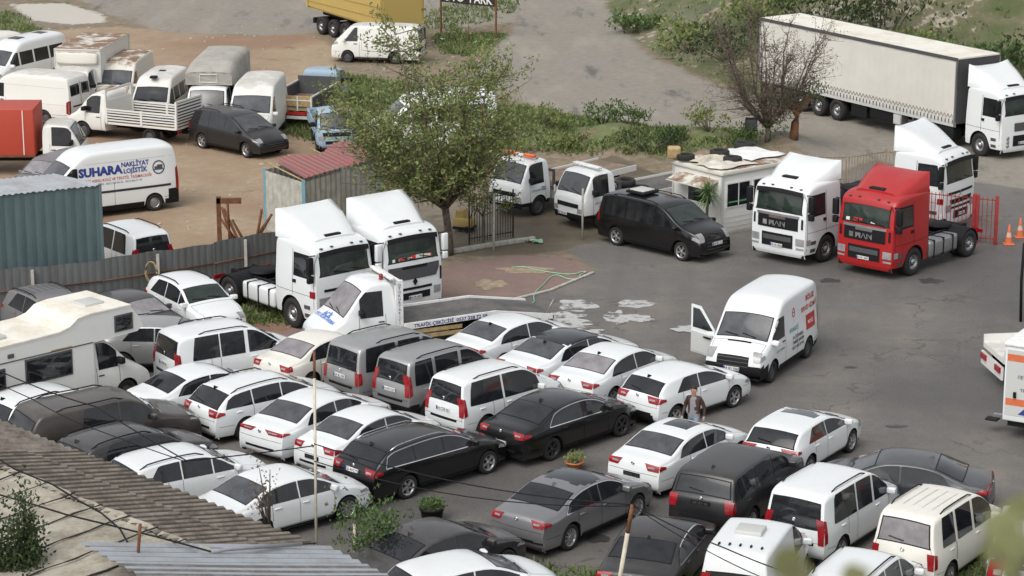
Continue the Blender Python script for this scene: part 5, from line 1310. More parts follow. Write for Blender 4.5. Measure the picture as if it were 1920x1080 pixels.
# white high roof van with its door open
def transit_extra(t, B, mb):
    s = 1
    a = [(1.0, 1.1), (.32, .4)]
    B.text_side(mb, 'SANAYİ', .20, -.15, 1.20, s, 'teal_text', .01, 1.0)
    l = MB()
    for k, (tx, zz) in enumerate((('34 İSTANBUL', .95), ('TAMİR BAKIM', .79), ('0212 418 30 40', .63))): B.text_side(l, tx, .15, -.45, zz, s, 'black_text', .012)
    B.text_side(l, 'BÖLGE', .24, -1.55, 1.90, s, 'red_text', .03); B.text_side(l, 'SERVİS HİZMETİ', .20, -1.50, 1.62, s, 'red_text', .02)
    B.side_grid(l, -1.95, -1.15, lambda x: .98, lambda x: 1.45, s, 'red_text', .008, 4, 2)
    B.text_side(l, 'MOBİL', .16, -1.55, 1.15, s, 'white_paint', .02)
    # balloon emblem
    l.build('lettering', t); l = MB(); P = []
    for i in range(13):
        a_ = i / 12 * 2 * math.pi
        P.append([B.sp(-.15 + .11 * math.cos(a_), 1.78 + .15 * math.sin(a_), s, .008), B.sp(-.15 + .075 * math.cos(a_), 1.78 + .11 * math.sin(a_), s, .008)])
    l.grid(P, 'red_text'); B.side_line(l, [(-.15, 1.56), (-.14, 1.46)], s, .12, 'red_text', .008); B.side_line(l, [(-.22, 1.78), (-.08, 1.78)], s, .03, 'red_text', .008)
    l.build('emblem', t)
    B.text_side(mb, 'ACİL YARDIM', .10, 1.0, .86, s, 'black_text', .005)
    # open right-hand door
    d = bpy.data.objects.new('door', None); C.objects.link(d); d.parent = t; d.location = (1.38, -.96, 0); d.rotation_euler = (0, 0, R(247))
    m2 = MB(); out = [(0, .45), (1.12, .45), (1.12, 1.15), (1.12, 1.95), (.72, 1.95), (0, 1.22)]
    m2.prism(out, -.04, .0, 'white'); m2.prism([(.03, .5), (1.08, .5), (1.08, 1.12), (.03, 1.12)], .0, .03, 'panel_grey')
    m2.prism([(.12, 1.25), (1.03, 1.25), (1.03, 1.86), (.74, 1.86)], -.05, .012, 'tinted_glass')
    m2.prism([(.2, 1.02), (.5, 1.02), (.5, 1.06), (.2, 1.06)], .03, .09, 'trim')
    o = m2.build('door', t); o.location = d.location; o.rotation_euler = d.rotation_euler; bpy.data.objects.remove(d)
    gb = MB(); B.sheet(gb, B.key(9.35), B.key(9.5), -.38, .38, 'trim', .012, 2, 5); gb.build('bonnet_vent', t)
    g2 = MB(); g2.text('TRAFİK', lambda u, v: B.top(B.az(.74 + v), u, .05), 'steel', .10, .01); 
vehicle('transit', 'panel_van', 'white high-roof van with red lettering and its front door standing open', 'van', 'van', 'white', 4.86, 1.97, 2.42, 1.5, -1.43, None, wr=.34, rim='steelie', rimmat='trim_grey',
        wins=[(.6, 1.62)], plates=(None, '34 SD 7065'), tumble=.06, rear_sl=99, front_sl=1.9, win_m=1.0 * .1, low=lambda x, y, z: z < .66 and x > 1.85 or z < .5 and x < -2.0 or (z < .42), extra=transit_extra, rr=.13, crown=.06,
        tail_w=.12, head_len=.35, seams=[.55, -.4], prof=None, glassm='tinted_glass', frontm='grey_glass', pf=.10)

# ------------------------------------------------------------------ lorries
tractor('man_red', 'lorry_tractor', 'bright red tractor unit with black grille panel, no trailer', 'red', 'lion', papers=4, sp_h=.50, visor='red', H=3.0, plate_t='34 FP 4807')
tractor('man_white', 'lorry_tractor', 'white tractor unit with black grille panel beside the kiosk and the red one', 'white', 'lion', sp_h=.50, visor='trim', H=3.0, plate_t='34 KB 4820')
tractor('axor', 'lorry_tractor', 'white tractor unit with slatted grille in profile at the sheet fence', 'white', 'star', sp_h=.75, horn=.10, H=3.0)
tractor('renault', 'lorry_tractor', 'white tractor unit with diamond badge and papers behind its windscreen, under the leafy tree', 'white', 'diamond', papers=14, sp_h=.70, horn=.08, H=3.05)
tractor('actros', 'lorry_tractor', 'white tractor unit with small rear side window behind the red gate', 'white', 'star', sp_h=.75, horn=.16, H=3.1)
# articulated lorry: tractor + curtain trailer in one thing
x_, y_, yaw = PL['lorry']
lt = thing('articulated_lorry', 'long articulated lorry with pale grey curtain side on the road', 'lorry', (x_, y_, 0), R(yaw))
tractor(None, '', '', 'white', 'round', sp_h=.7, horn=.2, H=3.0, chassis=False, parent=lt, xoff=7.15, xf=6.95, W=2.46, plate_t='34 DH 350')
m = MB(); m.box(5.9, 6.0, -1.0, 1.0, .7, .95, 'trim'); m.box(3.0, 6.2, -.45, .45, .7, .95, 'trim'); m.box(3.6, 5.3, -1.2, -.65, .4, .95, 'trim', None, .08); m.box(3.6, 5.3, .65, 1.2, .4, .95, 'trim', None, .08); m.build('chassis', lt)
for s in (-1, 1):
    wheel(lt, 3.45 - .1, s * 1.05, .5, .30, 'truck', 'trim_grey'); wheel(lt, 3.35, s * .72, .5, .3, 'truck', 'trim_grey')
    for x in (-2.4, -3.71, -5.02): wheel(lt, x, s * 1.05, .5, .38, 'truck', 'steel')
X0, X1, Z0, Z1 = -8.1, 5.45, 1.22, 4.0
m = MB()
for s in (-1, 1):
    P = []
    for i in range(110):
        x = lerp(X0 + .05, X1 - .05, i / 109); P.append([(x, s * (1.245 + .012 * math.sin(i * 1.9) * (1 - abs(2 * j / 6 - 1)) + .008 * math.sin(i * .37)), lerp(Z0, Z1 - .12, j / 6)) for j in range(7)])
    m.grid(P, 'curtain_grey')
m.build('curtain', lt)
m = MB()
for s in (-1, 1):
    pts = []
    for i in range(121):
        x = lerp(X0 + .1, X1 - .1, i / 120); pts.append((x, s * 1.265, Z0 + .16 + (.16 if i % 2 else 0)))
    m.tube(pts, .012, 'trim_grey', 4)
    for i in range(60): x = lerp(X0 + .15, X1 - .15, i / 59); m.box(x - .02, x + .02, s * 1.262 - .008, s * 1.262 + .008, Z0 - .08, Z0 + .10, 'trim_grey')
m.build('lacing', lt)
m = MB(); m.box(X0, X1, -1.22, 1.22, Z1 - .06, Z1, 'roof_white'); m.build('roof', lt)
m = MB()
for s in (-1, 1): m.box(X0, X1, s * 1.25 - .03, s * 1.25 + .03, Z1 - .13, Z1 + .01, 'trim_grey'); m.box(X0, X1, s * 1.22 - .03, s * 1.22 + .03, Z0 - .22, Z0 + .01, 'panel_grey')
for x in (X0, X1 - .08):
    for s in (-1, 1): m.box(x, x + .08, s * 1.24 - .035, s * 1.24 + .035, Z0 - .2, Z1, 'steel')
m.box(X0 + .02, X0 + .06, -1.2, 1.2, Z0, Z1 - .02, 'panel_grey'); m.box(X1 - .06, X1 - .02, -1.2, 1.2, Z0, Z1 - .02, 'trim_grey')
m.box(X0, X1, -1.2, 1.2, Z0 - .1, Z0, 'trim_grey')
m.build('trailer_frame', lt)
m = MB()
for s in (-1, 1): m.box(X0 + .2, X1 - 1.5, s * .5 - .05, s * .5 + .05, Z0 - .55, Z0 - .1, 'trim'); m.box(X0, X0 + .1, s * .9 - .2, s * .9 + .2, .7, .85, 'lamp_red')
for x in (-2.4, -3.71, -5.02): m.box(x - .08, x + .08, -1, 1, .42, .58, 'trim')
m.box(-.2, 1.4, -1.15, -.5, .5, 1.0, 'trim', None, .03); m.box(-1.4, -.35, -1.2, -.75, .42, 1.0, 'trim'); m.box(-.55, .35, .6, 1.2, .5, 1.0, 'trim')
for s in (-1, 1): m.box(2.2, 2.32, s * .7 - .06, s * .7 + .06, 0.04, 1.0, 'steel'); m.box(2.1, 2.42, s * .7 - .15, s * .7 + .15, 0.0, .05, 'steel')
m.build('trailer_chassis', lt)
m = MB(); m.box(1.45, 2.0, -1.22, -.8, .48, 1.0, 'steel', None, .03); m.box(1.5, 1.95, -1.235, -1.2, .53, .95, 'panel_grey'); m.build('tool_box', lt)

# recovery truck with side lettering
t = thing('recovery_truck', 'white recovery truck with OTOKURTARICI lettering and a ramp bed', 'tow truck', (PL['tow1'][0], PL['tow1'][1] + .35, 0), R(205))
B, mb = cab_unit(t, 'van_cab', 'white', 2.6, 1.98, 2.42, 2.1, 2.45, .34, .35, .16, screen=(6.1, 6.95), win=(1.25, 2.05), glassm='dusty_glass')
B.text_side(mb, 'OTO', .01, 1.1, .8, 1, 'blue_text')
for s in (1,):
    P = []
    for i in range(17):
        a_ = i / 16 * 2 * math.pi; P.append([B.sp(1.55 + .14 * math.cos(a_), .88 + .17 * math.sin(a_), s, .01), B.sp(1.55 + .07 * math.cos(a_), .88 + .09 * math.sin(a_), s, .01)])
    mb.grid(P, 'blue_text')
mb.text('ACİL', lambda u, v: B.top(B.key(7.55) - v, u, .012), 'light_blue_text', .26, .03); mb.text('OTO KURTARMA', lambda u, v: B.top(B.key(7.75) - v, u, .012), 'light_blue_text', .20, .02)
g_ = MB()
for z in (.74, .64): B.fp(g_, z, z - .06, -.45, .45, 'trim', .015)
g_.build('grille', t)
for s in (-1, 1):
    l = MB(); B.fp(l, .82, .64, s * .55, s * .85, 'lamp_clear', .015); B.side_grid(l, 3.0, 3.3, .66, .80, s, 'lamp_clear', .012, 4, 2); l.build('headlight', t)
mb.build('cab', t)
l = MB(); l.lathe([(0, .0), (.07, 0), (.07, .13), (.05, .17), (0, .18)], 'lamp_red', 12, Matrix.Translation((1.15, .45, 2.40)), 'z'); l.build('beacon', t)
l = MB(); l.box(.86, 1.0, -.85, .85, 2.42, 2.52, 'white_paint', None, .03); l.box(.82, .90, -.95, .95, 2.3, 2.43, 'steel'); l.build('light_bar', t)
m = MB()
for s in (-1, 1):
    m.box(.62, .86, s * .90 - .06, s * .90 + .06, .85, 2.42, 'white_paint')
m.box(.64, .84, -.9, .9, 2.28, 2.4, 'white_paint'); m.box(.7, .8, -.9, .9, 1.45, 1.55, 'white_paint')
for k, ch in enumerate('OTOKURTARICI'):
    m.text(ch, lambda u, v, k=k: (.74 - u, .965, 2.24 - k * .112 + v), 'blue_text', .12, .014)
m.build('headboard', t)
m = MB()
bedp = [(.62, 1.0), (-2.5, 1.06), (-4.5, .72)]
for s in (-1, 1):
    for (a, b) in zip(bedp[:-1], bedp[1:]):
        m.prism([(a[0], a[1] - .16), (b[0], b[1] - .12), (b[0], b[1] + .04), (a[0], a[1] + .04)], s * 1.02 - .035, s * 1.02 + .035, 'white_paint')
m.prism([(.62, .92), (-2.5, .98), (-4.53, .64), (-4.53, .70), (-2.5, 1.03), (.62, .97)], -.99, .99, 'deck_grey')
for x, zz in ((0, 1.0), (-1.4, 1.0)): m.box(x - .05, x + .05, -.98, .98, .82, .92, 'trim')
m.box(-4.57, -4.49, -1.0, 1.0, .60, .70, 'trim_grey')
def bf(u, v):
    x = -.95 - u; return (x, 1.060, interp(-x, [-.62, 2.5], [.885, .945]) + v)
m.text('TRAFİK ÇEKİCİSİ  0537 328 72 58', bf, 'blue_text', .15, .024, 1.12)
m.build('ramp_bed', t)
m = MB()
for z in (.50, .68): m.box(-1.35, .35, .98, 1.02, z, z + .12, 'wood')
for x in (-1.2, .2): m.box(x - .03, x + .03, .95, .98, .46, .85, 'trim')
m.build('side_guard', t)
m = MB(); m.tube([(-4.3, .98, .8), (-4.55, 1.02, 1.25)], .02, 'steel', 5); m.tube([(-4.4, .95, .65), (-4.65, .95, .1)], .03, 'white_paint', 5); m.build('ramp_leg', t)
rails_mb(t, -3.6, 1.2); rear_axle(t, -1.9, 1.9, .34)
for s in (-1, 1): l = MB(); l.box(-4.56, -4.52, s * .8 - .15, s * .8 + .15, .48, .60, 'lamp_red'); l.build('tail_light', t)

# two light recovery trucks by the bank
def light_recovery(key, label, bar, deck, tyres=False):
    x_, y_, yaw = PL[key]; t = thing('recovery_truck', label, 'tow truck', (x_, y_, 0), R(yaw), 'light recovery trucks by the grassy bank')
    B, mb = cab_unit(t, 'light_cab', 'white', 1.7, 1.9, 2.2, 2.42, 2.25, .38, .45, .12, screen=(6.08, 6.92), win=(1.95, 2.75), low=lambda x, y, z: z < .62, glassm='grey_glass')
    B.text_side(mb, 'OTO KURTARMA', .11, 2.3, .98, 1, 'blue_text', .01)
    g_ = MB(); B.fp(g_, 1.02, .86, -.6, .6, 'trim', .015); B.fp(g_, .58, .48, -.5, .5, 'trim', .015); g_.build('grille', t)
    plate(t, B.top(B.az(.56), -.25, .03), (1, 0), '34 ZR 883')
    for s in (-1, 1):
        l = MB(); B.fp(l, .82, .66, s * .55, s * .85, 'lamp_clear', .015); l.build('headlight', t)
    mb.build('cab', t)
    l = MB()
    if bar == 'red':
        for y0, y1 in ((-.75, -.2), (.2, .75)): l.box(2.2, 2.42, y0, y1, 2.24, 2.36, 'lamp_orange', None, .04)
        l.box(2.24, 2.38, -.2, .2, 2.22, 2.33, 'white_paint', None, .03)
    else: l.box(2.15, 2.38, -.72, .72, 2.24, 2.33, 'white_paint', None, .03)
    l.build('light_bar', t)
    m = MB(); m.prism([(1.45, .95), (-3.3, 1.0), (-3.3, 1.06), (1.45, 1.03)], -1.0, 1.0, deck)
    for s in (-1, 1): m.prism([(1.5, .85), (-3.3, .92), (-3.3, 1.14), (1.5, 1.10)], s * 1.02 - .03, s * 1.02 + .03, 'old_white'); m.box(1.42, 1.5, s * .95 - .04, s * .95 + .04, .9, 1.7, 'trim_grey')
    m.box(1.42, 1.5, -.95, .95, 1.6, 1.7, 'trim_grey'); m.build('flat_bed', t)
    m = MB(); m.box(.7, 1.35, .6, .98, .5, .9, 'old_white', None, .03); m.build('side_locker', t); m = MB(); m.box(.3, .9, -.98, -.6, .5, .9, 'trim', None, .03); m.build('side_locker', t)
    rails_mb(t, -3.0, 2.0, .62); rear_axle(t, -1.6, 1.9, .38)
    return t
light_recovery('tow2', 'light recovery truck with red beacon bar on its cab', 'red', 'deck_brown')
light_recovery('tow3', 'light recovery truck with white roof bar, next to the black passenger van', 'white', 'deck_grey')

# motorhome
x_, y_, yaw = PL['E_camper']
t = thing('motorhome', 'white motorhome with sleeping nose above the cab', 'motorhome', (x_, y_, 0), R(yaw))
B, mb = cab_unit(t, 'van_cab', 'old_white', 2.5, 2.0, 2.1, 1.87, 2.15, .34, .38, .14, screen=(6.1, 6.95), win=(1.15, 1.85), glassm='grey_glass')
for s in (-1, 1):
    l = MB(); B.fp(l, .82, .64, s * .55, s * .85, 'lamp_clear', .015); l.build('headlight', t)
mb.build('cab', t)
out = [(-3.1, .5), (.95, .5), (.95, 2.08), (2.5, 2.12), (2.72, 2.25), (2.62, 2.5), (2.3, 2.92), (.9, 2.92), (.45, 2.86), (.15, 2.66), (-.2, 2.58), (-3.1, 2.52)]
m = MB(); bm_o = chaikin(out + [out[0]], 1, .12)[:-1]
m.prism(out, -1.08, 1.08, 'old_white'); m.build('living_box', t)
m = MB(); tp = out[6:]
for (a, b) in zip(tp[:-1], tp[1:]): m.prism([(a[0], a[1] + .004), (b[0], b[1] + .004), (b[0], b[1] + .05), (a[0], a[1] + .05)], -1.10, 1.10, 'roof_white')
m.build('roof', t)
m = MB()
for s in (-1, 1): m.box(-3.1, .94, s * 1.085 - .01, s * 1.085 + .01, 2.08, 2.11, 'trim_grey'); m.box(-3.1, .94, s * 1.085 - .01, s * 1.085 + .01, .52, .75, 'panel_grey')
m.box(-.5, .2, -1.10, -1.08, 2.12, 2.15, 'wood')
m.build('trim_strip', t)
for s in (-1, 1):
    for (x0, x1, z0, z1, mt) in ((-1.35, .15, 1.35, 2.0, 'side_window'), (1.75, 2.3, 2.28, 2.68, 'side_window'), (-2.85, -2.1, 1.4, 1.9, 'side_window')):
        m = MB(); m.box(x0 - .05, x1 + .05, s * 1.09 - .015, s * 1.09 + .015, z0 - .05, z1 + .05, 'trim_grey', None, .01); m.build('window_frame', t)
        m = MB(); m.box(x0, x1, s * 1.10 - .02, s * 1.10 + .02, z0, z1, 'tinted_glass', None, .01); m.build('side_window', t)
m = MB(); m.box(-1.95, -1.75, -1.11, -1.08, 2.2, 2.32, 'trim_grey', None, .01); m.build('side_vent', t)
for (x, z, s_) in ((-2.0, 2.62, .42), (1.5, 2.96, .34)):
    m = MB(); m.box(x - s_, x + s_, -s_ - .1, s_ + .1 - .2, z - .03, z + .08, 'panel_grey', None, .04); m.build('roof_hatch', t)
m = MB(); m.box(-3.0, 1.0, -.9, .9, .35, .5, 'underbody'); m.build('chassis', t)
rear_axle(t, -1.6, 2.1, .34, False)
for s in (-1, 1): l = MB(); l.box(-3.13, -3.09, s * .9 - .1, s * .9 + .1, .75, 1.1, 'lamp_red'); l.build('tail_light', t)
# ------------------------------------------------------------------ old vehicles of the upper yard
OLD = 'old vans and lorries on the dirt yard'
def suhara_x(t, B, mb):
    s = 1; l = MB()
    B.text_side(l, 'SUHARA', .44, .22, 1.66, s, 'blue_text', .055, 1.05); B.text_side(l, 'NAKLİYAT', .25, -1.22, 1.88, s, 'blue_text', .035, .95); B.text_side(l, 'LOJİSTİK', .25, -1.22, 1.63, s, 'blue_text', .035, .95)
    B.text_side(l, 'YURTİÇİ ASKILI KOLİ VE TEKSTİL TAŞIMACILIĞI', .15, -.32, 1.42, s, 'red_text', .012, .95); B.text_side(l, '0532 346 86 30 - 0212 568 50 62 - 0212 436 31 99', .11, -.32, 1.28, s, 'blue_text', .004)
    P = []
    for i in range(25):
        a = i / 24 * 2 * math.pi; P.append([B.sp(-2.2 + .27 * math.cos(a), 1.72 + .27 * math.sin(a), s, .008), B.sp(-2.2 + .22 * math.cos(a), 1.72 + .22 * math.sin(a), s, .008)])
    l.build('lettering', t); l = MB(); l.grid(P, 'trim_grey')
    B.side_grid(l, -2.37, -2.13, lambda x: 1.66, lambda x: 1.82, s, 'trim_grey', .008, 3, 2); B.side_grid(l, -2.13, -2.02, lambda x: 1.66, lambda x: 1.76, s, 'trim_grey', .008, 3, 2); B.side_grid(l, -2.41, -1.99, lambda x: 1.62, lambda x: 1.655, s, 'blue_text', .008, 3, 1)
    l.build('emblem', t)
    for q in (-.1, -1.3): B.side_line(mb, [(lerp(-2.7, .9, i / 10), 1.0) for i in range(11)], s, .09, 'trim_grey', .006)
    B.side_line(mb, [(lerp(-2.8, 1.3, i / 10), 2.12) for i in range(11)], s, .02, 'panel_grey', .005)
vehicle('suhara', 'panel_van', 'long white high-roof van with blue SUHARA lettering on its side', 'van', 'van', 'white', 6.1, 2.0, 2.6, 2.05, -1.95, None, wr=.34, rim='steelie', rimmat='steel',
        wins=[(1.15, 2.0)], plates=(None, None), tumble=.08, rear_sl=99, front_sl=1.3, win_m=.1, low=lambda x, y, z: z < .42 or (x < -2.5 and z < .75), extra=suhara_x, rr=.14, tail_w=.12, seams=[1.05, -.3])
def van5_x(t, B, mb):
    for s in (-1, 1):
        g_ = MB(); B.sheet(g_, B.key(2.22), B.key(2.75), s * .08, s * .72, 'tinted_glass', .01); g_.build('rear_window', t)
    B.sheet(mb, B.key(1.1), B.key(2.9), -.012, .012, 'trim', .006, 8, 1)
    for z in (1.0, 1.75): B.side_line(mb, [(lerp(-2.5, 1.2, i / 10), z) for i in range(11)], 1, .02, 'panel_grey', .005)
vehicle('van5', 'panel_van', 'long white panel van with two windows in its rear doors', 'van', 'van', 'old_white', 5.4, 1.99, 2.3, 1.9, -1.35, OLD, wr=.34, rim='steelie', rimmat='trim_grey', back=0,
        wins=[(.85, 1.75)], plates=(None, None), tumble=.08, rear_sl=99, front_sl=1.3, win_m=.1, low=lambda x, y, z: z < .48, rr=.12, tail_w=.10, seams=[.75], extra=van5_x, tz=(1.15, 2.0))
vehicle('ducato9', 'panel_van', 'white high van with dark dusty windscreen beside the open-bed lorry', 'van', 'van', 'old_white', 5.6, 2.05, 2.5, 1.9, -1.5, OLD, wr=.34, rim='steelie', rimmat='trim_grey',
        wins=[(.95, 1.8)], plates=(None, None), tumble=.08, rear_sl=99, front_sl=1.3, win_m=.1, low=lambda x, y, z: z < .45, rr=.14, tail_w=.12, seams=[.85])
def mini_x(t, B, mb):
    for x in (.9, -.6): v = MB(); p = B.top(B.key(6.5), 0, 0); v.box(x - .16, x + .16, -.16, .16, p[2] - .03, p[2] + .07, 'trim', None, .03); v.build('roof_vent', t)
vehicle('minibus7', 'minibus', 'old white minibus with side windows and two black roof vents', 'minibus', 'van', 'old_white', 5.0, 1.9, 2.25, 1.7, -1.3, OLD, wr=.33, rim='steelie', rimmat='trim_grey',
        wins=[(-2.1, -1.2), (-1.1, -.2), (-.1, .75), (.85, 1.6)], plates=(None, None), tumble=.12, rear_sl=99, front_sl=1.3, win_m=.22, rr=.14, tail_w=.12, extra=mini_x, frontm='tinted_glass', mir_mat='trim')
vehicle('van4', 'panel_van', 'old white van with a rust-stained roof between box lorry and minibus', 'van', 'van', 'rusty_white', 5.2, 1.95, 2.3, 1.8, -1.35, OLD, wr=.33, rim='steelie', rimmat='trim_grey',
        wins=[(.85, 1.65)], plates=(None, None), tumble=.1, rear_sl=99, front_sl=1.3, win_m=.15, rr=.12, frontm='grey_glass', seams=[.75])
def v2x(t, B, mb):
    for x in (-1.7, .1): v = MB(); p = B.top(B.key(6.5), 0, 0); v.box(x - .3, x + .3, -.3, .3, p[2] - .03, p[2] + .06, 'trim_grey', None, .02); v.build('roof_hatch', t)
vehicle('van2', 'minibus', 'white minibus with grey roof hatches behind the long panel van', 'minibus', 'van', 'white', 5.8, 2.0, 2.35, 2.0, -1.6, OLD, wr=.33, rim='steelie', rimmat='trim_grey',
        wins=[(-2.4, -1.3), (-1.2, -.1), (0, 1.0), (1.1, 1.8)], plates=(None, None), tumble=.14, rear_sl=99, front_sl=1.3, win_m=.2, rr=.18, extra=v2x)
vehicle('bus1', 'minibus', 'cream minibus at the far upper left corner', 'minibus', 'van', 'cream', 6.0, 2.0, 2.5, 2.0, -1.6, OLD, wr=.33, rim='steelie', rimmat='trim_grey',
        wins=[(-2.4, -1.3), (-1.2, -.1), (0, 1.0), (1.1, 1.8)], plates=(None, None), tumble=.14, rear_sl=99, front_sl=1.3, win_m=.3, rr=.2)
def h100x(t, B, mb):
    B.side_line(mb, [(-1.9, .95), (-1.3, 1.02), (-.6, 1.0)], 1, .05, 'trim', .006); B.side_line(mb, [(-1.5, 1.18), (-1.0, 1.2), (-.5, 1.16)], 1, .03, 'panel_grey', .006)
    m2 = MB(); m2.box(-.2, .2, -.12, .12, -.12, .12, 'old_white', Matrix.Translation((-2.25, .75, .55)) @ Matrix.Rotation(R(25), 4, 'Z') @ Matrix.Rotation(R(20), 4, 'X'), .05); m2.build('bumper_piece', t)
vehicle('h100', 'panel_van', 'small damaged white van with dented rear corner near the yellow tipper', 'van', 'van_flatnose', 'old_white', 4.8, 1.72, 1.98, 1.45, -1.1, OLD, wr=.31, rim='steelie', rimmat='trim_grey',
        wins=[(.9, 1.65)], plates=(None, None), tumble=.14, rear_sl=99, front_sl=1.2, win_m=.12, rr=.14, seams=[.8, -.45], extra=h100x, tail_mat='trim', tz=(1.1, 1.7))
vehicle('voyager', 'minivan', 'black minivan with its front bumper missing, on the dirt yard', 'car', 'minivan', 'dusty_black', 4.73, 1.95, 1.75, 1.48, -1.4, OLD, wr=.33, rim='5', rimmat='alloy', steer=R(-8),
        wins=[(-1.95, -.95), (-.9, .1), (.15, 1.15)], plates=(None, None), tumble=.26, rear_sl=3, front_sl=9, antenna=None, rails=(5.1, 6.3), frontm='grey_glass', handles=False)
vehicle('mpv14', 'people_carrier', 'dull grey people carrier with a pale windscreen behind the lettered van', 'car', 'mpv', 'grey_lilac', 4.3, 1.75, 1.62, 1.3, -1.3, OLD, wins=[(-1.7, -.6), (-.5, .95)], plates=(None, None), frontm='dusty_glass', tumble=.22, rear_sl=3, xy=(-18.2, 97.5, -118))
vehicle('berlingo16', 'small_van', 'white car with black roof rails standing alone behind the sheet fence', 'car', 'mpv', 'white', 4.38, 1.81, 1.8, 1.4, -1.35, None, wins=[(-1.7, -.75), (-.7, .15), (.25, 1.2)], rails=(6.1, 7.4), plates=(None, None), tumble=.2, rear_sl=4, tail_w=.14)
vehicle('white17', 'minibus', 'large white minibus behind the crown of the leafy tree', 'minibus', 'van', 'white', 5.8, 2.1, 2.6, 2.0, -1.6, OLD, wr=.34, rim='steelie', wins=[(-2.4, -1.3), (-1.2, -.1), (0, 1.0), (1.1, 1.8)], plates=(None, None), tumble=.12, rear_sl=99, front_sl=1.3, win_m=.2, rr=.3)

def old_cab(t, mat, W, H, xoff, xf, lowcol='trim', kind='light_cab', L=1.75, win=None, screen=(6.08, 6.92), glassm='grey_glass', lowfn=None):
    B, mb = cab_unit(t, kind, mat, L, W, H, xoff, xf, .38, .42, .12, screen=screen, win=win or (xoff - .45, xoff + .40), glassm=glassm, low=lowfn)
    g_ = MB(); B.fp(g_, 1.0, .84, -.6, .6, 'trim', .015); B.fp(g_, .6, .5, -.5, .5, 'trim', .015); g_.build('grille', t)
    for s in (-1, 1): l = MB(); B.fp(l, .80, .66, s * .52, s * .8, 'lamp_clear', .015); l.build('headlight', t)
    mb.build('cab', t); return B
# box lorry with grimy body
x_, y_, yaw = PL['box3']; y_ += 2.4; yaw = -98
t = thing('box_lorry', 'white box lorry with a grimy stained box roof', 'lorry', (x_, y_, 0), R(yaw), OLD)
old_cab(t, 'old_white', 1.95, 2.15, 2.4, 2.2)
m = MB(); m.box(-3.1, 1.55, -1.08, 1.08, .85, 2.85, 'old_white'); m.box(1.5, 1.75, -1.0, 1.0, 2.2, 2.75, 'rusty_white', None, .1); m.build('box_body', t)
m = MB(); m.box(-3.13, 1.6, -1.11, 1.11, 2.84, 2.9, 'rusty_white')
for s in (-1, 1):
    m.box(-3.12, 1.58, s * 1.10 - .02, s * 1.10 + .02, .82, .92, 'panel_grey')
    for x in (-3.1, 1.54): m.box(x - .03, x + .03, s * 1.09 - .03, s * 1.09 + .03, .85, 2.85, 'panel_grey')
m.build('roof', t)
rails_mb(t, -3.0, 2.0, .6); rear_axle(t, -1.7, 2.0, .38)
# canvas lorry
x_, y_, yaw = PL['luton8']; 
t = thing('canvas_lorry', 'white lorry with a grey canvas hood and a square outline on its front', 'lorry', (x_, y_, 0), R(yaw), OLD)
old_cab(t, 'white', 1.95, 2.1, 2.1, 1.95, glassm='tinted_glass')
m = MB(); P = []
for i in range(13):
    x = lerp(-2.9, 2.1, i / 12); row = []
    h = 2.95 - (.35 * max(0, (i - 9) / 3) ** 1.5)
    for a in range(13):
        u = -1 + a / 6; row.append((x + (0.02 * math.sin(a * 3 + i)), 1.05 * max(-1, min(1, u * 1.25)), (h + .10 * (1 - u * u)) if abs(u) < .82 else lerp(h, 1.0 if x < 1.3 else 2.1, (abs(u) - .82) / .18)))
    P.append(row)
m.grid(P, 'tarp')
for row, k in ((P[0], 0), (P[-1], 1)): m.add(row, [tuple(range(len(row)))], 'tarp')
m.build('canvas_hood', t)
m = MB()
xe = 2.115
for (a, b, c, d) in ((-.4, .4, 2.22, 2.25), (-.4, .4, 2.57, 2.60)): m.box(xe, xe + .02, a, b, c, d, 'white_paint')
for y in (-.4, .38): m.box(xe, xe + .02, y, y + .02, 2.22, 2.6, 'white_paint')
m.build('square_outline', t)
m = MB(); m.box(-2.9, 1.3, -1.05, 1.05, .85, 1.05, 'trim'); m.build('flat_bed', t)
rails_mb(t, -2.8, 2.0, .6); rear_axle(t, -1.6, 2.0, .36)
# dropside truck
x_, y_, yaw = PL['flat6']
t = thing('dropside_truck', 'cream white dropside truck with black stripes along its low bed sides', 'lorry', (x_, y_, 0), R(yaw), OLD)
B, mb = cab_unit(t, 'van_cab', 'old_white', 2.3, 1.95, 2.05, 1.85, 1.95, .35, .40, .16, screen=(6.1, 6.95), win=(1.0, 1.75), glassm='grey_glass', low=lambda x, y, z: z < .6 and x > 2.7)
for s in (-1, 1): l = MB(); B.fp(l, .84, .66, s * .55, s * .85, 'lamp_clear', .015); l.build('headlight', t)
mb.build('cab', t)
m = MB(); m.box(-3.0, .62, -1.03, 1.03, .82, .92, 'deck_brown'); m.box(-3.0, .66, -1.05, 1.05, .74, .83, 'old_white'); m.build('flat_bed', t)
m = MB()
def stripes(m, a, b, s, axis, z0=.9, z1=1.38):
    n = 4
    for i in range(n):
        zz = z0 + (z1 - z0) * i / n; hgt = (z1 - z0) / n
        for (q0, q1, mt, d) in ((zz, zz + hgt * .55, 'old_white', .02), (zz + hgt * .55, zz + hgt, 'blue_text' if False else 'trim', .012)):
            if axis == 'x': m.box(a, b, s - d, s + d, q0, q1, mt)
            else: m.box(s - d, s + d, a, b, q0, q1, mt)
for s in (-1, 1):
    d = MB(); stripes(d, -2.95, -1.25, s * 1.04, 'x'); stripes(d, -1.15, .55, s * 1.04, 'x')
    for x in (-2.97, -1.2, .6): d.box(x - .05, x + .05, s * 1.04 - .035, s * 1.04 + .035, .78, 1.45, 'old_white')
    d.box(-2.97, .6, s * 1.04 - .03, s * 1.04 + .03, 1.36, 1.43, 'old_white'); d.build('side_board', t)
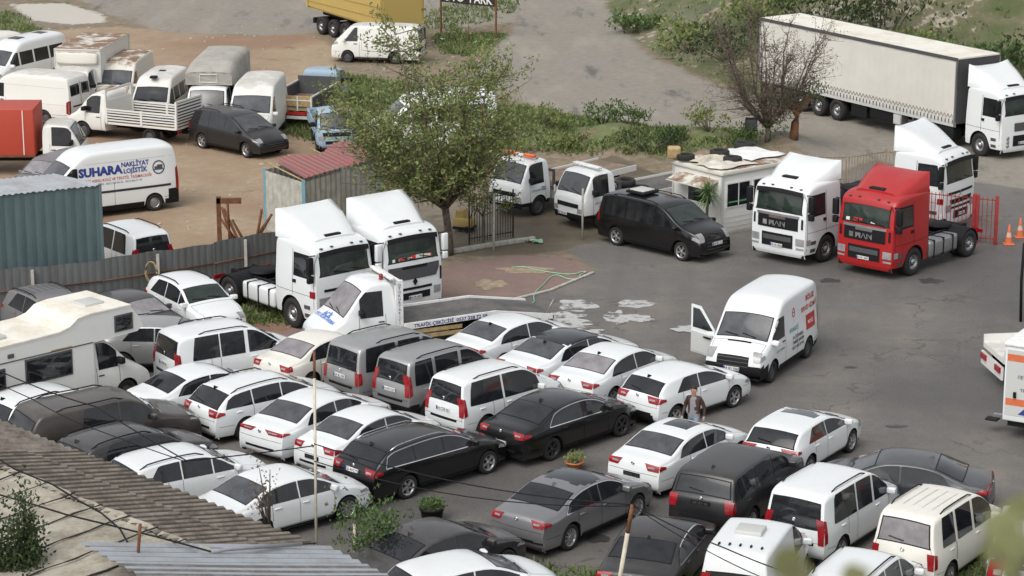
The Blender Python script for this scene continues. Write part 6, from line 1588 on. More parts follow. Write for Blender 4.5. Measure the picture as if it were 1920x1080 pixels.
d = MB(); stripes(d, -1.0, 1.0, -2.99, 'y', .9, 1.4); stripes(d, -1.0, 1.0, -2.99, 'y', 1.4, 1.95); d.box(-3.02, -2.96, -1.05, 1.05, 1.92, 2.0, 'old_white')
for y in (-1.02, 1.02): d.box(-3.03, -2.95, y - .04, y + .04, .78, 2.0, 'old_white')
d.build('tailboard', t)
d = MB(); d.box(.62, .68, -1.03, 1.03, .9, 1.75, 'old_white'); d.box(.62, .68, -1.03, 1.03, 2.15, 2.25, 'old_white')
for y in (-1.0, 1.0): d.box(.61, .69, y - .05, y + .05, .8, 2.25, 'old_white')
d.build('headboard', t)
for s in (-1, 1): l = MB(); l.box(-3.05, -3.0, s * .85 - .12, s * .85 + .12, .58, .7, 'lamp_red'); l.build('tail_light', t)
rails_mb(t, -2.9, 1.5, .56); rear_axle(t, -1.5, 2.0, .34)
# open-bed lorry seen from behind, brown tailboard
x_, y_, yaw = PL['truck11']
t = thing('open_bed_lorry', 'open-bed lorry with brown and red tailboard and empty grey bed', 'lorry', (x_, y_, 0), R(yaw), OLD)
old_cab(t, 'faded_blue', 1.9, 2.0, 2.0, 1.9)
m = MB(); m.box(-2.75, 1.0, -1.0, 1.0, .78, .86, 'deck_brown'); m.build('flat_bed', t)
m = MB()
for s in (-1, 1):
    m.box(-2.75, 1.0, s * 1.0 - .025, s * 1.0 + .025, .8, 1.45, 'trim_grey')
    for i in range(8): x = lerp(-2.7, .95, i / 7); m.box(x - .03, x + .03, s * 1.03 - .02, s * 1.03 + .02, .78, 1.45, 'trim_grey')
    m.box(-2.78, 1.0, s * 1.0 - .04, s * 1.0 + .04, 1.43, 1.5, 'panel_grey')
m.box(.97, 1.03, -1.0, 1.0, .8, 1.7, 'trim_grey'); m.build('side_board', t)
m = MB(); m.box(-2.82, -2.76, -1.0, 1.0, .80, 1.47, 'wood'); m.box(-2.84, -2.80, -.99, .99, .95, 1.0, 'trim_grey'); m.box(-2.84, -2.80, -.99, .99, 1.25, 1.3, 'old_white')
for y in (-.95, -.3, .3, .95): m.box(-2.85, -2.80, y - .03, y + .03, .8, 1.47, 'old_white')
m.box(-2.84, -2.78, -1.0, 1.0, .60, .74, 'red_text'); m.box(-2.86, -2.80, -.95, .95, .42, .56, 'old_white'); m.build('tailboard', t)
for s in (-1, 1): l = MB(); l.box(-2.88, -2.83, s * .8 - .12, s * .8 + .12, .62, .72, 'lamp_red'); l.build('tail_light', t)
rails_mb(t, -2.6, 1.9, .5); rear_axle(t, -1.5, 1.9, .35)
# faded blue van front
x_, y_, yaw = PL['pick12']
t = thing('old_pickup', 'faded blue old pickup facing the viewer beside the open-bed lorry', 'pickup', (x_, y_, 0), R(yaw), OLD)
old_cab(t, 'faded_blue', 1.75, 1.9, 1.3, 1.2)
m = MB(); m.box(-2.3, .4, -.85, .85, .75, .85, 'deck_brown')
for s in (-1, 1): m.box(-2.3, .4, s * .85 - .025, s * .85 + .025, .75, 1.25, 'faded_blue')
m.box(-2.33, -2.28, -.85, .85, .75, 1.25, 'faded_blue'); m.build('flat_bed', t)
rails_mb(t, -2.2, 1.2, .45); rear_axle(t, -1.3, 1.65, .33, False)
# red box lorry
x_, y_, yaw = PL['red13']
t = thing('box_lorry', 'lorry with bright red box body and white cab at the left edge', 'lorry', (x_, y_, 0), R(yaw), OLD)
old_cab(t, 'old_white', 2.0, 2.15, 2.45, 2.25, glassm='tinted_glass')
m = MB(); m.box(-3.3, 1.35, -1.08, 1.08, .85, 2.8, 'box_red', None, .04); m.build('box_body', t)
m = MB()
for s in (-1, 1):
    for x in (-1.8, -.2, .9): m.box(x - .02, x + .02, s * 1.09 - .01, s * 1.09 + .015, .9, 2.75, 'old_white')
    m.box(-3.3, 1.36, s * 1.09 - .02, s * 1.09 + .02, .80, .88, 'rusty')
m.build('trim_strip', t)
rails_mb(t, -3.1, 2.0, .6); rear_axle(t, -1.8, 2.0, .38)
# yellow tipper
x_, y_, yaw = PL['tipper19']
t = thing('tipper_trailer', 'yellow tipper with three rear axles standing on the upper road', 'lorry', (x_, y_, 0), R(yaw))
for s in (-1, 1):
    m = MB()
    side = [(-4.1, 1.45), (4.0, 1.25), (4.0, 2.9), (-3.9, 2.95), (-4.3, 2.2)]
    m.prism(side, s * 1.25 - .04, s * 1.25 + .04, 'yellow')
    for z in (1.75, 2.3): m.box(-3.9, 3.9, s * 1.30 - .03, s * 1.30 + .03, z, z + .10, 'yellow')
    for x in (-4.0, 3.9): m.box(x - .08, x + .08, s * 1.30 - .05, s * 1.30 + .05, 1.35, 3.0, 'yellow')
    m.box(-4.0, 4.05, s * 1.27 - .09, s * 1.27 + .09, 2.92, 3.06, 'yellow'); m.build('side_board', t)
m = MB(); m.prism([(-4.1, 1.35), (4.0, 1.15), (4.0, 1.3), (-4.1, 1.5)], -1.22, 1.22, 'yellow'); m.box(3.95, 4.05, -1.2, 1.2, 1.2, 2.9, 'yellow'); m.build('tub_floor', t)
m = MB(); m.prism([(-4.28, 2.2), (-4.1, 1.4), (-3.98, 1.4), (-4.1, 2.2), (-3.85, 2.9), (-3.97, 2.95)], -1.2, 1.2, 'yellow'); m.build('tailboard', t)
m = MB()
P = []
for i in range(9):
    y = lerp(-1.25, 1.25, i / 8); P.append([(3.9 + .1 * math.sin(i), y, 3.1 + .12 * math.sin(i * 2.1)), (3.3 + .2 * math.sin(i * 1.7), y, 2.95 + .12 * math.cos(i * 1.7)), (3.1, y, 2.85 + .1 * math.sin(i))])
m.grid(P, 'trim'); m.build('tarpaulin', t)
m = MB()
for s in (-1, 1): m.box(-3.6, 4.3, s * .5 - .07, s * .5 + .07, .95, 1.25, 'trim')
for x in (-2.7, -1.4, -.1): m.box(x - .08, x + .08, -1.0, 1.0, .42, .6, 'trim')
m.box(2.4, 4.4, -1.2, 1.2, .55, 1.15, 'navy', None, .05); m.box(-3.8, -3.6, -1.1, 1.1, .5, .8, 'trim'); m.build('chassis', t)
for s in (-1, 1):
    for x in (-2.7, -1.4, -.1): wheel(t, x, s * 1.05, .5, .38, 'truck', 'steel')
# ambulance box trailer at the right edge
a = at(1893, 808)
t = thing('treatment_trailer', 'white box trailer with orange stripes and Cyrillic lettering at the right edge', 'trailer', (a.x + 1.4, a.y - .2, 0), R(-30))
m = MB(); m.box(-1.3, 1.6, -1.3, 1.0, .55, 2.75, 'white', None, .04); m.build('box_body', t)
m = MB(); m.box(-1.34, 1.64, -1.34, 1.04, 2.72, 2.82, 'white_paint', None, .03); m.build('roof', t)
m = MB(); f = lambda u, v: (-1.2 + u, -1.312, v)
m.box(-1.22, 1.5, -1.312, -1.303, 2.30, 2.50, 'orange'); m.box(-1.22, 1.5, -1.312, -1.303, 1.02, 1.22, 'orange'); m.box(-1.24, 1.52, -1.308, -1.302, .72, 2.62, 'panel_grey')
m.text('БТ', lambda u, v: (-.45 + u, -1.318, 2.0 + v), 'blue_text', .30, .02); m.text('ЛЕЧЕБНЫЙ', lambda u, v: (-.55 + u, -1.318, 1.82 + v), 'trim_grey', .13, .005); m.text('TREATMENT', lambda u, v: (-.45 + u, -1.318, 1.45 + v), 'trim_grey', .13, .005)
m.add([(-.85, -1.318, .78), (-.45, -1.318, .78), (-.65, -1.318, .98)], [(0, 1, 2)], 'blue_text')
m.build('lettering', t)
m = MB(); m.box(-1.0, -.92, -1.36, -1.30, 1.25, 1.42, 'trim'); m.build('door_handle', t)
m = MB(); m.box(-1.2, 1.5, -1.1, .9, .35, .55, 'underbody'); m.box(-1.75, -1.3, -.75, -.6, .42, .5, 'steel'); m.box(-1.9, -1.55, -1.0, -.7, .36, .42, 'trim', None, .02); m.build('chassis', t)
for s in (-1.1, .8): wheel(t, .2, s, .36, .22, 'steelie', 'steel')
# lorry rear end beside it
b = at(1862, 722)
t = thing('flatbed_truck', 'grubby flatbed truck tail with red lamp behind the lettered trailer', 'lorry', (b.x + 2.4, b.y + .6, 0), R(8), None)
m = MB(); m.box(-2.4, 2.8, -.95, .95, .85, 1.0, 'old_white'); m.box(-2.4, 2.8, -.97, -.93, .85, 1.25, 'old_white'); m.box(-2.4, 2.8, .93, .97, .85, 1.25, 'old_white'); m.build('flat_bed', t)
m = MB(); m.box(-2.46, -2.40, -.95, .95, .35, .75, 'old_white'); m.build('bumper', t)
for s in (-1, 1): l = MB(); l.box(-2.52, -2.46, s * .65 - .22, s * .65 + .22, .55, .72, 'lamp_red'); l.build('tail_light', t)
rails_mb(t, -2.3, 2.6, .6); rear_axle(t, -1.3, 1.9, .36)
m = MB(); m.box(2.85, 4.4, -.95, .95, .6, 2.2, 'white', None, .15); m.build('cab', t); rear_axle(t, 3.6, 1.9, .36, False)
# ------------------------------------------------------------------ vegetation
def leaf_quads(mb, p, d, n, ln, wd, mat, rnd, spread=1.0):
    for _ in range(n):
        a = Vector((rnd.gauss(0, 1), rnd.gauss(0, 1), rnd.gauss(.2, .8))).normalized() * .8 + d * .6; a.normalize()
        b = a.cross(Vector((rnd.gauss(0, 1), rnd.gauss(0, 1), rnd.gauss(0, 1)))).normalized() * wd * .5
        o = p + Vector((rnd.gauss(0, .05), rnd.gauss(0, .05), rnd.gauss(0, .05))) * spread; L1 = ln * rnd.uniform(.7, 1.25)
        c = o + a * L1; m_ = o + a * L1 * .5
        mb.add([o, m_ + b, c, m_ - b], [(0, 1, 2, 3)], mat)
def tree(name, label, base, h, spread, mat, leaf=.15, nl=5, seed=1, limbs=7, trunk=.14, fork=.25, bark='bark', twigs=12, cat='tree', leafwood=.35, lean=(0, 0), dens=1., wdr=.42, upness=1.0):
    rnd = random.Random(seed); t = thing(name, label, cat, base); wd = MB(); lf = MB()
    f = Vector((lean[0] * h * fork, lean[1] * h * fork, h * fork))
    wd.tube([(0, 0, -.1), (f * .5 + Vector((.04, .02, 0))), f], [trunk * 1.25, trunk, trunk * .9], bark, 8)
    for i in range(limbs):
        az = 2 * math.pi * (i + rnd.uniform(-.3, .3)) / limbs; out = rnd.uniform(.35, 1.0); top = h * rnd.uniform(.62, 1.0) * (1.12 - .35 * out)
        e = Vector((math.cos(az) * spread * out + lean[0] * h, math.sin(az) * spread * out + lean[1] * h, top))
        c1 = f.lerp(e, .35) + Vector((math.cos(az) * spread * .16, math.sin(az) * spread * .16, -h * .02))
        pts = [f * .9, f.lerp(c1, .6), c1, c1.lerp(e, .5) + Vector((rnd.gauss(0, .15), rnd.gauss(0, .15), h * .03)), e]
        wd.tube(pts, [trunk * .6, trunk * .48, trunk * .36, trunk * .22, trunk * .06], bark, 6)
        def along(s):
            s *= 4; k = min(3, int(s)); return pts[k].lerp(pts[k + 1], s - k)
        for j in range(twigs):
            s = rnd.uniform(.12, 1.0); q = along(s); az2 = az + rnd.gauss(0, 1.1); ln = h * rnd.uniform(.12, .30) * (1.15 - .4 * s)
            dv = Vector((math.cos(az2) * .8, math.sin(az2) * .8, rnd.uniform(-.15, 1.1) * upness)).normalized()
            e2 = q + dv * ln; mid = q.lerp(e2, .5) + Vector((0, 0, -.05)); tip = e2 + Vector((0, 0, ln * .22 * upness))
            wd.tube([q, mid, e2, tip], [trunk * .12, trunk * .08, trunk * .05, .004], bark, 4)
            m_ = int(9 * dens)
            for k in range(m_):
                u_ = (k + rnd.random()) / m_; p = q.lerp(mid, u_ * 2) if u_ < .4 else mid.lerp(tip, (u_ - .4) / .6)
                sd_ = Vector((rnd.gauss(0, 1), rnd.gauss(0, 1), rnd.gauss(.5, .6))).normalized(); L3 = ln * rnd.uniform(.12, .32)
                tp = p + sd_ * L3
                if rnd.random() < leafwood: wd.tube([p, tp], [trunk * .03 + .003, .003], bark, 3)
                leaf_quads(lf, p.lerp(tp, rnd.uniform(.3, 1)), sd_, nl, leaf, leaf * wdr, mat, rnd, 1.6)
    wd.build('trunk', t, False); lf.build('crown', t, False); return t
b = at(843, 478)
tree('leafy_tree', 'olive green leafy tree with upright shoots standing between shed and barred gate', (b.x, b.y, 0), 8.6, 3.6, 'leaf_olive', .165, 4, 11, 17, .14, .22, twigs=22, dens=1.8, lean=(-.09, 0))
b = at(1438, 292)
tree('bare_tree', 'nearly bare reddish brown tree in front of the articulated lorry', (b.x, b.y, hz(b.x, b.y)), 6.2, 2.6, 'dry_twig', .09, 1, 5, 15, .12, .10, twigs=23, leafwood=1.0, dens=1.35, bark='bark', wdr=.5, upness=1.3)
b = at(905, 470)
tree('young_tree', 'small leafy sapling beside the barred gate under the big tree', (b.x, b.y + .5, 0), 3.2, .9, 'leaf_olive', .12, 3, 8, 5, .04, .4, twigs=7)
# lopped stump with shoots
b = at(1487, 292); t = thing('lopped_trunk', 'lopped orange brown trunk with green shoots near the bare tree', 'tree stump', (b.x, b.y, hz(b.x, b.y)))
mb = MB(); mb.tube([(0, 0, -.1), (.05, 0, .7), (.25, 0, 1.4), (.75, .1, 1.9)], [.2, .17, .2, .16], 'bark_orange', 8); mb.tube([(.15, 0, 1.0), (-.2, .1, 1.5), (-.35, .1, 1.7)], [.12, .10, .09], 'bark_orange', 7); mb.build('trunk', t)
mb = MB(); rnd = random.Random(3)
for c, n in (((-.6, 0, 1.5), 260), ((.85, .1, 2.0), 230), ((-.8, 0, .7), 200), ((.2, 0, 1.9), 120)):
    for _ in range(n // 3): leaf_quads(mb, Vector(c) + Vector((rnd.gauss(0, .28), rnd.gauss(0, .25), rnd.gauss(0, .25))), Vector((0, 0, 1)), 3, .13, .07, 'leaf_green', rnd)
mb.build('crown', t, False)
def bush(label, base, rx, ry, h, mat='leaf_green', n=500, leaf=.13, seed=1, name='bush', group=None, stems=7):
    rnd = random.Random(seed); t = thing(name, label, 'bush', base, 0, group); wd = MB(); lf = MB()
    cl = [(rnd.uniform(-.75, .75) * rx, rnd.uniform(-.75, .75) * ry, rnd.uniform(.35, .9) * h) for _ in range(stems)]
    for c in cl:
        wd.tube([(c[0] * .15, c[1] * .15, -.05), (c[0] * .6, c[1] * .6, c[2] * .6), c], [.03, .02, .008], 'bark', 4)
        for _ in range(n // stems // 3):
            q = Vector(c) + Vector((rnd.gauss(0, .30) * rx * .75, rnd.gauss(0, .30) * ry * .75, rnd.gauss(0, .2) * h)); q.z = max(.03, q.z)
            leaf_quads(lf, q, Vector((0, 0, 1)), 3, leaf, leaf * .5, mat, rnd)
    wd.build('stem', t, False); lf.build('crown', t, False); return t
def gb(px, py): b = at(px, py); return (b.x, b.y, hz(b.x, b.y))
b = at(30, 1100, 2.2); bush('dark green bush overlapping the felt roof in the bottom left corner', (b.x, b.y - .3, .6), .62, .6, 3.0, 'leaf_dark', 8000, .12, 4, stems=26)
q = gb(690, 1085); bush('leafy bush at the bottom between zinc roof and dark grey saloon', (q[0], q[1], 0), 1.0, .8, 1.7, 'leaf_green', 1500, .12, 6, stems=14)
bush('loose grey green weed bush on the roof edge of the long shed', tuple(at(505, 985, 1.6) - Vector((0, 0, .0))), .5, .4, 1.6, 'dry_twig', 160, .09, 7, stems=9)
WB = 'weed bushes on the grassy bank'
for i, (px, py, rx, h, mt, lab) in enumerate(((1215, 296, 1.5, .8, 'leaf_dark', 'broad dark green ivy clump right beside the kiosk roof'), (1130, 262, 1.0, .8, 'leaf_green', 'green weed bush on the bank above the recovery trucks'), (1010, 270, 1.2, .7, 'leaf_olive', 'olive weed bush on the bank beside the leafy tree'),
     (1070, 288, 1.0, .5, 'leaf_olive', 'low yellowish weed bush at the foot of the bank'), (1180, 268, .9, .6, 'leaf_green', 'small green weed bush in the gap of the bank'), (1330, 285, 1.1, .9, 'leaf_olive', 'olive bush left of the bare tree'), (1385, 295, .8, .8, 'leaf_green', 'bright green bush at the foot of the bare tree'),
     (1265, 290, .7, .5, 'leaf_green', 'little green bush between the ivy clump and the bare tree'), (700, 285, 1.6, .8, 'leaf_olive', 'olive bush behind the faded red shed roof'), (680, 195, 1.6, .6, 'leaf_green', 'low green bush left of the leafy tree crown'), (950, 300, 1.0, .7, 'leaf_olive', 'olive bush behind the red-beacon recovery truck'))):
    q = gb(px, py); bush(lab, q, rx, rx * .7, h, mt, 520, .15, 20 + i, group=WB)
HB = 'bushes on the hillside'
for i, (px, py, rx, h, mt, lab) in enumerate(((1545, 70, 3.6, 4.0, 'leaf_dark', 'dark dense bush above the trailer roof, left one of the dark pair'), (1650, 72, 4.0, 4.4, 'leaf_dark', 'dark dense bush above the trailer roof, right one of the dark pair'), (1800, 140, 3.6, 1.6, 'leaf_green', 'low green bush right behind the front of the trailer'),
     (1300, 95, 2.2, 1.4, 'leaf_olive', 'olive bush on the slope left of the bare tree top'), (1370, 110, 2.4, 1.8, 'leaf_dark', 'dark bush behind the bare tree'), (1200, 60, 1.8, .9, 'leaf_green', 'small bush at the foot of the slope by the road'), (1420, 40, 2.2, 1.2, 'leaf_olive', 'olive bush high on the slope above the trailer end'), (1740, 110, 2.6, 1.4, 'leaf_olive', 'olive bush on the slope beside the dark pair'), (1890, 150, 2.5, 1.8, 'leaf_dark', 'dark bush above the lorry cab at the right edge'))):
    b = at(px, py); x, y = b.x, b.y
    # walk along the view line until it meets the slope
    for k in range(400):
        z = 22.292 * (1 - y / b.y)
        if hz(x, y) >= z: break
        y -= .15; x = b.x * y / b.y
    b = at(px, py)
    y = b.y
    while y > 60 and hz(b.x * y / b.y, y) > 22.292 * (1 - y / b.y): y -= .2
    x = b.x * y / b.y; bush(lab, (x, y, hz(x, y) - .1), rx, rx * .8, h, mt, 1500 if rx > 3 else 700, .26, 60 + i, group=HB, stems=12)
# grass and weeds
rnd = random.Random(9); mb = MB(); NG = 0
ZG = [Z_GR1, Z_GR2, Z_GR3, Z_GR4, Z_GR5, Z_GR6]
cand = []
for pg, n in ((Z_GR1, 9500), (Z_GR2, 900), (Z_GR3, 700), (Z_GR4, 700), (Z_GR5, 1500), (Z_GR6, 160), ([tuple(v) for v in HPOLY], 5200)):
    xs = [p[0] for p in pg]; ys = [min(p[1], 215) for p in pg]
    X = np.array([rnd.uniform(min(xs), min(max(xs), 46)) for _ in range(n)]); Y = np.array([rnd.uniform(min(ys), max(ys)) for _ in range(n)])
    ok = (sdist(X, Y, pg) > -.2) & (sdist(X, Y, Z_ROAD) < -.3) & (np.abs(X) < .235 * Y); cl_ = np.sin(X * 1.3) + np.sin(Y * .9 + X * .4) + np.sin(X * .31 - Y * .5)
    ok &= (cl_ > -1.2)
    X, Y = X[ok], Y[ok]; Zz = height(X, Y); cand += list(zip(X, Y, Zz))
for (x, y, z) in cand:
    for _ in range(5):
        a = rnd.uniform(0, 6.28); h = rnd.uniform(.06, .22); w_ = rnd.uniform(.03, .06); ox, oy = rnd.gauss(0, .16), rnd.gauss(0, .16)
        dx, dy = math.cos(a) * w_, math.sin(a) * w_; lx, ly = rnd.gauss(0, .10), rnd.gauss(0, .10)
        mb.add([(x + ox - dx, y + oy - dy, z - .02), (x + ox + dx, y + oy + dy, z - .02), (x + ox + lx + dx * .3, y + oy + ly, z + h), (x + ox + lx - dx * .3, y + oy + ly, z + h)], [(0, 1, 2, 3)], 'grass_blades')
tag(mb.build('grass', None, False), 'tufts of green and dry grass on the bank, slope and verges', 'grass', kind='stuff')
mb = MB()
plain('stone', (.42, .38, .32), .9, var=.3)
for k in range(900):
    px, py = rnd.uniform(1120, 1920), rnd.uniform(-10, 130)
    b = at(px, py); y = b.y
    while y > 60 and hz(b.x * y / b.y, y) > 22.292 * (1 - y / b.y): y -= .5
    x = b.x * y / b.y
    if math.sin(x * .5) + math.sin(y * .35 + x * .2) < .35 or float(sdist(np.array([x]), np.array([y]), HPOLY)[0]) < 3.5: continue
    s = rnd.uniform(.06, .28); z = hz(x, y); vs = [(x + s * rnd.uniform(.5, 1) * a, y + s * rnd.uniform(.5, 1) * b2, z + s * c * rnd.uniform(.3, .7)) for a in (-1, 1) for b2 in (-1, 1) for c in (-.5, 1)]
    mb.add(vs, [(0, 1, 3, 2), (4, 6, 7, 5), (0, 4, 5, 1), (2, 3, 7, 6), (1, 5, 7, 3)], 'stone')
for k in range(420):
    x, y = rnd.uniform(-26, 0), rnd.uniform(88, 140)
    s = rnd.uniform(.03, .10); vs = [(x + s * rnd.uniform(.5, 1) * a, y + s * rnd.uniform(.5, 1) * b2, s * c * rnd.uniform(.3, .7)) for a in (-1, 1) for b2 in (-1, 1) for c in (-.5, 1)]
    mb.add(vs, [(0, 1, 3, 2), (4, 6, 7, 5), (0, 4, 5, 1), (2, 3, 7, 6), (1, 5, 7, 3)], 'stone')
tag(mb.build('rubble', None, False), 'pale stones scattered over slope and dirt', 'stones', kind='stuff')
# yucca in front of the kiosk
b = at(1326, 446); t = thing('yucca', 'tall spiky yucca palm in front of the kiosk window', 'plant', (b.x, b.y, 0)); mb = MB(); mb.tube([(0, 0, 0), (-.03, 0, .9), (0, 0, 1.75)], [.07, .055, .05], 'bark', 7); mb.build('trunk', t)
mb = MB(); rnd = random.Random(2)
for i in range(110):
    a = rnd.uniform(0, 6.28); el = rnd.uniform(-1.1, 1.45); L1 = rnd.uniform(.45, .75); d = Vector((math.cos(a) * math.cos(el), math.sin(a) * math.cos(el), math.sin(el)))
    o = Vector((0, 0, 1.72 + rnd.uniform(-.25, .15))); s_ = d.cross(Vector((0, 0, 1))).normalized() * .028; tip = o + d * L1 + Vector((0, 0, -.18 * L1)); m_ = o + d * L1 * .5
    mb.add([o - s_ * .6, o + s_ * .6, m_ + s_, m_ - s_], [(0, 1, 2, 3)], 'yucca'); mb.add([m_ - s_, m_ + s_, tip], [(0, 1, 2)], 'yucca')
mb.build('leaf_head', t, False)

# ------------------------------------------------------------------ small things
def tyre_at(p, r, label, group, tilt=0.):
    mb = MB(); mb.lathe([(r * .58, 0), (r * .9, 0), (r, r * .12), (r, r * .5), (r * .9, r * .62), (r * .58, r * .62), (r * .54, r * .5), (r * .54, r * .12), (r * .58, 0)], 'tyre', 22, None, 'z')
    o = mb.build('tyre'); o.location = p; o.rotation_euler = (tilt, tilt * .5, 0); return tag(o, label, 'tyre', group)
TG = 'spare tyres lying on roof and truck bed'
x_, y_, yaw = PL['tow3']
def loc3(u, v, z):
    a = R(yaw); return (x_ + u * math.cos(a) - v * math.sin(a), y_ + u * math.sin(a) + v * math.cos(a), z)
tyre_at(loc3(.85, .45, 1.04), .36, 'tyre on the recovery truck bed, nearest the cab', TG); tyre_at(loc3(.15, -.15, 1.05), .36, 'tyre on the recovery truck bed, behind the raised one', TG); tyre_at(loc3(.1, .6, 1.05), .36, 'tyre on the recovery truck bed, on the side towards the black van', TG)
tyre_at(loc3(.45, .15, 1.28), .38, 'large tyre stacked on top of the other bed tyres', TG, .08)
def kloc(u, v, z=2.25 + .24): 
    return (N0.x + u * math.cos(ang_k) - v * math.sin(ang_k), N0.y + u * math.sin(ang_k) + v * math.cos(ang_k), z)
ang_k = R(38)
tyre_at(kloc(.15, 2.2), .34, 'tyre on the kiosk roof above the awning', TG); tyre_at(kloc(1.6, 1.9), .38, 'tyre in the middle of the kiosk roof', TG); tyre_at(kloc(1.2, .75), .36, 'tyre at the front edge of the kiosk roof', TG); tyre_at(kloc(3.3, 2.4), .38, 'tyre at the far back of the kiosk roof', TG)
plain('tarp_pale', (.60, .57, .50), .7, var=.2, scale=3)
def sheet_heap(label, u0, v0, lu, lv, seed, mat, z=2.49, name='tarpaulin'):
    rnd = random.Random(seed); mb = MB(); P = []; ph = [rnd.uniform(0, 6) for _ in range(6)]
    for i in range(15):
        row = []
        for j in range(15):
            a, b_ = i / 14, j / 14; hgt = .02 + .07 * abs(math.sin(a * 7 + ph[0] + 2 * math.sin(b_ * 4 + ph[1]))) + .05 * abs(math.sin(b_ * 9 + ph[2])); edge = min(a, 1 - a, b_, 1 - b_) * 6
            row.append(kloc(u0 + lu * a + .08 * math.sin(b_ * 9 + ph[3]), v0 + lv * b_ + .08 * math.sin(a * 8 + ph[4]), z + hgt * min(1, edge) + .004))
        P.append(row)
    mb.grid(P, mat, True); return tag(mb.build(name, None, False), label, 'tarpaulin')
sheet_heap('crumpled pale tarpaulin on the front of the kiosk roof', -.1, 0.1, 1.9, 1.3, 1, 'tarp_pale'); sheet_heap('creased white tarpaulin on the back of the kiosk roof', 1.9, .6, 1.9, 1.9, 2, 'white_paint'); sheet_heap('brownish board-like sheet between the roof tyres', .1, 1.3, 1.6, .7, 3, 'pole_white', 2.50)
mb = MB(); q = kloc(-.05, 2.65, 2.5); mb.box(q[0] - .25, q[0] + .25, q[1] - .2, q[1] + .2, 2.49, 2.95, 'wood', None, .08); tag(mb.build('sack'), 'brown sack on the left back corner of the kiosk roof', 'sack')
# flood lamp on the bare tree
b = at(1410, 292); t = thing('flood_lamp', 'black flood lamp on a short pole beside the bare tree', 'lamp', (b.x - .1, b.y - .3, hz(b.x, b.y - .3))); mb = MB(); mb.tube([(0, 0, 0), (0, 0, .75)], .04, 'trim', 6); mb.build('post', t)
mb = MB(); mb.box(-.25, .25, -.14, .12, .70, 1.25, 'trim', None, .03); mb.box(-.22, .22, -.16, -.13, .75, 1.2, 'grey_glass'); mb.build('lamp_housing', t)
# cones
def cone(px, py, lab):
    b = at(px, py); t = thing('traffic_cone', lab, 'traffic cone', (b.x, b.y, 0), 0, 'traffic cones by the red gate'); mb = MB()
    mb.box(-.2, .2, -.2, .2, 0, .04, 'orange', None, .02); mb.lathe([(.15, .04), (.105, .28)], 'orange', 14, None, 'z'); mb.lathe([(.105, .28), (.07, .46)], 'cone_band', 14, None, 'z'); mb.lathe([(.07, .46), (.03, .75), (0, .76)], 'orange', 14, None, 'z'); mb.build('cone_body', t, False)
cone(1891, 458, 'orange traffic cone left of the other, nearest the red gate'); cone(1912, 445, 'orange traffic cone at the very edge, with dark tip')
# plant pots
def pot(px, py, r, h, mat, lab, bowl=False, n=80, lf='leaf_green', name='plant_pot'):
    b = at(px, py); t = thing(name, lab, 'plant pot', (b.x, b.y, 0)); mb = MB(); k = .62 if bowl else .8
    mb.lathe([(0, 0), (r * k, 0), (r * .97, h * .82), (r * 1.06, h * .84), (r * 1.06, h), (r * .92, h), (r * .9, h * .85)], mat, 22, None, 'z'); mb.build('pot', t, False)
    mb = MB(); mb.lathe([(r * .92, h * .86), (0, h * .9)], 'bark', 16, None, 'z'); mb.build('soil', t, False)
    mb = MB(); rnd = random.Random(int(px))
    for _ in range(n): a, q = rnd.uniform(0, 6.28), r * .95 * math.sqrt(rnd.random()); leaf_quads(mb, Vector((q * math.cos(a), q * math.sin(a), h + rnd.uniform(0, .14))), Vector((0, 0, 1)), 3, .11, .045, lf, rnd)
    mb.build('plant', t, False)
pot(1077, 880, .25, .24, 'terracotta', 'orange flower bowl with small plants in front of the black saloon', True, 60, 'leaf_olive'); pot(810, 975, .31, .36, 'trim', 'dark pot with a bright green plant by the dark grey saloon', n=130)
# yellow machine
b = at(866, 432); t = thing('pressure_washer', 'small yellow pressure washer beside the barred gate', 'machine', (b.x + .1, b.y, 0), R(-20)); mb = MB(); mb.box(-.38, .38, -.3, .3, .12, .55, 'yellow_plastic' if 'yellow_plastic' in M else 'yellow', None, .12); mb.prism([(-.3, .5), (.1, .5), (.0, .78), (-.25, .78)], -.25, .25, 'yellow'); mb.box(-.38, .38, -.31, .31, .08, .2, 'trim', None, .04); mb.build('housing', t)
mb = MB(); mb.tube([(.3, -.22, .5), (.42, -.22, .85), (.42, .22, .85), (.3, .22, .5)], .018, 'trim', 6); mb.build('handle', t)
for s in (-1, 1): wheel(t, .22, s * .33, .12, .06, 'steelie', 'trim')
# hose
P = [at(px, py, .03) for px, py in ((960, 501), (985, 500), (1005, 506), (1040, 512), (1075, 515), (1095, 508), (1100, 510), (1085, 516), (1092, 521), (1075, 524), (1060, 522), (1045, 514), (1030, 520), (1020, 533), (1005, 545), (1000, 556), (1003, 566), (990, 572), (975, 582), (965, 585))]
P = [Vector((p_[0], p_[1], .03)) for p_ in chaikin([(p.x, p.y) for p in P], 2)]
mb = MB(); mb.tube(P, .019, 'hose_green', 6); tag(mb.build('garden_hose'), 'pale green hose snaking over the red slab and the yard', 'hose')
mb = MB(); b = at(470, 470); rnd = random.Random(8)
for k in range(9): 
    q = Vector((b.x + rnd.uniform(-1, .8), b.y + rnd.uniform(0, 1.2), 0)); mb.tube([q, q + Vector((rnd.uniform(-.9, .9), rnd.uniform(-.3, .3), rnd.uniform(.9, 1.7)))], .05, 'rusty', 5)
mb.box(b.x - 1.2, b.x - 1.05, b.y, b.y + .15, 0, 2.0, 'rusty'); mb.box(b.x - 1.2, b.x - .3, b.y, b.y + .12, 1.75, 1.95, 'rusty'); tag(mb.build('scrap_frame'), 'rusty steel scrap frame behind the sheet fence', 'scrap')
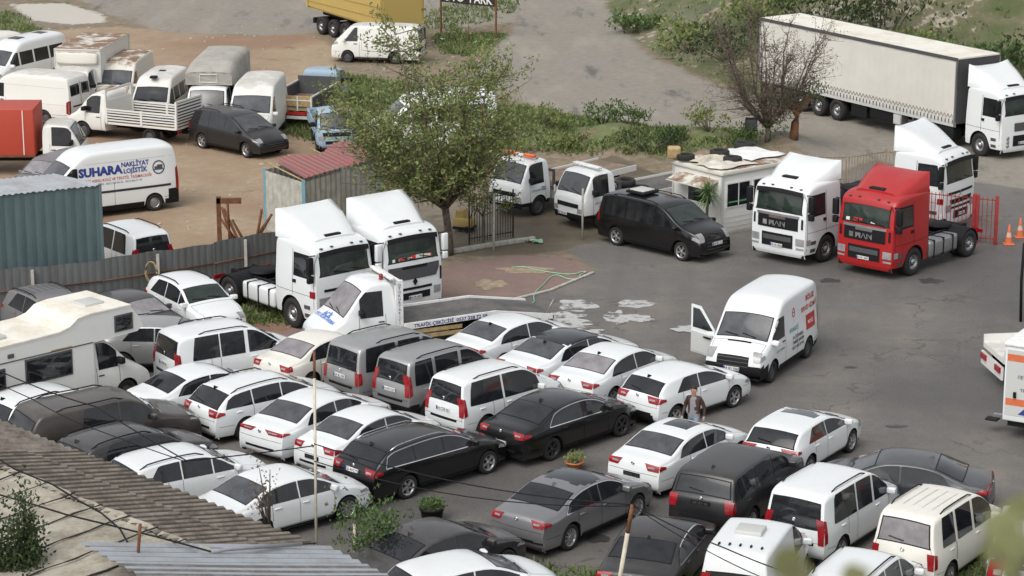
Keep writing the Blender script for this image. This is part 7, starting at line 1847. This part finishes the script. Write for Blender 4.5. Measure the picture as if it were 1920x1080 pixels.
# litter
rnd = random.Random(12); LG = 'scraps of litter'
plain('litter_white', (.7, .7, .68), .7)
for px, py, lab in ((990, 454, 'white scrap of plastic on the mud near the barred gate'), (1008, 456, 'greenish scrap of plastic on the mud near the barred gate'), (832, 76, 'white torn bag in the grass under the car park sign')):
    b = at(px, py); mb = MB(); P = [[(b.x + .08 * i + rnd.uniform(-.05, .05), b.y + .07 * j + rnd.uniform(-.05, .05), .02 + rnd.uniform(.0, .12)) for j in range(-2, 3)] for i in range(-2, 3)]
    mb.grid(P, 'hose_green' if 'greenish' in lab else 'litter_white', True); tag(mb.build('litter', None, False), lab, 'litter', LG)
# papers behind the windscreens are on the dashboards of two lorries: built as thin sheets under the glass edge
# dark frame with cloth at the right edge
b = at(1905, 603); t = thing('gate_post', 'black bent steel frame with faded cloth at the right edge', 'frame', (b.x + .15, b.y, 0)); mb = MB(); mb.tube([(0, 0, 0), (-.05, 0, 1.4), (-.02, 0, 2.6), (.1, 0, 2.9), (.6, 0, 2.95)], .05, 'trim', 7); mb.build('post', t)
mb = MB(); mb.grid([[(.1 + .6 * i / 6, .05 * math.sin(i * 2 + j), .5 + 2.3 * j / 8) for j in range(9)] for i in range(7)], 'tarp_pale'); mb.build('cloth', t, False)

# ------------------------------------------------------------------ the walking man
def person(px, py, yaw):
    b = at(px, py); t = thing('person', 'man in brown leather jacket, grey shirt and pale jeans walking past the white hatchback', 'person', (b.x, b.y, 0), yaw)
    J = {'pel': ((0, 0, .94), .135), 'wst': ((.0, 0, 1.08), .13), 'che': ((0, 0, 1.32), .16), 'nek': ((.01, 0, 1.48), .065), 'nek2': ((.03, 0, 1.55), .058), 'hd': ((.045, 0, 1.65), .095), 'hd2': ((.04, 0, 1.72), .085)}
    for s, n in ((1, 'l'), (-1, 'r')):
        f = .22 * s
        J['hip' + n] = ((.0, s * .09, .88), .105); J['kn' + n] = ((f * .8 + .05, s * .10, .50), .068); J['an' + n] = ((f * 1.2 - .02, s * .10, .09), .045); J['to' + n] = ((f * 1.2 + .15, s * .11, .04), .04)
        J['sh' + n] = ((0, s * .185, 1.42), .075); J['el' + n] = ((-.06 - f * .2, s * .27, 1.15), .055); J['wr' + n] = ((.06 - f * .5, s * .28, .92), .038); J['pa' + n] = ((.09 - f * .6, s * .28, .85), .036)
        for k in range(4): J['f%d%s' % (k, n)] = ((.10 - f * .65 + .018 * (k - 1.5), s * (.275 - .006 * k), .77 + .01 * abs(k - 1.5)), .010)
        J['th' + n] = ((.13 - f * .6, s * .25, .82), .011)
    E_ = [('pel', 'wst'), ('wst', 'che'), ('che', 'nek'), ('nek', 'nek2'), ('nek2', 'hd'), ('hd', 'hd2')]
    for n in 'lr':
        E_ += [('pel', 'hip' + n), ('hip' + n, 'kn' + n), ('kn' + n, 'an' + n), ('an' + n, 'to' + n), ('che', 'sh' + n), ('sh' + n, 'el' + n), ('el' + n, 'wr' + n), ('wr' + n, 'pa' + n), ('pa' + n, 'th' + n)] + [('pa' + n, 'f%d%s' % (k, n)) for k in range(4)]
    ks_ = list(J); me = bpy.data.meshes.new('body'); me.from_pydata([J[k][0] for k in ks_], [(ks_.index(a), ks_.index(c)) for a, c in E_], [])
    o = bpy.data.objects.new('body', me); C.objects.link(o); sk = o.modifiers.new('skin', 'SKIN'); sub = o.modifiers.new('sub', 'SUBSURF'); sub.levels = 2; sub.render_levels = 2
    if not me.skin_vertices: 
        bm = bmesh.new(); bm.from_mesh(me); bm.verts.layers.skin.verify(); bm.to_mesh(me); bm.free()
    for i, k in enumerate(ks_):
        r = J[k][1]; me.skin_vertices[0].data[i].radius = (r, r * (1.28 if k in ('che', 'wst', 'pel') else 1)) ; me.skin_vertices[0].data[i].use_root = (k == 'pel')
    bpy.context.view_layer.update(); dg = bpy.context.evaluated_depsgraph_get(); m2 = bpy.data.meshes.new_from_object(o.evaluated_get(dg)); o.modifiers.clear(); o.data = m2
    m2.materials.clear()
    for n_ in ('jeans', 'jacket', 'tshirt', 'skin', 'trim'): m2.materials.append(M[n_])
    for p in m2.polygons:
        c = p.center; p.use_smooth = True
        if c.z < .09: k = 4
        elif abs(c.y) > .2 and c.z < .90: k = 3
        elif c.z < .93 : k = 0
        elif c.z < 1.50: k = 2 if (c.x > .05 and abs(c.y) < .075) or (c.z < 1.0 and abs(c.y) < .2) else 1
        else: k = 3
        p.material_index = k
    o.parent = t
    h = MB(); P = []
    for i in range(9):
        row = []
        for j in range(13):
            th = math.pi * .62 * i / 8; ph = 2 * math.pi * j / 12; x = math.sin(th) * math.cos(ph); 
            if x > .35: th *= .6
            row.append((.028 + .108 * math.sin(th) * math.cos(ph), .093 * math.sin(th) * math.sin(ph), 1.685 + .115 * math.cos(th)))
        P.append(row)
    h.grid(P, 'hair', True); h.build('hair', t)
    f_ = MB(); f_.add([(.13, -.015, 1.66), (.13, .015, 1.66), (.165, 0, 1.635), (.13, 0, 1.70)], [(0, 1, 2), (0, 2, 3), (1, 3, 2)], 'skin')
    for s in (-1, 1): f_.lathe([(0, 0), (.011, .004), (0, .012)], 'trim', 8, Matrix.Translation((.128, s * .033, 1.68)) @ Matrix.Rotation(R(-90), 4, 'Z')); f_.box(.02, .055, s * .098 - .01, s * .098 + .01, 1.635, 1.69, 'skin', None, .008)
    f_.box(.124, .136, -.024, .024, 1.598, 1.606, 'red_text', None, .002); f_.build('face', t)
    c = MB(); c.tube([(.02, .11, .92), (.04, .15, 1.10), (.06, .14, 1.3), (.03, .09, 1.47)], .02, 'jacket', 5); c.tube([(.02, -.11, .92), (.04, -.15, 1.10), (.06, -.14, 1.3), (.03, -.09, 1.47)], .02, 'jacket', 5); c.build('jacket_edge', t)
person(1300, 838, R(-115))

# ------------------------------------------------------------------ twigs close to the viewer
def near_leaf(mb, px, py, dist, size, rot, seed):
    rnd = random.Random(seed); u, v = px - 960, py - 540; c, s = math.cos(R(PITCH)), math.sin(R(PITCH))
    d = Vector((u, FPX * c - v * s, -(v * c + FPX * s))).normalized(); o = Vector((0, 0, CAMH)) + d * dist
    a = Vector((math.cos(rot), .3 * rnd.uniform(-1, 1), math.sin(rot))); b_ = a.cross(d).normalized(); P = []
    for i in range(9):
        s_ = i / 8; w_ = size * .42 * math.sin(math.pi * min(1, s_ ** .75)) ; q = o + a * size * (s_ - .5); P.append([q - b_ * w_ + d * .1 * w_, q + d * -.0, q + b_ * w_ + d * .1 * w_])
    mb.grid(P, 'near_leaf', True); return o
t = thing('near_branch', 'out-of-focus twig with leaves close to the viewer in the bottom right corner', 'branch', (.7, 2.6, 21.1)); bpy.context.view_layer.update()
mb = MB(); ends = []
for i, (px, py, sz, rot) in enumerate(((1480, 1058, .05, -.9), (1500, 1082, .045, 1.2), (1605, 1080, .04, .2), (1885, 985, .05, .5), (1912, 955, .045, 1.1), (1868, 1035, .04, -.3), (1915, 1020, .045, .1), (1900, 1070, .04, 1.0))):
    mb = MB(); ends.append(near_leaf(mb, px, py, 2.9 + .1 * (i % 3), sz, rot, i)); under(mb.build('leaf', None, False), t)
mb = MB(); root = Vector((.7, 2.6, 21.1))
for e in ends: mb.tube([root, root.lerp(e, .6) + Vector((0, 0, -.06)), e], [.006, .004, .002], 'bark', 5)
under(mb.build('twig', None, False), t)
